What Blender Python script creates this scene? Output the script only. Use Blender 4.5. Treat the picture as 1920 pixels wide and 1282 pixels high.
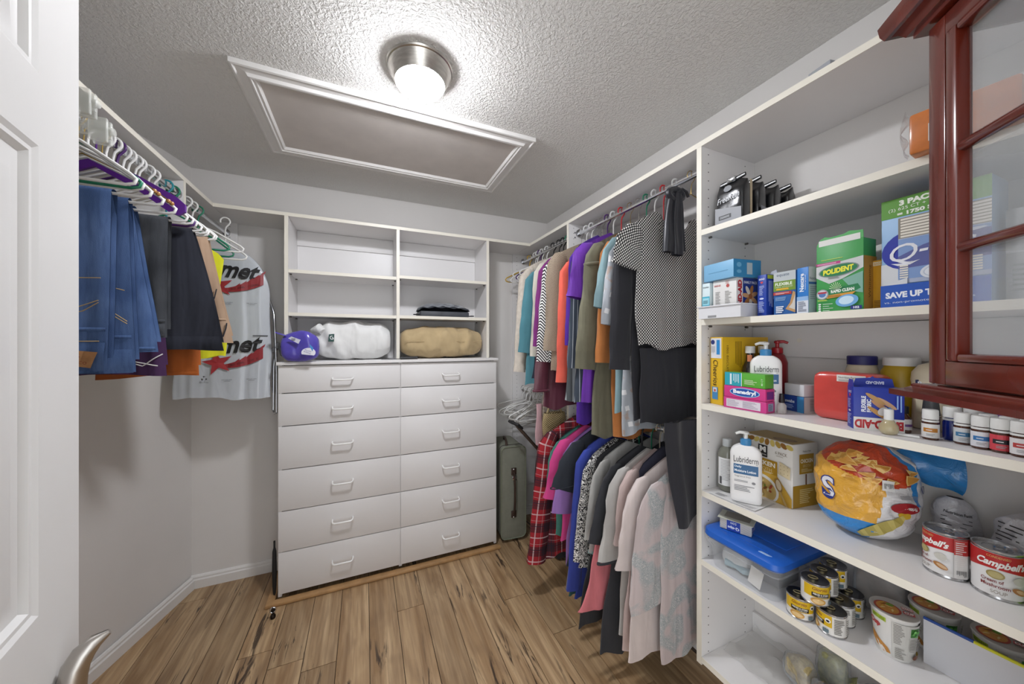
import bpy, bmesh, math, random
from mathutils import Vector, Matrix, noise as mnoise

for _o in list(bpy.data.objects):
    bpy.data.objects.remove(_o, do_unlink=True)
SC = bpy.context.scene
COL = SC.collection
R = math.radians
PI = math.pi

# ------------------------------------------------------------------ camera
cam_d = bpy.data.cameras.new('camera')
cam_d.sensor_width = 36.0
cam_d.lens = 11.944
cam_d.clip_start = 0.02
cam = bpy.data.objects.new('camera', cam_d)
COL.objects.link(cam)
cam.location = (0, 0, 1.429)
cam.rotation_euler = (R(90), 0, R(-23.4))
SC.camera = cam

# ------------------------------------------------------------------ world, exposure
W = bpy.data.worlds.new('world')
SC.world = W
W.use_nodes = True
_bg = W.node_tree.nodes['Background']
_bg.inputs[0].default_value = (0.93, 0.965, 1.0, 1)
_bg.inputs[1].default_value = 0.72
LAMP_STRENGTH = 66.0
SC.view_settings.view_transform = 'Standard'
SC.view_settings.look = 'None'
SC.view_settings.gamma = 1.0
SC.view_settings.use_curve_mapping = False
SC.view_settings.exposure = 1.9

# ------------------------------------------------------------------ helpers: materials
def srgb(h):
    if isinstance(h, (tuple, list)):
        return tuple(h)[:3]
    h = h.lstrip('#')
    v = [int(h[i:i + 2], 16) / 255 for i in (0, 2, 4)]
    return tuple(x / 12.92 if x <= 0.04045 else ((x + 0.055) / 1.055) ** 2.4 for x in v)

MATS = {}

class NT:
    """small helper around a material's node tree"""
    def __init__(self, name, rough=0.6, metal=0.0):
        self.m = bpy.data.materials.new(name)
        self.m.use_nodes = True
        self.t = self.m.node_tree
        self.b = self.t.nodes['Principled BSDF']
        self.b.inputs['Roughness'].default_value = rough
        self.b.inputs['Metallic'].default_value = metal
        MATS[name] = self.m
    def n(self, kind, **kw):
        nd = self.t.nodes.new(kind)
        for k, v in kw.items():
            setattr(nd, k, v)
        return nd
    def l(self, a, b):
        self.t.links.new(a, b)
    def put(self, sock, v):
        if isinstance(v, bpy.types.NodeSocket):
            self.l(v, sock)
        else:
            if hasattr(sock.default_value, '__len__') and not isinstance(v, (int, float)):
                v = tuple(v)
                if len(sock.default_value) == 4 and len(v) == 3:
                    v = v + (1,)
            sock.default_value = v
    def math(self, op, a, b=0.0, c=0.0):
        nd = self.n('ShaderNodeMath', operation=op)
        self.put(nd.inputs[0], a); self.put(nd.inputs[1], b); self.put(nd.inputs[2], c)
        return nd.outputs[0]
    def mix(self, fac, a, b):
        nd = self.n('ShaderNodeMix', data_type='RGBA')
        self.put(nd.inputs[0], fac); self.put(nd.inputs[6], a); self.put(nd.inputs[7], b)
        return nd.outputs[2]
    def coord(self, kind='Object'):
        return self.n('ShaderNodeTexCoord').outputs[kind]
    def uv(self):
        s = self.n('ShaderNodeSeparateXYZ')
        self.l(self.coord('UV'), s.inputs[0])
        return s.outputs[0], s.outputs[1]
    def xyz(self):
        s = self.n('ShaderNodeSeparateXYZ')
        self.l(self.coord('Object'), s.inputs[0])
        return s.outputs[0], s.outputs[1], s.outputs[2]
    def scale(self, vec, s):
        nd = self.n('ShaderNodeMapping')
        self.l(vec, nd.inputs[0])
        nd.inputs['Scale'].default_value = s if hasattr(s, '__len__') else (s, s, s)
        return nd.outputs[0]
    def noise(self, vec=None, scale=5.0, detail=3.0, rough=0.55, dist=0.0):
        nd = self.n('ShaderNodeTexNoise')
        if vec is not None:
            self.l(vec, nd.inputs['Vector'])
        nd.inputs['Scale'].default_value = scale
        nd.inputs['Detail'].default_value = detail
        nd.inputs['Roughness'].default_value = rough
        nd.inputs['Distortion'].default_value = dist
        return nd.outputs['Fac']
    def ramp(self, fac, lo, hi):
        nd = self.n('ShaderNodeMapRange')
        self.put(nd.inputs[0], fac)
        nd.inputs[1].default_value = lo; nd.inputs[2].default_value = hi
        return nd.outputs[0]
    def stripe(self, c, period, duty, off=0.0):
        """1 where fract(c/period+off) < duty"""
        f = self.math('FRACT', self.math('ADD', self.math('DIVIDE', c, period), off + 100.0))
        return self.math('LESS_THAN', f, duty)
    def color(self, c):
        self.put(self.b.inputs['Base Color'], c)
    def bump(self, h, strength=0.3, dist=0.002):
        nd = self.n('ShaderNodeBump')
        nd.inputs['Strength'].default_value = strength
        nd.inputs['Distance'].default_value = dist
        self.l(h, nd.inputs['Height'])
        self.l(nd.outputs[0], self.b.inputs['Normal'])
    def var(self, c, amount=0.08, scale=6.0, vec=None):
        f = self.noise(vec if vec is not None else self.coord(), scale)
        c = srgb(c)
        lo = tuple(x * (1 - amount) for x in c); hi = tuple(min(1, x * (1 + amount)) for x in c)
        return self.mix(self.ramp(f, 0.3, 0.7), lo, hi)

def mat(name, c, rough=0.5, metal=0.0, var=0.0, vscale=8.0, bump=0.0, bscale=200.0, alpha=1.0, trans=0.0, ior=1.45, coat=0.0, emit=None, estr=0.0, spec=None):
    if name in MATS:
        return MATS[name]
    k = NT(name, rough, metal)
    if var:
        k.color(k.var(c, var, vscale))
    else:
        k.color(srgb(c))
    if bump:
        k.bump(k.noise(k.coord(), bscale, 2.0), bump, 0.001)
    if alpha < 1:
        k.b.inputs['Alpha'].default_value = alpha
    if trans:
        k.b.inputs['Transmission Weight'].default_value = trans
        k.b.inputs['IOR'].default_value = ior
    if coat:
        k.b.inputs['Coat Weight'].default_value = coat
        k.b.inputs['Coat Roughness'].default_value = 0.15
    if spec is not None:
        k.b.inputs['Specular IOR Level'].default_value = spec
    if emit:
        k.put(k.b.inputs['Emission Color'], srgb(emit))
        k.b.inputs['Emission Strength'].default_value = estr
    return k.m

def pm(h, rough=0.45):
    """plain print / paint colour"""
    return mat('print_' + h.lstrip('#') + ('' if rough == 0.45 else '_%d' % int(rough * 100)), h, rough)

# ------------------------------------------------------------------ helpers: meshes
class MB:
    def __init__(self):
        self.v = []; self.f = []; self.mi = []; self.uv = None
    def add(self, vs, fs, mi=0, uvs=None):
        o = len(self.v)
        self.v += [tuple(p) for p in vs]
        for f in fs:
            self.f.append(tuple(i + o for i in f)); self.mi.append(mi)
        if uvs is not None:
            if self.uv is None:
                self.uv = [(0, 0)] * o
            self.uv += uvs
        elif self.uv is not None:
            self.uv += [(0, 0)] * len(vs)
        return self
    def box(self, x0, y0, z0, x1, y1, z1, mi=0):
        vs = [(x, y, z) for z in (z0, z1) for y in (y0, y1) for x in (x0, x1)]
        return self.add(vs, [(0, 2, 3, 1), (4, 5, 7, 6), (0, 1, 5, 4), (2, 6, 7, 3), (0, 4, 6, 2), (1, 3, 7, 5)], mi)
    def prism(self, poly, z0, z1, mi=0, axis='z'):
        """poly = list of 2-D points (counter-clockwise); extruded along axis"""
        n = len(poly)
        def P(a, b, c):
            return (a, b, c) if axis == 'z' else ((a, c, b) if axis == 'y' else (c, a, b))
        vs = [P(a, b, z0) for a, b in poly] + [P(a, b, z1) for a, b in poly]
        fs = [tuple(range(n - 1, -1, -1)), tuple(range(n, 2 * n))]
        fs += [(i, (i + 1) % n, n + (i + 1) % n, n + i) for i in range(n)]
        return self.add(vs, fs, mi)
    def tube(self, pts, r, seg=8, closed=False, cap=True, flat=1.0, mi=0):
        pts = [Vector(p) for p in pts]
        n = len(pts)
        rs = r if hasattr(r, '__len__') else [r] * n
        T = []
        for i in range(n):
            a = pts[(i - 1) % n] if (closed or i > 0) else pts[i]
            b = pts[(i + 1) % n] if (closed or i < n - 1) else pts[i]
            d = b - a
            T.append(d.normalized() if d.length > 1e-9 else Vector((0, 0, 1)))
        up = Vector((0, 0, 1))
        if abs(T[0].dot(up)) > 0.9:
            up = Vector((0, 1, 0))
        N = (up - T[0] * up.dot(T[0])).normalized()
        vs = []
        for i in range(n):
            N = (N - T[i] * N.dot(T[i]))
            N = N.normalized() if N.length > 1e-6 else T[i].orthogonal().normalized()
            B = T[i].cross(N)
            for k in range(seg):
                a = 2 * PI * k / seg
                vs.append(pts[i] + (N * math.cos(a) + B * math.sin(a) * flat) * rs[i])
        fs = []
        m = n if closed else n - 1
        for i in range(m):
            for k in range(seg):
                j = (i + 1) % n
                fs.append((i * seg + k, i * seg + (k + 1) % seg, j * seg + (k + 1) % seg, j * seg + k))
        if cap and not closed:
            fs.append(tuple(range(seg - 1, -1, -1)))
            fs.append(tuple((n - 1) * seg + k for k in range(seg)))
        return self.add(vs, fs, mi)
    def lathe(self, prof, seg=24, c=(0, 0), mi=0, ex=1.0, ey=1.0, cap=True):
        """prof = [(radius, z), ...]; axis = z through c"""
        n = len(prof)
        vs = [(c[0] + r * ex * math.cos(2 * PI * k / seg), c[1] + r * ey * math.sin(2 * PI * k / seg), z) for r, z in prof for k in range(seg)]
        fs = [(i * seg + k, i * seg + (k + 1) % seg, (i + 1) * seg + (k + 1) % seg, (i + 1) * seg + k) for i in range(n - 1) for k in range(seg)]
        if cap:
            fs.append(tuple(range(seg - 1, -1, -1)))
            fs.append(tuple((n - 1) * seg + k for k in range(seg)))
        return self.add(vs, fs, mi)
    def grid(self, fn, nu, nv, closeu=False, uvs=False, mfn=None, mi=0):
        """fn(u,v)->point, u,v in 0..1"""
        vs, us = [], []
        cu = nu if closeu else nu + 1
        for j in range(nv + 1):
            for i in range(cu):
                u, v = i / nu, j / nv
                vs.append(fn(u, v)); us.append((u, v))
        o = len(self.f)
        fs = [(j * cu + i, j * cu + (i + 1) % cu, (j + 1) * cu + (i + 1) % cu, (j + 1) * cu + i) for j in range(nv) for i in range(nu)]
        self.add(vs, fs, mi, us if uvs else None)
        if mfn:
            for q in range(nu * nv):
                self.mi[o + q] = mfn((q % nu + 0.5) / nu, (q // nu + 0.5) / nv)
        return self
    def mesh(self, name, mats, smooth=40, bevel=0.0, bseg=2, recalc=True):
        me = bpy.data.meshes.new(name)
        me.from_pydata(self.v, [], self.f)
        for m in (mats if isinstance(mats, (list, tuple)) else [mats]):
            me.materials.append(m)
        if any(self.mi):
            me.polygons.foreach_set('material_index', self.mi)
        if self.uv is not None:
            ul = me.uv_layers.new(name='UVMap')
            idx = [0] * len(me.loops)
            me.loops.foreach_get('vertex_index', idx)
            flat = []
            for i in idx:
                flat += self.uv[i]
            ul.data.foreach_set('uv', flat)
        if bevel or recalc:
            bm = bmesh.new(); bm.from_mesh(me)
            if bevel:
                bmesh.ops.remove_doubles(bm, verts=bm.verts, dist=1e-6)
                es = [e for e in bm.edges if len(e.link_faces) == 2 and e.calc_face_angle(0) > 0.5]
                bmesh.ops.bevel(bm, geom=es, offset=bevel, segments=bseg, profile=0.5, affect='EDGES', clamp_overlap=True)
            if recalc:
                bmesh.ops.recalc_face_normals(bm, faces=bm.faces)
            bm.to_mesh(me); bm.free()
        if smooth:
            me.shade_smooth()
            me.set_sharp_from_angle(angle=R(smooth))
        me.update()
        return me
    def build(self, name, mats, parent=None, smooth=40, bevel=0.0, bseg=2, recalc=True, **props):
        o = bpy.data.objects.new(name, self.mesh(name, mats, smooth, bevel, bseg, recalc))
        COL.objects.link(o)
        if parent is not None:
            o.parent = parent
        for k, v in props.items():
            o[k] = v
        return o

def tag(o, label, cat, group=None, kind=None):
    o['label'] = label
    if cat: o['category'] = cat
    if group: o['group'] = group
    if kind: o['kind'] = kind
    return o

def thing(name, label, cat, loc=(0, 0, 0), rz=0.0, group=None, kind=None):
    o = bpy.data.objects.new(name, None)
    o.empty_display_size = 0.05
    COL.objects.link(o)
    o.location = loc
    o.rotation_euler = (0, 0, R(rz))
    return tag(o, label, cat, group, kind)

def copy_tree(src, parent=None):
    c = src.copy()
    COL.objects.link(c)
    c.parent = parent
    for ch in src.children:
        copy_tree(ch, c)
    return c

def rbox(x0, y0, z0, x1, y1, z1, name, m, parent, bevel=0.002, **props):
    return MB().box(x0, y0, z0, x1, y1, z1).build(name, m, parent, bevel=bevel, **props)

# ------------------------------------------------------------------ helpers: print and lettering
_TXT = {}
def text_geo(s, bold=0.0):
    key = (s, bold)
    if key in _TXT:
        return _TXT[key]
    cu = bpy.data.curves.new('txt', 'FONT')
    cu.body = s; cu.size = 1.0; cu.resolution_u = 3; cu.offset = bold; cu.fill_mode = 'FRONT'
    ob = bpy.data.objects.new('txt', cu)
    COL.objects.link(ob)
    dg = bpy.context.evaluated_depsgraph_get()
    me = bpy.data.meshes.new_from_object(ob.evaluated_get(dg))
    vs = [(v.co.x, v.co.y) for v in me.vertices]
    fs = [tuple(p.vertices) for p in me.polygons]
    bpy.data.objects.remove(ob, do_unlink=True); bpy.data.curves.remove(cu); bpy.data.meshes.remove(me)
    x0 = min(v[0] for v in vs); x1 = max(v[0] for v in vs); y0 = min(v[1] for v in vs); y1 = max(v[1] for v in vs)
    vs = [((x - (x0 + x1) / 2) / (x1 - x0), (y - (y0 + y1) / 2) / (y1 - y0)) for x, y in vs]
    _TXT[key] = (vs, fs)
    return _TXT[key]

class Print:
    """flat print laid on a surface given by face(u, v, off) -> local point; one part for each colour"""
    def __init__(self, parent, face, base=0.0, sub=0):
        self.p = parent; self.face = face; self.d = {}; self.lay = 0; self.base = base; self.cnt = 0
        cv = getattr(face, 'curved', False)
        self.sub = sub or (4 if cv else 0); self.seg = 7 if cv else 1
    def _mb(self, c, kind, layer):
        if layer is None:
            self.cnt += 1
            return self.d.setdefault((c, kind, self.cnt), MB())
        return self.d.setdefault((c, kind, 'rows'), MB())
    def _add(self, c, kind, vs, fs, layer):
        mb = self._mb(c, kind, layer)
        if layer is None:
            self.lay += 1; layer = self.lay
        off = 0.0004 + 0.00022 * layer + self.base
        if self.sub and len(vs) == 4:
            n = self.sub
            q = vs
            vs = []
            for j in range(n + 1):
                for i in range(n + 1):
                    s, t = i / n, j / n
                    vs.append(tuple((q[0][k] * (1 - s) + q[1][k] * s) * (1 - t) + (q[3][k] * (1 - s) + q[2][k] * s) * t for k in (0, 1)))
            fs = [(j * (n + 1) + i, j * (n + 1) + i + 1, (j + 1) * (n + 1) + i + 1, (j + 1) * (n + 1) + i) for j in range(n) for i in range(n)]
        mb.add([self.face(u, v, off) for u, v in vs], fs)
    def rect(self, u0, v0, u1, v1, c, layer=None, nu=1, nv=1, kind='printed_panel'):
        vs = [(u0 + (u1 - u0) * i / nu, v0 + (v1 - v0) * j / nv) for j in range(nv + 1) for i in range(nu + 1)]
        fs = [(j * (nu + 1) + i, j * (nu + 1) + i + 1, (j + 1) * (nu + 1) + i + 1, (j + 1) * (nu + 1) + i) for j in range(nv) for i in range(nu)]
        self._add(c, kind, vs, fs, layer); return self
    def poly(self, pts, c, layer=None, kind='printed_panel'):
        self._add(c, kind, pts, [tuple(range(len(pts)))], layer); return self
    def fan(self, pts, c, layer=None, kind='printed_panel'):
        cx = sum(p[0] for p in pts) / len(pts); cy = sum(p[1] for p in pts) / len(pts)
        n = len(pts)
        self._add(c, kind, [(cx, cy)] + list(pts), [(0, 1 + i, 1 + (i + 1) % n) for i in range(n)], layer); return self
    def ell(self, cu, cv, ru, rv, c, layer=None, n=24, rot=0.0, kind='printed_panel'):
        ca, sa = math.cos(R(rot)), math.sin(R(rot))
        pts = []
        for k in range(n):
            a = 2 * PI * k / n
            x, y = ru * math.cos(a), rv * math.sin(a)
            pts.append((cu + x * ca - y * sa, cv + x * sa + y * ca))
        return self.fan(pts, c, layer, kind)
    def text(self, s, cu, cv, w, h, c, rot=0.0, shear=0.0, bold=0.0, layer=None, arc=0.0):
        vs, fs = text_geo(s, bold)
        ca, sa = math.cos(R(rot)), math.sin(R(rot))
        out = []
        for x, y in vs:
            X, Y = x * w + shear * y * h, y * h + arc * h * (1 - 4 * x * x)
            out.append((cu + X * ca - Y * sa, cv + X * sa + Y * ca))
        self._add(c, 'lettering', out, fs, layer); return self
    def lines(self, u0, v0, u1, v1, n, c, seed=1, fill=0.45, layer=None, vert=False):
        rnd = random.Random(seed)
        vs, fs = [], []
        for i in range(n):
            L = rnd.uniform(0.55, 1.0)
            if vert:
                a0 = u0 + (u1 - u0) * (i + 0.25) / n; a1 = a0 + (u1 - u0) / n * fill
                q = [(a0, v1 - (v1 - v0) * L), (a1, v1 - (v1 - v0) * L), (a1, v1), (a0, v1)]
            else:
                b0 = v0 + (v1 - v0) * (i + 0.25) / n; b1 = b0 + (v1 - v0) / n * fill
                q = [(u0, b0), (u0 + (u1 - u0) * L, b0), (u0 + (u1 - u0) * L, b1), (u0, b1)]
            m = 1 if vert else self.seg
            o = len(vs)
            for s in range(m + 1):
                f = s / m
                vs += [(q[0][0] + (q[1][0] - q[0][0]) * f, q[0][1]), (q[3][0] + (q[2][0] - q[3][0]) * f, q[3][1])]
            for s in range(m):
                fs.append((o + 2 * s, o + 2 * s + 2, o + 2 * s + 3, o + 2 * s + 1))
        self._add(c, 'fine_print', vs, fs, layer); return self
    def done(self):
        for (c, kind, k), mb in self.d.items():
            o = mb.build(kind, pm(c) if isinstance(c, str) else c, self.p, smooth=0, recalc=False)
            if kind == 'fine_print' or k == 'rows':
                o['kind'] = 'stuff'
        self.d = {}

def F_front(D=0.0):
    return lambda u, v, o: (u, D - o, v)
def F_right(Wd):
    return lambda u, v, o: (Wd + o, u, v)
def F_left(Dp):
    return lambda u, v, o: (-o, Dp - u, v)
def F_top(H):
    return lambda u, v, o: (u, v, H + o)
def F_cyl(r, ang0=0.0, rtop=None, H=1.0):
    """u = arc length from the middle (facing -y), v = height"""
    def f(u, v, o):
        rr = (r if rtop is None else r + (rtop - r) * v / H) + o
        a = -PI / 2 + u / r + ang0
        return (rr * math.cos(a), rr * math.sin(a), v)
    f.curved = True
    return f
# ================================================================== materials of the room
def wall_mat(name, c, bumpk=0.12):
    k = NT(name, 0.75)
    k.color(k.var(c, 0.025, 2.5))
    k.bump(k.noise(k.coord(), 120.0, 3.0), bumpk, 0.0015)
    return k.m
M_WALL = wall_mat('wall_paint', '#dfdcd9')
M_WHITE = mat('white_melamine', '#e6e4e3', 0.38, var=0.012, vscale=3)
M_EDGE = mat('cream_edge_band', '#e8e3d6', 0.4)
M_TRIM = mat('white_trim_paint', '#e4e2df', 0.4, var=0.02, vscale=5)
M_HATCH = mat('hatch_panel_paint', '#cbc4be', 0.75, var=0.05, vscale=7, bump=0.08, bscale=60)
M_HOLE = mat('drilled_hole_dark', '#3a3633', 0.8)

def ceiling_mat():
    k = NT('textured_ceiling_paint', 0.85)
    k.color(k.var('#e0deda', 0.02, 2.0))
    c = k.coord()
    a = k.noise(c, 95.0, 2.5, 0.55, 0.6)
    b = k.noise(c, 240.0, 2.0)
    h = k.math('ADD', k.ramp(a, 0.42, 0.62), k.math('MULTIPLY', b, 0.25))
    k.bump(h, 0.55, 0.006)
    return k.m
M_CEIL = ceiling_mat()

def plank_mat():
    k = NT('wood_plank', 0.42)
    oi = k.n('ShaderNodeObjectInfo')
    rnd = oi.outputs['Random']
    add = k.n('ShaderNodeVectorMath', operation='ADD')
    comb = k.n('ShaderNodeCombineXYZ')
    k.l(k.math('MULTIPLY', rnd, 37.0), comb.inputs[0]); k.l(k.math('MULTIPLY', rnd, 91.0), comb.inputs[1])
    k.l(k.coord(), add.inputs[0]); k.l(comb.outputs[0], add.inputs[1])
    v = add.outputs[0]
    fine = k.noise(k.scale(v, (60, 2.2, 1)), 1.0, 5.0, 0.6, 0.4)
    broad = k.noise(k.scale(v, (11, 1.3, 1)), 1.0, 3.0, 0.55, 1.2)
    c = k.mix(k.ramp(broad, 0.32, 0.68), srgb('#9a7850'), srgb('#cdae84'))
    c = k.mix(k.math('MULTIPLY', k.ramp(fine, 0.42, 0.62), 0.45), c, srgb('#77583a'))
    blot = k.noise(k.scale(v, (7, 2.6, 1)), 1.0, 2.0, 0.5, 0.8)
    c = k.mix(k.math('MULTIPLY', k.ramp(blot, 0.55, 0.75), 0.55), c, srgb('#7d6145'))
    # dark knots and splits, sparse and drawn out along the board
    cr = k.noise(k.scale(v, (26, 2.4, 1)), 1.0, 4.0, 0.65, 1.6)
    ms = k.noise(k.scale(v, (5, 1.9, 1)), 1.0, 1.0)
    kn = k.math('MULTIPLY', k.ramp(cr, 0.56, 0.63), k.ramp(ms, 0.50, 0.57))
    c = k.mix(k.math('MULTIPLY', kn, 0.9), c, srgb('#33241a'))
    tone = k.n('ShaderNodeHueSaturation')
    k.l(k.math('ADD', 0.82, k.math('MULTIPLY', rnd, 0.32)), tone.inputs['Value'])
    tone.inputs['Saturation'].default_value = 0.95
    k.l(c, tone.inputs['Color'])
    k.color(tone.outputs[0])
    k.bump(fine, 0.15, 0.001)
    return k.m
M_PLANK = plank_mat()

XR, YB, ZC = 1.4277, 2.548, 2.44          # right wall, back wall, ceiling
LWX, LWY = -0.925, YB                      # left back corner; the left wall runs off at an angle
LDX, LDY = -0.2628, -0.965
def lw(Y, off=0.0):
    """x of the left wall's face at depth Y"""
    return LWX + (Y - LWY) / LDY * LDX + off

# ================================================================== shell
def struct(name, mb, m, label, **kw):
    o = mb.build(name, m, **kw)
    return tag(o, label, None, kind='structure')

struct('wall_back', MB().box(-1.0, YB, 0, XR + 0.1, YB + 0.1, ZC), M_WALL, 'warm grey painted back wall behind the chest of drawers')
struct('wall_right', MB().box(XR, -0.05, 0, XR + 0.1, YB, ZC), M_WALL, 'warm grey painted wall behind the hanging clothes and pantry shelves')
y0 = 0.12
struct('wall_left', MB().prism([(LWX - 0.0, YB), (LWX - 0.12, YB + 0.1), (lw(y0) - 0.12, y0), (lw(y0), y0)], 0, ZC), M_WALL, 'warm grey painted angled wall below the hanging jeans')
struct('wall_entry_right', MB().prism([(0.962, 0.128), (0.36, -0.54), (0.43, -0.61), (1.03, 0.03), (XR + 0.1, 0.03), (XR + 0.1, 0.128)], 0, ZC), M_WALL, 'angled entry wall that carries the cherry wood cabinet')
struct('wall_entry_left', MB().box(-1.72, 0.02, 0, -0.36, 0.12, ZC), M_WALL, 'entry wall behind the open white door')
struct('ceiling', MB().box(-1.8, -0.5, ZC, XR + 0.1, YB + 0.1, ZC + 0.08), M_CEIL, 'pale knockdown textured ceiling')

# floor: base and separate planks
fl = struct('floor', MB().box(-1.75, -0.62, -0.03, XR, YB, -0.006), mat('plank_joint_dark', '#2f2218', 0.8), 'rustic wood plank floor with dark knots')
rnd = random.Random(11)
PW = 0.1375
x = -0.255 - 11 * PW
row = 0
while x < XR:
    y = -0.62 - rnd.uniform(0, 1.0)
    while y < YB:
        L = rnd.choice((0.92, 1.22, 1.22, 1.4))
        a, b = max(y, -0.62), min(y + L, YB)
        xa, xb = max(x, -1.75), min(x + PW, XR)
        if b - a > 0.02 and xb - xa > 0.01:
            cx, cy = (xa + xb) / 2, (a + b) / 2
            mb = MB().box(xa - cx + 0.0014, a - cy + 0.0014, -0.0058, xb - cx - 0.0014, b - cy - 0.0014, 0.0)
            o = mb.build('plank', M_PLANK, fl, smooth=0)
            o.location = (cx, cy, 0)
        y += L
    x += PW
    row += 1

# baseboards
def base_profile(p0, p1, nrm, name, label):
    """board along p0 -> p1 with a stepped top, nrm points into the room"""
    prof = [(0, 0.0), (0.016, 0.0), (0.016, 0.048), (0.011, 0.054), (0.011, 0.064), (0.006, 0.072), (0, 0.074)]
    mb = MB()
    vs = [(p[0] + nrm[0] * t, p[1] + nrm[1] * t, z) for p in (p0, p1) for t, z in prof]
    n = len(prof)
    mb.add(vs, [(i, (i + 1) % n, n + (i + 1) % n, n + i) for i in range(n)] + [tuple(range(n)), tuple(range(2 * n - 1, n - 1, -1))])
    return struct(name, mb, M_TRIM, label, smooth=25)
base_profile((LWX + 0.004, YB - 0.016), (lw(0.13), 0.13), (0.965, -0.2628), 'baseboard_left', 'white moulded baseboard along the angled left wall')
base_profile((LWX, YB), (-0.455, YB), (0, -1), 'baseboard_back', 'white moulded baseboard in the alcove left of the chest of drawers')
base_profile((0.87, YB), (XR - 0.02, YB), (0, -1), 'baseboard_corner', 'white moulded baseboard behind the green suitcase')
base_profile((XR, YB), (XR, 0.13), (-1, 0), 'baseboard_right', 'white moulded baseboard under the right hand closet wall')

# wood strip round the foot of the chest of drawers
tr = MB().prism([(-0.492, 2.182), (0.862, 2.182), (0.862, 2.224), (-0.452, 2.224), (-0.452, 2.53), (-0.492, 2.53)], 0.0, 0.021)
M_STRIP = mat('pale_wood_strip', '#b0895c', 0.45, var=0.18, vscale=14)
struct('trim_1', tr, M_STRIP, 'pale wood floor strip round the foot of the chest of drawers', bevel=0.008)

# ------------------------------------------------------------------ attic hatch
hx0, hx1, hy0, hy1 = -0.445, 0.778, 1.498, 2.128
h = thing('attic_hatch', 'rectangular attic hatch with white moulded frame in the ceiling', 'hatch', ((hx0 + hx1) / 2, (hy0 + hy1) / 2, ZC))
w2, d2 = (hx1 - hx0) / 2, (hy1 - hy0) / 2
MB().box(-w2 + 0.05, -d2 + 0.05, -0.012, w2 - 0.05, d2 - 0.05, -0.002).build('hatch_panel', M_HATCH, h)
prof = [(0.0, -0.001), (0.0, -0.019), (0.007, -0.021), (0.012, -0.015), (0.04, -0.017), (0.046, -0.027), (0.053, -0.028), (0.058, -0.021), (0.066, -0.024), (0.073, -0.012), (0.073, -0.001)]
cor = [(-w2, -d2), (w2, -d2), (w2, d2), (-w2, d2)]
inw = [(1, 1), (-1, 1), (-1, -1), (1, -1)]
for i in range(4):
    j = (i + 1) % 4
    vs = [(cor[k][0] + inw[k][0] * t, cor[k][1] + inw[k][1] * t, z) for k in (i, j) for t, z in prof]
    n = len(prof)
    MB().add(vs, [(a, (a + 1) % n, n + (a + 1) % n, n + a) for a in range(n)] + [tuple(range(n)), tuple(range(2 * n - 1, n - 1, -1))]).build('frame_moulding', M_TRIM, h, smooth=20)

# ------------------------------------------------------------------ ceiling lamp (its light is its glass)
lp = thing('ceiling_lamp', 'round flush ceiling lamp with brushed nickel ring and lit white glass', 'lamp', (0.188, 1.290, ZC))
kk = NT('brushed_nickel', 0.28, 1.0)
kk.color(kk.var('#c9c5be', 0.12, 30.0, kk.scale(kk.coord(), (1, 1, 6))))
M_NICKEL = kk.m
MB().lathe([(0.100, -0.001), (0.117, -0.001), (0.120, -0.005), (0.117, -0.010), (0.113, -0.012), (0.111, -0.016), (0.092, -0.054), (0.089, -0.057), (0.085, -0.054)], 64, cap=False).build('metal_ring', M_NICKEL, lp, smooth=30)
M_GLOW = mat('lit_opal_glass', '#ffffff', 0.3, emit='#f7f9ff', estr=LAMP_STRENGTH)
MB().lathe([(0.0865 * math.cos(a), -0.053 - 0.043 * math.sin(a)) for a in [R(90) * i / 10 for i in range(11)]][:-1] + [(0.002, -0.096)], 48, cap=True).build('glass_dome', M_GLOW, lp)
# ================================================================== closet system
ZT0, ZT1 = 2.141, 2.160                     # top shelf
XF = 1.122                                  # front of the right hand closet
YH = 2.262                                  # front of the hutch / back shelf
XL = -0.7325                                # front of the left shelf
M_CHROME = mat('chrome', '#d8dadd', 0.12, 1.0)
M_GREYROD = mat('brushed_rod', '#b4b4b6', 0.25, 1.0)

def board(name, mb, label, cat='shelf', edge=None, bevel=0.0012):
    return tag(mb.build(name, M_WHITE, bevel=bevel), label, cat)

# top shelves: three runs, with a cream edge band on the front of each
def edged(name, label, mb, edges):
    t = thing(name, label, 'shelf')
    mb.build('shelf_board', M_WHITE, t)
    for e in edges:
        MB().box(*e).build('edge_band', M_EDGE, t)
    return t
edged('top_shelf', 'long white top shelf above the hanging jeans', MB().prism([(XL - 0.002, 0.95), (XL - 0.002, YB - 0.001), (LWX + 0.002, YB - 0.001), (lw(0.95) + 0.002, 0.95)], ZT0, ZT1), [(XL - 0.002, 0.95, ZT0, XL, YH, ZT1)])
edged('top_shelf', 'white top shelf running over the back wall cubbies', MB().box(XL, YH + 0.002, ZT0, XF, YB - 0.001, ZT1), [(XL, YH, ZT0, XF, YH + 0.002, ZT1)])
edged('top_shelf', 'long white top shelf over the clothes rail and pantry shelves', MB().box(XF + 0.002, 0.135, ZT0, XR - 0.001, YB - 0.001, ZT1), [(XF, 0.135, ZT0, XF + 0.002, YH, ZT1)])

def holes(parent, rows, xs, fn, r=0.0024, name='pin_holes'):
    mb = MB()
    for xx in xs:
        for z in rows:
            vs = [fn(xx, r * math.cos(2 * PI * k / 8), z + r * math.sin(2 * PI * k / 8)) for k in range(8)]
            mb.add(vs, [tuple(range(8))])
    return mb.build(name, M_HOLE, parent, smooth=0, recalc=False, kind='stuff')

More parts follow.
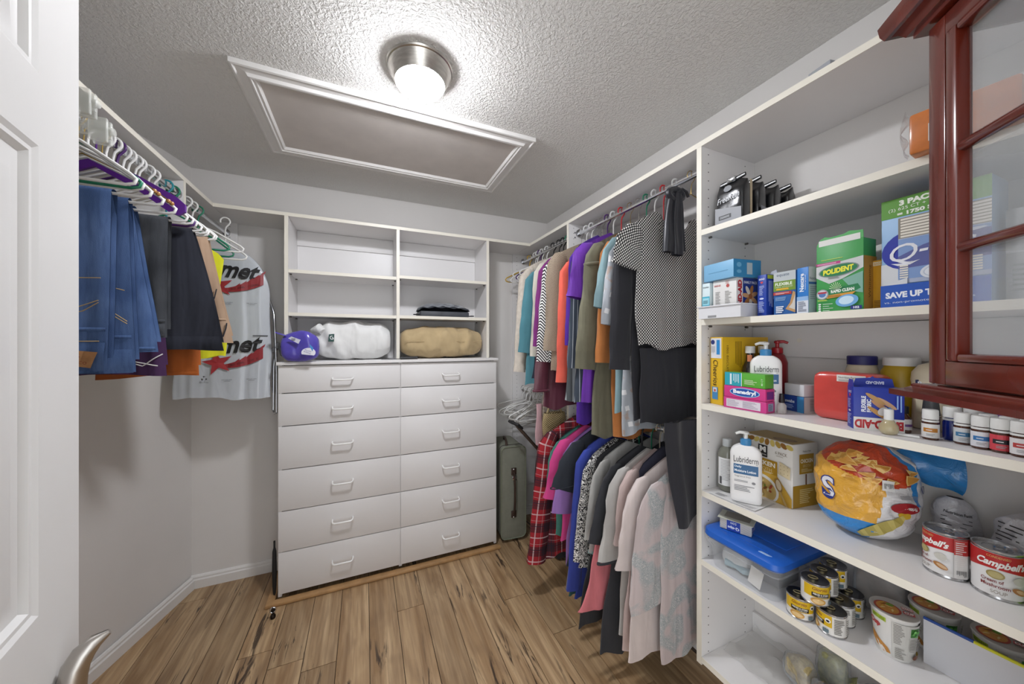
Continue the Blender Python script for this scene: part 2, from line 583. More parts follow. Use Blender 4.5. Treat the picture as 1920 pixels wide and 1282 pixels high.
# left divider with holes, and the end plate on the back wall
t = thing('divider_panel', 'short white divider panel under the left top shelf', 'panel')
MB().box(lw(1.96) + 0.002, 1.949, 1.80, XL - 0.002, 1.967, ZT0 - 0.0005).build('panel_board', M_WHITE, t)
MB().box(XL - 0.002, 1.949, 1.80, XL, 1.967, ZT0 - 0.0005).build('edge_band', M_EDGE, t)
holes(t, [2.117 - 0.032 * i for i in range(9)], (-0.778, -0.95), lambda a, b, z: (a + b, 1.9484, z))
t = thing('end_panel', 'white end plate of the left rail against the back wall', 'panel')
MB().box(LWX + 0.04, YB - 0.019, 1.70, -0.703, YB - 0.001, ZT0 - 0.0005).build('panel_board', M_WHITE, t)
holes(t, [2.117 - 0.032 * i for i in range(12)], (-0.74,), lambda a, b, z: (a + b, YB - 0.0194, z))

# right end panel against the back wall, divider, and the pantry unit
t = thing('end_panel', 'tall white end panel with pin holes in the corner behind the empty hangers', 'panel')
MB().box(XF - 0.02, YB - 0.019, 0.255, XR - 0.001, YB - 0.001, ZT0 - 0.0005).build('panel_board', M_WHITE, t, bevel=0.001)
holes(t, [2.117 - 0.032 * i for i in range(58)], (XF + 0.015, XR - 0.06), lambda a, b, z: (a + b, YB - 0.0194, z))
t = thing('divider_panel', 'tall white divider panel between the hanging clothes on the right', 'panel')
MB().box(XF + 0.002, 1.738, 0.255, XR - 0.001, 1.757, ZT0 - 0.0005).build('panel_board', M_WHITE, t)
MB().box(XF, 1.738, 0.255, XF + 0.002, 1.757, ZT0 - 0.0005).build('edge_band', M_EDGE, t)
holes(t, [2.117 - 0.032 * i for i in range(58)], (XF + 0.037, XR - 0.06), lambda a, b, z: (a + b, 1.7376, z))
for zz in (2.090, 2.062):
    MB().lathe([(0.0055, 0), (0.0055, 0.0012), (0.0035, 0.0016)], 12).build('cam_lock', M_GREYROD, t).matrix_local = Matrix.Translation((XF + 0.045, 1.7376, zz)) @ Matrix.Rotation(R(90), 4, 'X')

pu = thing('shelving_unit', 'white pantry shelving unit with seven shelves full of groceries', 'shelving')
PY0, PY1 = 0.140, 0.860
for ya in (0.860, 0.135):
    sp = MB().box(XF + 0.002, ya if ya > 0.5 else ya - 0.003, 0.255, XR - 0.001, ya + 0.019 if ya > 0.5 else ya + 0.005, ZT0 - 0.0005).build('side_panel', M_WHITE, pu, bevel=0.0)
    if ya > 0.5:
        MB().box(XF, ya, 0.255, XF + 0.002, ya + 0.019, ZT0 - 0.0005).build('edge_band', M_EDGE, sp)
        holes(sp, [2.117 - 0.032 * i for i in range(58)], (XF + 0.037, XR - 0.06), lambda a, b, z: (a + b, 0.8596, z))
SH = {2: 1.836, 3: 1.510, 4: 1.206, 5: 0.890, 6: 0.640, 7: 0.285}
for i, z in SH.items():
    s = MB().box(XF + 0.002, PY0, z - 0.020, XR - 0.001, PY1 - 0.0005, z).build('shelf', M_WHITE, pu)
    MB().box(XF, PY0, z - 0.020, XF + 0.002, PY1 - 0.0005, z).build('edge_band', M_EDGE, s)
    for px in (XF + 0.04, XR - 0.06):
        MB().tube([(px, PY1 - 0.001, z - 0.024), (px, PY1 - 0.011, z - 0.024)], 0.0038, 8).build('shelf_pin', mat('pin_steel', '#6a6764', 0.4, 0.8), s)
for z0, z1 in ((1.836, 1.905), (1.375, 1.488), (0.285, 0.36)):
    MB().box(XR - 0.016, PY0, z0 + 0.0005, XR - 0.001, PY1 - 0.0005, z1).build('back_rail', M_WHITE, pu, bevel=0.0015)
MB().lathe([(0.0075, 0), (0.0075, 0.001)], 14).build('screw_cap', M_EDGE, pu).matrix_local = Matrix.Translation((XR - 0.0165, 0.70, 1.435)) @ Matrix.Rotation(R(-90), 4, 'Y')

# rails
def rail(label, p0, p1):
    t = thing('clothes_rail', label, 'rail')
    mb = MB()
    d = (Vector(p1) - Vector(p0)).normalized()
    mb.tube([p0, p1], 0.0145, 14, flat=0.6).build('tube', M_CHROME, t)
    for p, s in ((p0, 1), (p1, -1)):
        a = Vector(p); b = a + d * s * 0.012
        MB().tube([a, b], 0.022, 14, flat=0.8).build('rail_flange', M_GREYROD, t)
    return t
RX, RZ, RZ2 = 1.19, 2.088, 1.052
LX, LZ = -0.735, 2.078
rail('oval chrome rail under the top shelf holding the nearer right hand garments', (RX, 0.8795, RZ), (RX, 1.7375, RZ))
rail('oval chrome rail holding the empty hangers and knit tops in the far right corner', (RX, 1.7575, RZ), (RX, YB - 0.0195, RZ))
rail('lower chrome rail holding the shirts above the floor on the right', (RX, 0.8795, RZ2), (RX, 1.7375, RZ2))
rail('lower chrome rail in the corner above the suitcase', (RX, 1.7575, RZ2), (RX, YB - 0.0195, RZ2))
rail('chrome rail holding the jeans under the left top shelf', (LX - 0.02, 0.95, LZ), (LX - 0.02, 1.9485, LZ))
rail('chrome rail holding the plastic garment bag on the left', (LX - 0.02, 1.9675, LZ), (LX - 0.02, YB - 0.0195, LZ))

# ------------------------------------------------------------------ hutch on the chest of drawers
hu = thing('cubby_unit', 'white two column cubby unit standing on the chest of drawers', 'cabinet', (0, 0, 1.3185))
HX = [(-0.417, -0.398), (0.183, 0.202), (0.784, 0.803)]
zb = 1.3185
for a, b in HX:
    p = MB().box(a, YH + 0.002, 0.0, b, YB - 0.001, ZT0 - zb - 0.0005).build('upright', M_WHITE, hu)
    MB().box(a, YH, 0.0, b, YH + 0.002, ZT0 - zb - 0.0005).build('edge_band', M_EDGE, p)
for c, zs in ((0, (1.842, 1.597)), (1, (1.853, 1.599))):
    a, b = HX[c][1] + 0.0005, HX[c + 1][0] - 0.0005
    for z in zs:
        s = MB().box(a, YH + 0.006, z - zb - 0.019, b, YB - 0.018, z - zb).build('shelf', M_WHITE, hu)
        MB().box(a, YH + 0.004, z - zb - 0.019, b, YH + 0.006, z - zb).build('edge_band', M_EDGE, s)
        for px, sg in ((a, 1), (b, -1)):
            for py in (YH + 0.04, YB - 0.07):
                MB().tube([(px, py, z - zb - 0.023), (px + sg * 0.011, py, z - zb - 0.023)], 0.0036, 8).build('shelf_pin', MATS['pin_steel'], s)
    MB().box(a, YB - 0.017, 2.045 - zb, b, YB - 0.001, 2.140 - zb).build('back_rail', M_WHITE, hu, bevel=0.0015)
    MB().box(a, YB - 0.006, 0.0, b, YB - 0.001, 2.0445 - zb).build('back_panel', M_WHITE, hu)

# ------------------------------------------------------------------ chest of drawers
DF = 2.225                                   # drawer fronts
dr = thing('chest_of_drawers', 'wide white chest with twelve drawers and white wire pulls', 'drawers', (0.2045, DF, 0.0))
X0, X1, XM = -0.440, 0.845, 0.204
o = -0.2045
MB().box(X0 + o, 0.004, 0.022, X0 + o + 0.018, YB - DF - 0.001, 1.3).build('side_panel', M_WHITE, dr, bevel=0.001)
MB().box(X1 + o - 0.018, 0.004, 0.022, X1 + o, YB - DF - 0.001, 1.3).build('side_panel', M_WHITE, dr, bevel=0.001)
MB().box(XM + o - 0.009, 0.012, 0.022, XM + o + 0.009, YB - DF - 0.02, 1.3).build('centre_panel', M_WHITE, dr)
MB().box(X0 + o + 0.018, 0.055, 0.022, X1 + o - 0.018, YB - DF - 0.02, 1.299).build('carcass', mat('carcass_board_grey', '#7d7a77', 0.8), dr)
wt = MB().box(X0 + o - 0.006, -0.014, 1.3005, X1 + o + 0.008, YB - DF - 0.0015, 1.318).build('worktop', M_WHITE, dr, bevel=0.0015)
zl = [0.036, 0.267, 0.492, 0.722, 0.962, 1.144, 1.298]
M_PULL = mat('white_wire_pull', '#f0efec', 0.3)
hz = [0.152, 0.388, 0.612, 0.842, 1.045, 1.214]
gap = 0.0024
for c, (a, b, hc) in enumerate(((X0 + 0.003, XM - 0.0012, -0.119), (XM + 0.0012, X1 - 0.003, 0.520))):
    for i in range(6):
        d = MB().box(a + o, 0.0, zl[i] + gap, b + o, 0.018, zl[i + 1] - gap).build('drawer_front', M_WHITE, dr, bevel=0.0012)
        z = hz[i]; w = 0.054
        pts = [(hc + o - w, 0.0, z + 0.006), (hc + o - w, -0.018, z + 0.004), (hc + o - w + 0.003, -0.028, z), (hc + o - w + 0.012, -0.032, z - 0.003)]
        pts += [(hc + o + w - 0.012, -0.032, z - 0.003), (hc + o + w - 0.003, -0.028, z), (hc + o + w, -0.018, z + 0.004), (hc + o + w, 0.0, z + 0.006)]
        MB().tube(pts, 0.0050, 8).build('pull', M_PULL, d)
# ================================================================== fabrics
def fold_bump(k, fine=None, wb=0.1, amt=0.6):
    """soft hanging folds and creases, with the weave on top"""
    co = k.coord()
    a = k.noise(k.scale(co, (11, 11, 1.7)), 1.0, 2.0, 0.45, 0.7)
    b = k.noise(k.scale(co, (22, 22, 9)), 1.0, 2.0, 0.5, 0.5)
    h = k.math('ADD', a, k.math('MULTIPLY', b, 0.16))
    if fine is not None:
        h = k.math('ADD', h, k.math('MULTIPLY', fine, 0.06 * wb))
    k.bump(h, amt, 0.022)

def fab(name, c, var=0.10, vscale=9.0, rough=0.88, weave=900.0, wb=0.12, sheen=0.15):
    if name in MATS:
        return MATS[name]
    k = NT(name, rough)
    k.color(k.var(c, var, vscale))
    fold_bump(k, k.noise(k.coord(), weave, 1.0), wb)
    k.b.inputs['Sheen Weight'].default_value = sheen
    return k.m

def pat(name, fn, rough=0.85):
    k = NT(name, rough)
    k.color(fn(k))
    fold_bump(k)
    return k.m

def f_polka(k):
    u, v = k.uv()
    s = 0.0118
    a = k.math('SUBTRACT', k.math('FRACT', k.math('ADD', k.math('DIVIDE', k.math('ADD', u, v), s * 1.05), 200.0)), 0.5)
    b = k.math('SUBTRACT', k.math('FRACT', k.math('ADD', k.math('DIVIDE', k.math('SUBTRACT', u, v), s * 1.05), 200.0)), 0.5)
    d = k.math('ADD', k.math('MULTIPLY', a, a), k.math('MULTIPLY', b, b))
    return k.mix(k.math('LESS_THAN', d, 0.125), srgb('#121013'), srgb('#e9e6e2'))

def f_dots(k):
    u, v = k.uv()
    s = 0.012
    a = k.math('SUBTRACT', k.math('FRACT', k.math('ADD', k.math('DIVIDE', u, s), 200.0)), 0.5)
    b = k.math('SUBTRACT', k.math('FRACT', k.math('ADD', k.math('DIVIDE', v, s), 200.0)), 0.5)
    d = k.math('ADD', k.math('MULTIPLY', a, a), k.math('MULTIPLY', b, b))
    return k.mix(k.math('LESS_THAN', d, 0.05), srgb('#5a5a60'), srgb('#dcdad8'))

def f_plaid(k):
    u, v = k.uv()
    P = 0.125
    c = srgb('#9c1b26')
    for co in (u, v):
        dark = k.stripe(co, P, 0.40, 0.05)
        c = k.mix(k.math('MULTIPLY', dark, 0.68), c, srgb('#0d101b'))
    for co in (u, v):
        for off, wd, col, al in ((0.30, 0.05, '#d9c4c4', 0.6), (0.55, 0.018, '#c8b4b4', 0.45), (0.80, 0.035, '#14182a', 0.75), (0.90, 0.02, '#14182a', 0.6)):
            c = k.mix(k.math('MULTIPLY', k.stripe(co, P, wd, off), al), c, srgb(col))
    return c

def stripes(c1, c2, period, duty, ang=90.0, extra=None):
    def f(k):
        u, v = k.uv()
        a = R(ang)
        co = k.math('ADD', k.math('MULTIPLY', u, math.cos(a)), k.math('MULTIPLY', v, math.sin(a)))
        c = k.mix(k.stripe(co, period, duty), srgb(c1), srgb(c2))
        if extra:
            c = k.mix(k.stripe(co, extra[1], extra[2], extra[3]), c, srgb(extra[0]))
        return c
    return f

def f_chev(k):
    u, v = k.uv()
    z = k.math('ABSOLUTE', k.math('SUBTRACT', k.math('FRACT', k.math('ADD', k.math('DIVIDE', u, 0.12), 100.0)), 0.5))
    co = k.math('ADD', v, k.math('MULTIPLY', z, 0.14))
    return k.mix(k.stripe(co, 0.0075, 0.42), srgb('#b5a38d'), srgb('#4d4238'))

def f_bwchev(k):
    u, v = k.uv()
    z = k.math('ABSOLUTE', k.math('SUBTRACT', k.math('FRACT', k.math('ADD', k.math('DIVIDE', u, 0.11), 100.2)), 0.5))
    co = k.math('ADD', v, k.math('MULTIPLY', z, 0.10))
    return k.mix(k.stripe(co, 0.016, 0.5), srgb('#e6e4e2'), srgb('#141417'))

def f_paisley(bg, mid, line, seed=0.0):
    def f(k):
        mp = k.n('ShaderNodeMapping'); k.l(k.coord('UV'), mp.inputs[0]); mp.inputs['Location'].default_value = (seed, seed * 1.7, 0)
        v = mp.outputs[0]
        big = k.noise(v, 9.0, 1.5, 0.5, 0.7)
        swirl = k.noise(v, 34.0, 2.0, 0.5, 3.0)
        c = k.mix(k.ramp(big, 0.46, 0.56), srgb(bg), srgb(mid))
        ln = k.math('MULTIPLY', k.math('LESS_THAN', k.math('ABSOLUTE', k.math('SUBTRACT', k.math('FRACT', k.math('MULTIPLY', swirl, 7.0)), 0.5)), 0.16), k.ramp(big, 0.42, 0.62))
        return k.mix(k.math('MULTIPLY', ln, 0.8), c, srgb(line))
    return f

def f_bwprint(k):
    v = k.coord('UV')
    n = k.noise(v, 55.0, 1.5, 0.5, 2.5)
    return k.mix(k.math('LESS_THAN', k.math('ABSOLUTE', k.math('SUBTRACT', n, 0.5)), 0.055), srgb('#17161a'), srgb('#e8e6e2'))

def f_squares(k):
    u, v = k.uv()
    a = k.stripe(k.math('ADD', u, k.math('MULTIPLY', v, 0.2)), 0.055, 0.35)
    b = k.stripe(k.math('SUBTRACT', v, k.math('MULTIPLY', u, 0.2)), 0.07, 0.3, 0.3)
    c = k.mix(k.math('MULTIPLY', a, b), srgb('#a6aab0'), srgb('#d9d9da'))
    n = k.noise(k.coord('UV'), 16.0, 2.0)
    return k.mix(k.math('MULTIPLY', k.ramp(n, 0.58, 0.63), 0.5), c, srgb('#a9825f'))

def f_block(k):
    u, v = k.uv()
    c = k.mix(k.math('LESS_THAN', v, 1.50), srgb('#6d6a50'), srgb('#8d9398'))
    c = k.mix(k.math('LESS_THAN', v, 1.42), c, srgb('#c8b93a'))
    c = k.mix(k.math('LESS_THAN', v, 1.30), c, srgb('#4e5254'))
    return k.mix(k.stripe(u, 0.05, 0.4), c, srgb('#9aa0a2'))

def f_leaf(k):
    v = k.coord('UV')
    n = k.noise(v, 22.0, 1.0, 0.5, 1.5)
    c = k.mix(k.ramp(n, 0.45, 0.52), srgb('#7d858c'), srgb('#a9aeb0'))
    return k.mix(k.math('LESS_THAN', k.math('ABSOLUTE', k.math('SUBTRACT', n, 0.47)), 0.018), c, srgb('#e4e2de'))

FB = dict(
    cream=fab('cream_cable_knit', '#cdc3b6', 0.12, 40, wb=0.5, weave=160), teal=fab('teal_knit', '#4f8591'), navy=fab('navy_jersey', '#23293a'),
    offwhite=fab('off_white_jersey', '#c9c4b6'), magenta=fab('magenta_jersey', '#7f2f78'), burg=fab('burgundy_satin', '#5c2c3a', rough=0.4),
    bwchev=pat('black_white_chevron', f_bwchev), chev=pat('beige_chevron_knit', f_chev), coral=fab('coral_chiffon', '#e0604e'),
    block=pat('grey_yellow_colour_block', f_block), violet=fab('violet_jersey', '#4a1f8f'), navystripe=pat('navy_pinstripe', stripes('#39424e', '#aeb4ba', 0.022, 0.16, 0)),
    purple=fab('purple_cotton', '#5d1f93', 0.14, rough=0.7), olive=fab('olive_linen', '#6d6a57', 0.12, 14), rust=fab('rust_jersey', '#ac6a33'),
    ltteal=fab('pale_teal_jersey', '#7f9ba0'), squares=pat('grey_square_print', f_squares), black=fab('black_crepe', '#26262c', 0.12), polka=pat('black_white_polka_dot', f_polka),
    plaid=pat('red_plaid_flannel', f_plaid), green=fab('sea_green_jersey', '#3f7b6e'), pink=fab('hot_pink_cotton', '#cf4286', 0.1), lilac=fab('lilac_cotton', '#9d74b8'),
    blk=fab('faded_black_cotton', '#252a33', 0.15), dkgreen=fab('dark_green_jersey', '#1b4340'), blue=fab('royal_blue_jersey', '#2f3f95', 0.25, 5), bwprint=pat('black_white_print', f_bwprint),
    sheer=fab('sheer_black', '#28282b'), ltgrey=fab('pale_grey_cotton', '#a9a7a3'), coralskirt=fab('coral_pink_jersey', '#d0757c'), char=fab('charcoal_jersey', '#2b2c31'),
    silver=fab('silver_grey_cotton', '#b7b4b0'), blushd=fab('dusty_pink_cotton', '#c3aea9'), inky=fab('ink_blue_jersey', '#25263a'), blush=fab('pale_blush_cotton', '#d3c6c2', 0.06),
    pais=pat('grey_pink_paisley', f_paisley('#c5b7b6', '#9da3a5', '#d9d3d0')), pais2=pat('grey_lace_paisley', f_paisley('#9a8f91', '#73757b', '#c9c2c2', 3.1)), dots=pat('grey_dotted', f_dots), leafp=pat('grey_leaf_print', f_leaf),
    satin=fab('black_satin', '#1b1c24', 0.1, rough=0.38),
    tan=fab('tan_chino', '#b79a80', 0.08), yellow=fab('yellow_cotton', '#cfcf1e', 0.1), orange=fab('burnt_orange_corduroy', '#a8571d', 0.15), darkpurple=fab('dark_purple_knit', '#45234f'),
)

def denim(name, c, fade, rough=0.85):
    k = NT(name, rough)
    co = k.coord()
    f = k.noise(k.scale(co, (40, 40, 4)), 3.0, 4.0, 0.6)
    g = k.noise(co, 7.0, 2.0)
    cc = k.mix(k.ramp(g, 0.35, 0.65), srgb(c), srgb(fade))
    k.color(k.mix(k.math('MULTIPLY', k.ramp(f, 0.45, 0.65), 0.35), cc, tuple(x * 0.55 for x in srgb(c))))
    k.bump(k.noise(k.scale(co, (1, 1, 0.5)), 700.0, 1.0), 0.25, 0.001)
    return k.m
DN1 = denim('mid_blue_denim', '#3a5686', '#5a76a6')
DN2 = denim('dark_grey_denim', '#36393f', '#505358')

# ================================================================== garment on a hanger
class Garment:
    """upper garment; local x runs across the rail (-x = side nearest the room), y along the rail, z up from the hem"""
    def __init__(s, sh, zs, zh, hem, thick=0.034, seed=0, neck=0.06, dip=0.03, zn=None, lim=0.222, amp=0.006, flip=1, ragged=0.012, slant=0.0):
        s.sh, s.hem, s.thick, s.neck, s.dip = sh, hem, thick, neck, dip
        s.tip = zs - zh; s.top = (zn - zh) if zn else s.tip + 0.075
        s.zh = zh; s.lim = lim; s.amp = amp; s.flip = flip; s.ragged = ragged; s.slant = slant
        rnd = random.Random(seed)
        s.ph = [rnd.uniform(0, 6.28) for _ in range(6)]; s.lam = rnd.uniform(0.075, 0.13)
    def ztop(s, x):
        a = abs(x)
        if a < s.neck:
            return s.top - s.dip * (1 - (a / s.neck) ** 2)
        q = min(1.0, (a - s.neck) / max(0.02, s.sh - s.neck))
        return s.top - (s.top - s.tip) * q ** 1.15 - 0.012 * max(0, q - 0.85) / 0.15
    def hw(s, v, near):
        h = s.hem if near else min(s.hem, s.lim)
        q = 1 - (1 - v) ** 1.5 if False else v
        w = h + (s.sh - h) * q ** 0.7
        w -= 0.018 * math.sin(PI * min(1, max(0, (v - 0.25) / 0.75))) * (1 if s.top > 0.4 else 0.3)
        return w
    def zhem(s, x):
        return s.ragged * math.sin(x * 23 + s.ph[0]) + 0.5 * s.ragged * math.sin(x * 51 + s.ph[1]) - s.slant * x
    def P(s, c, sn, v, off=0.0):
        near = c < 0
        w = s.hw(v, near)
        x = math.copysign(abs(c) ** 0.72, c) * w
        b = s.thick * 0.5 * (1 - v) ** 0.35 + 0.007
        y = math.copysign(abs(sn) ** 0.8, sn) * b
        fade = (1 - v) ** 0.55
        y += s.amp * fade * math.sin(2 * PI * x / s.lam + s.ph[2] + 1.6 * v) + 0.5 * s.amp * fade * math.sin(2 * PI * x / (s.lam * 0.47) + s.ph[3])
        x += 0.006 * math.sin(9 * v + s.ph[4]) * fade
        zt = s.ztop(max(-s.sh, min(s.sh, x * s.sh / max(w, 1e-3))))
        z0 = s.zhem(x)
        return (x * s.flip, y - off, z0 + v * (zt - z0))
    def body(s, mat_, parent, name='body', nu=56, nv=26):
        mb = MB()
        us = []
        def fn(u, v):
            a = 2 * PI * u
            p = s.P(math.cos(a), math.sin(a), v)
            us.append((p[0] + (0.013 if math.sin(a) > 0 else 0), p[2] + s.zh))
            return p
        mb.grid(fn, nu, nv, closeu=True)
        mb.uv = us
        return mb.build(name, mat_, parent, smooth=60)
    def face(s, u, v, off):
        """front surface (facing -y) at local x=u, height z=v"""
        vv = min(0.985, max(0.0, v / s.top))
        for _ in range(4):
            w = s.hw(vv, (u * s.flip) < 0)
            c = min(0.999, (abs(u) / w) ** (1 / 0.72))
            p = s.P(math.copysign(c, u * s.flip), -math.sqrt(1 - c * c), vv, off)
            vv = min(0.985, max(0.0, vv + (v - p[2]) / s.top))
        return (u, p[1], v)
    def sleeve(s, side, xe, ze, mat_, parent, r0=0.058, r1=0.05, ry=0.020, name='sleeve', bend=0.0, seed=1):
        """side -1 = near; xe = distance of the cuff centre from the rail, ze = world height of the cuff"""
        ze -= s.zh
        zt = s.tip
        x0, x1 = s.sh - 0.045, s.sh + 0.004
        path = [(x0, zt - 0.004), (x0 + 0.022, zt - 0.026), (x1, zt - 0.075)]
        n = max(4, int((zt - 0.075 - ze) / 0.045))
        for i in range(1, n + 1):
            q = i / n
            path.append((x1 + (xe - x1) * q + bend * math.sin(PI * q), zt - 0.075 + (ze - zt + 0.075) * q))
        m = len(path)
        rnd = random.Random(seed)
        ph = rnd.uniform(0, 6)
        us = []
        def fn(u, v):
            i = min(m - 1, int(round(v * (m - 1))))
            q = i / (m - 1)
            cx, cz = path[i]
            j0, j1 = max(0, i - 1), min(m - 1, i + 1)
            tx, tz = path[j1][0] - path[j0][0], path[j1][1] - path[j0][1]
            L = math.hypot(tx, tz); tx /= L; tz /= L
            a = 2 * PI * u
            rr = r0 + (r1 - r0) * q
            if i < 3: rr *= (0.35, 0.72, 0.95)[i]
            wob = 1 + 0.09 * math.sin(5 * a + ph + 6 * q) + 0.05 * math.sin(22 * q + ph)
            dx = rr * math.cos(a) * wob
            dy = (ry * (0.5 if i == 0 else 1)) * math.sin(a) * (1 + 0.15 * math.sin(9 * q + ph))
            us.append((dx * 1.0 + (0.5 if math.sin(a) > 0 else 0.43), cz + s.zh))
            xx = cx - tz * dx
            return (side * max(xx, s.sh - 0.11) * s.flip, dy, cz + tx * dx)
        mb = MB().grid(fn, 20, m - 1, closeu=True)
        mb.uv = us
        return mb.build(name, mat_, parent, smooth=60)

# ------------------------------------------------------------------ hangers
def hanger_mesh(mb, half=0.2, drop=0.075, neckz=-0.085, r=0.0042, wire=False, bar=True):
    """tube hanger in the local x-z plane; origin = middle of the rail"""
    rr = r
    hook = [(0.021 * math.cos(R(a)), 0, 0.021 * math.sin(R(a)) - 0.0005) for a in range(205, -50, -17)]
    hook += [(0.004, 0, -0.03), (0, 0, -0.05), (0, 0, neckz)]
    mb.tube(hook, rr * 0.9, 8)
    zt = neckz - drop
    e = 0.02
    pts = [(0, 0, neckz), (half * 0.5, 0, neckz - drop * 0.42), (half - 0.012, 0, zt + 0.004)]
    if bar:
        pts += [(half, 0, zt - 0.008), (half - 0.004, 0, zt - 0.020), (half - 0.02, 0, zt - 0.026), (0, 0, zt - 0.027), (-half + 0.02, 0, zt - 0.026), (-half + 0.004, 0, zt - 0.020), (-half, 0, zt - 0.008), (-half + 0.012, 0, zt + 0.004), (-half * 0.5, 0, neckz - drop * 0.42)]
        mb.tube(pts, rr, 8, closed=True)
    else:
        mb.tube([(-p[0], p[1], p[2]) for p in pts[::-1]] + pts[1:], rr, 8)
    return mb

HCOL = dict(white=('white plastic', mat('hanger_white', '#e6e5e2', 0.35)), green=('green plastic', mat('hanger_green', '#1f7a5c', 0.35)), teal=('teal plastic', mat('hanger_teal', '#2a8a96', 0.35)), red=('red plastic', mat('hanger_red', '#c33136', 0.35)),
            purple=('purple plastic', mat('hanger_purple', '#4b2566', 0.35)), black=('black plastic', mat('hanger_black', '#1c1c1e', 0.4)), wire=('thin steel wire', mat('hanger_wire', '#b9b3a8', 0.3, 0.9)),
            gold=('thin brass wire', mat('hanger_gold', '#b59a5a', 0.3, 0.9)), beige=('beige plastic', mat('hanger_beige', '#c9bfa8', 0.4)), yellow=('yellow plastic', mat('hanger_yellow', '#c9a23a', 0.4)))

def hanger(col, label, loc, half=0.2, drop=0.075, neckz=-0.085, rz=0.0, group=None, bar=True, tilt=0.0, notches=False):
    wire = col in ('wire', 'gold')
    mb = hanger_mesh(MB(), half, drop, neckz, 0.0017 if wire else 0.0043, wire, bar)
    o = mb.build('clothes_hanger', HCOL[col][1], smooth=60, recalc=False)
    o.location = loc; o.rotation_euler = (0, R(tilt), R(rz))
    return tag(o, label, 'hanger', group)

PAIRS = []
def cuff(t, g, xe, ze, m, r1=0.05, ry=0.02, name='cuff', rr=0.0055):
    z = ze - g.zh
    return MB().tube([((-xe + (r1 + 0.003) * math.cos(a)) * g.flip, (ry + 0.002) * math.sin(a), z + 0.004) for a in [2 * PI * i / 24 for i in range(24)]], rr, 8, closed=True).build(name, m, t)
def hem_band(t, g, m, v1=0.035, name='hem_band'):
    def fn(u, v):
        a = 2 * PI * u
        p = g.P(math.cos(a), math.sin(a), v * v1)
        return (p[0] * 1.006, p[1] * 1.06, p[2] - 0.002)
    return MB().grid(fn, 56, 3, closeu=True).build(name, m, t, smooth=60)
def hang(name, label, short, cat, m, Y, sh, zs, zh, hem, slv=None, hcol='white', rx=None, rz_=None, thick=0.034, seed=None, side=1, rot=0.0, sm=None, group=None, **kw):
    """a garment and its hanger; label = the garment, short = how the hanger's label names it"""
    rx = RX if rx is None else rx
    rz_ = (RZ if zs > 1.2 else RZ2) if rz_ is None else rz_
    seed = int(Y * 1000) if seed is None else seed
    sl = {a: kw.pop(a) for a in ('r0', 'r1', 'ry', 'bend') if a in kw}
    g = Garment(sh, zs, zh, hem, thick, seed, flip=side, **kw)
    t = thing(name, label, cat, (rx, Y, zh), rot, group)
    g.body(m, t)
    if slv:
        for i, (xe, ze) in enumerate(((slv[0], slv[1]), (min(slv[0], g.lim - 0.055 if False else 0.17), slv[1]))):
            if i == 1:
                sl2 = dict(sl); sl2['bend'] = 0.0; sl2['r0'] = min(sl.get('r0', 0.058), 0.05); sl2['r1'] = min(sl.get('r1', 0.05), 0.05)
                g.sleeve(1, xe, ze, sm or m, t, seed=seed + 3, **sl2)
            else:
                g.sleeve(-1, xe, ze, sm or m, t, seed=seed, **sl)
    if hcol:
        ho = hanger(hcol, HCOL[hcol][0] + ' hanger holding the ' + short, (rx, Y, rz_), half=min(sh, 0.205) - 0.062, drop=max(0.03, g.top - g.tip - 0.004), neckz=g.top + zh - rz_ - 0.022 - g.dip * 0.4, rz=rot, bar=False)
        PAIRS.append((t, ho))
    return t, g

# ------------------------------------------------------------------ right, upper rail (far to near)
hang('cardigan', 'cream cable knit cardigan, farthest garment on the upper right rail', 'cream cable knit cardigan', 'cardigan', FB['cream'], 2.03, 0.205, 1.921, 1.256, 0.215, (0.262, 1.233), 'black', thick=0.045, r0=0.05, r1=0.04, ry=0.026)
hang('sweater', 'teal sweater beside the cream cardigan', 'teal sweater', 'sweater', FB['teal'], 1.955, 0.198, 1.886, 1.164, 0.262, (0.255, 1.36), 'black', thick=0.04, r0=0.05, r1=0.05)
hang('shirt', 'dark navy top squeezed between teal and off-white tops', 'dark navy top', 'top', FB['navy'], 1.903, 0.185, 1.887, 1.206, 0.232, None, 'black', thick=0.03)
hang('shirt', 'off-white long top left of the magenta one', 'off-white top', 'top', FB['offwhite'], 1.852, 0.196, 1.918, 1.344, 0.237, (0.232, 1.34), 'green', thick=0.034, r0=0.045, r1=0.035)
hang('shirt', 'magenta purple top left of the striped chevron top', 'magenta top', 'top', FB['magenta'], 1.803, 0.194, 1.914, 1.381, 0.248, (0.24, 1.40), 'white', thick=0.034, r0=0.045, r1=0.035)
t, g = hang('blouse', 'burgundy satin blouse with long cuffed sleeves', 'burgundy satin blouse', 'blouse', FB['burg'], 1.702, 0.212, 1.885, 1.056, 0.270, (0.275, 1.146), 'wire', thick=0.036, r0=0.05, r1=0.045)
cuff(t, g, 0.275, 1.15, FB['burg'], 0.045, 0.020, rr=0.007)
hang('blouse', 'black and white chevron striped blouse', 'black and white chevron blouse', 'blouse', FB['bwchev'], 1.650, 0.238, 1.890, 1.326, 0.285, (0.285, 1.32), 'white', thick=0.036, r0=0.055, r1=0.045)
hang('tunic', 'beige herringbone tunic with pointed hem', 'beige herringbone tunic', 'tunic', FB['chev'], 1.600, 0.225, 1.912, 1.259, 0.268, (0.250, 1.38), 'white', thick=0.036, ragged=0.03, r0=0.062, r1=0.062)
hang('blouse', 'coral orange chiffon blouse with loose sleeves', 'coral chiffon blouse', 'blouse', FB['coral'], 1.551, 0.198, 1.867, 1.160, 0.200, (0.228, 1.215), 'wire', thick=0.032, r0=0.04, r1=0.04)
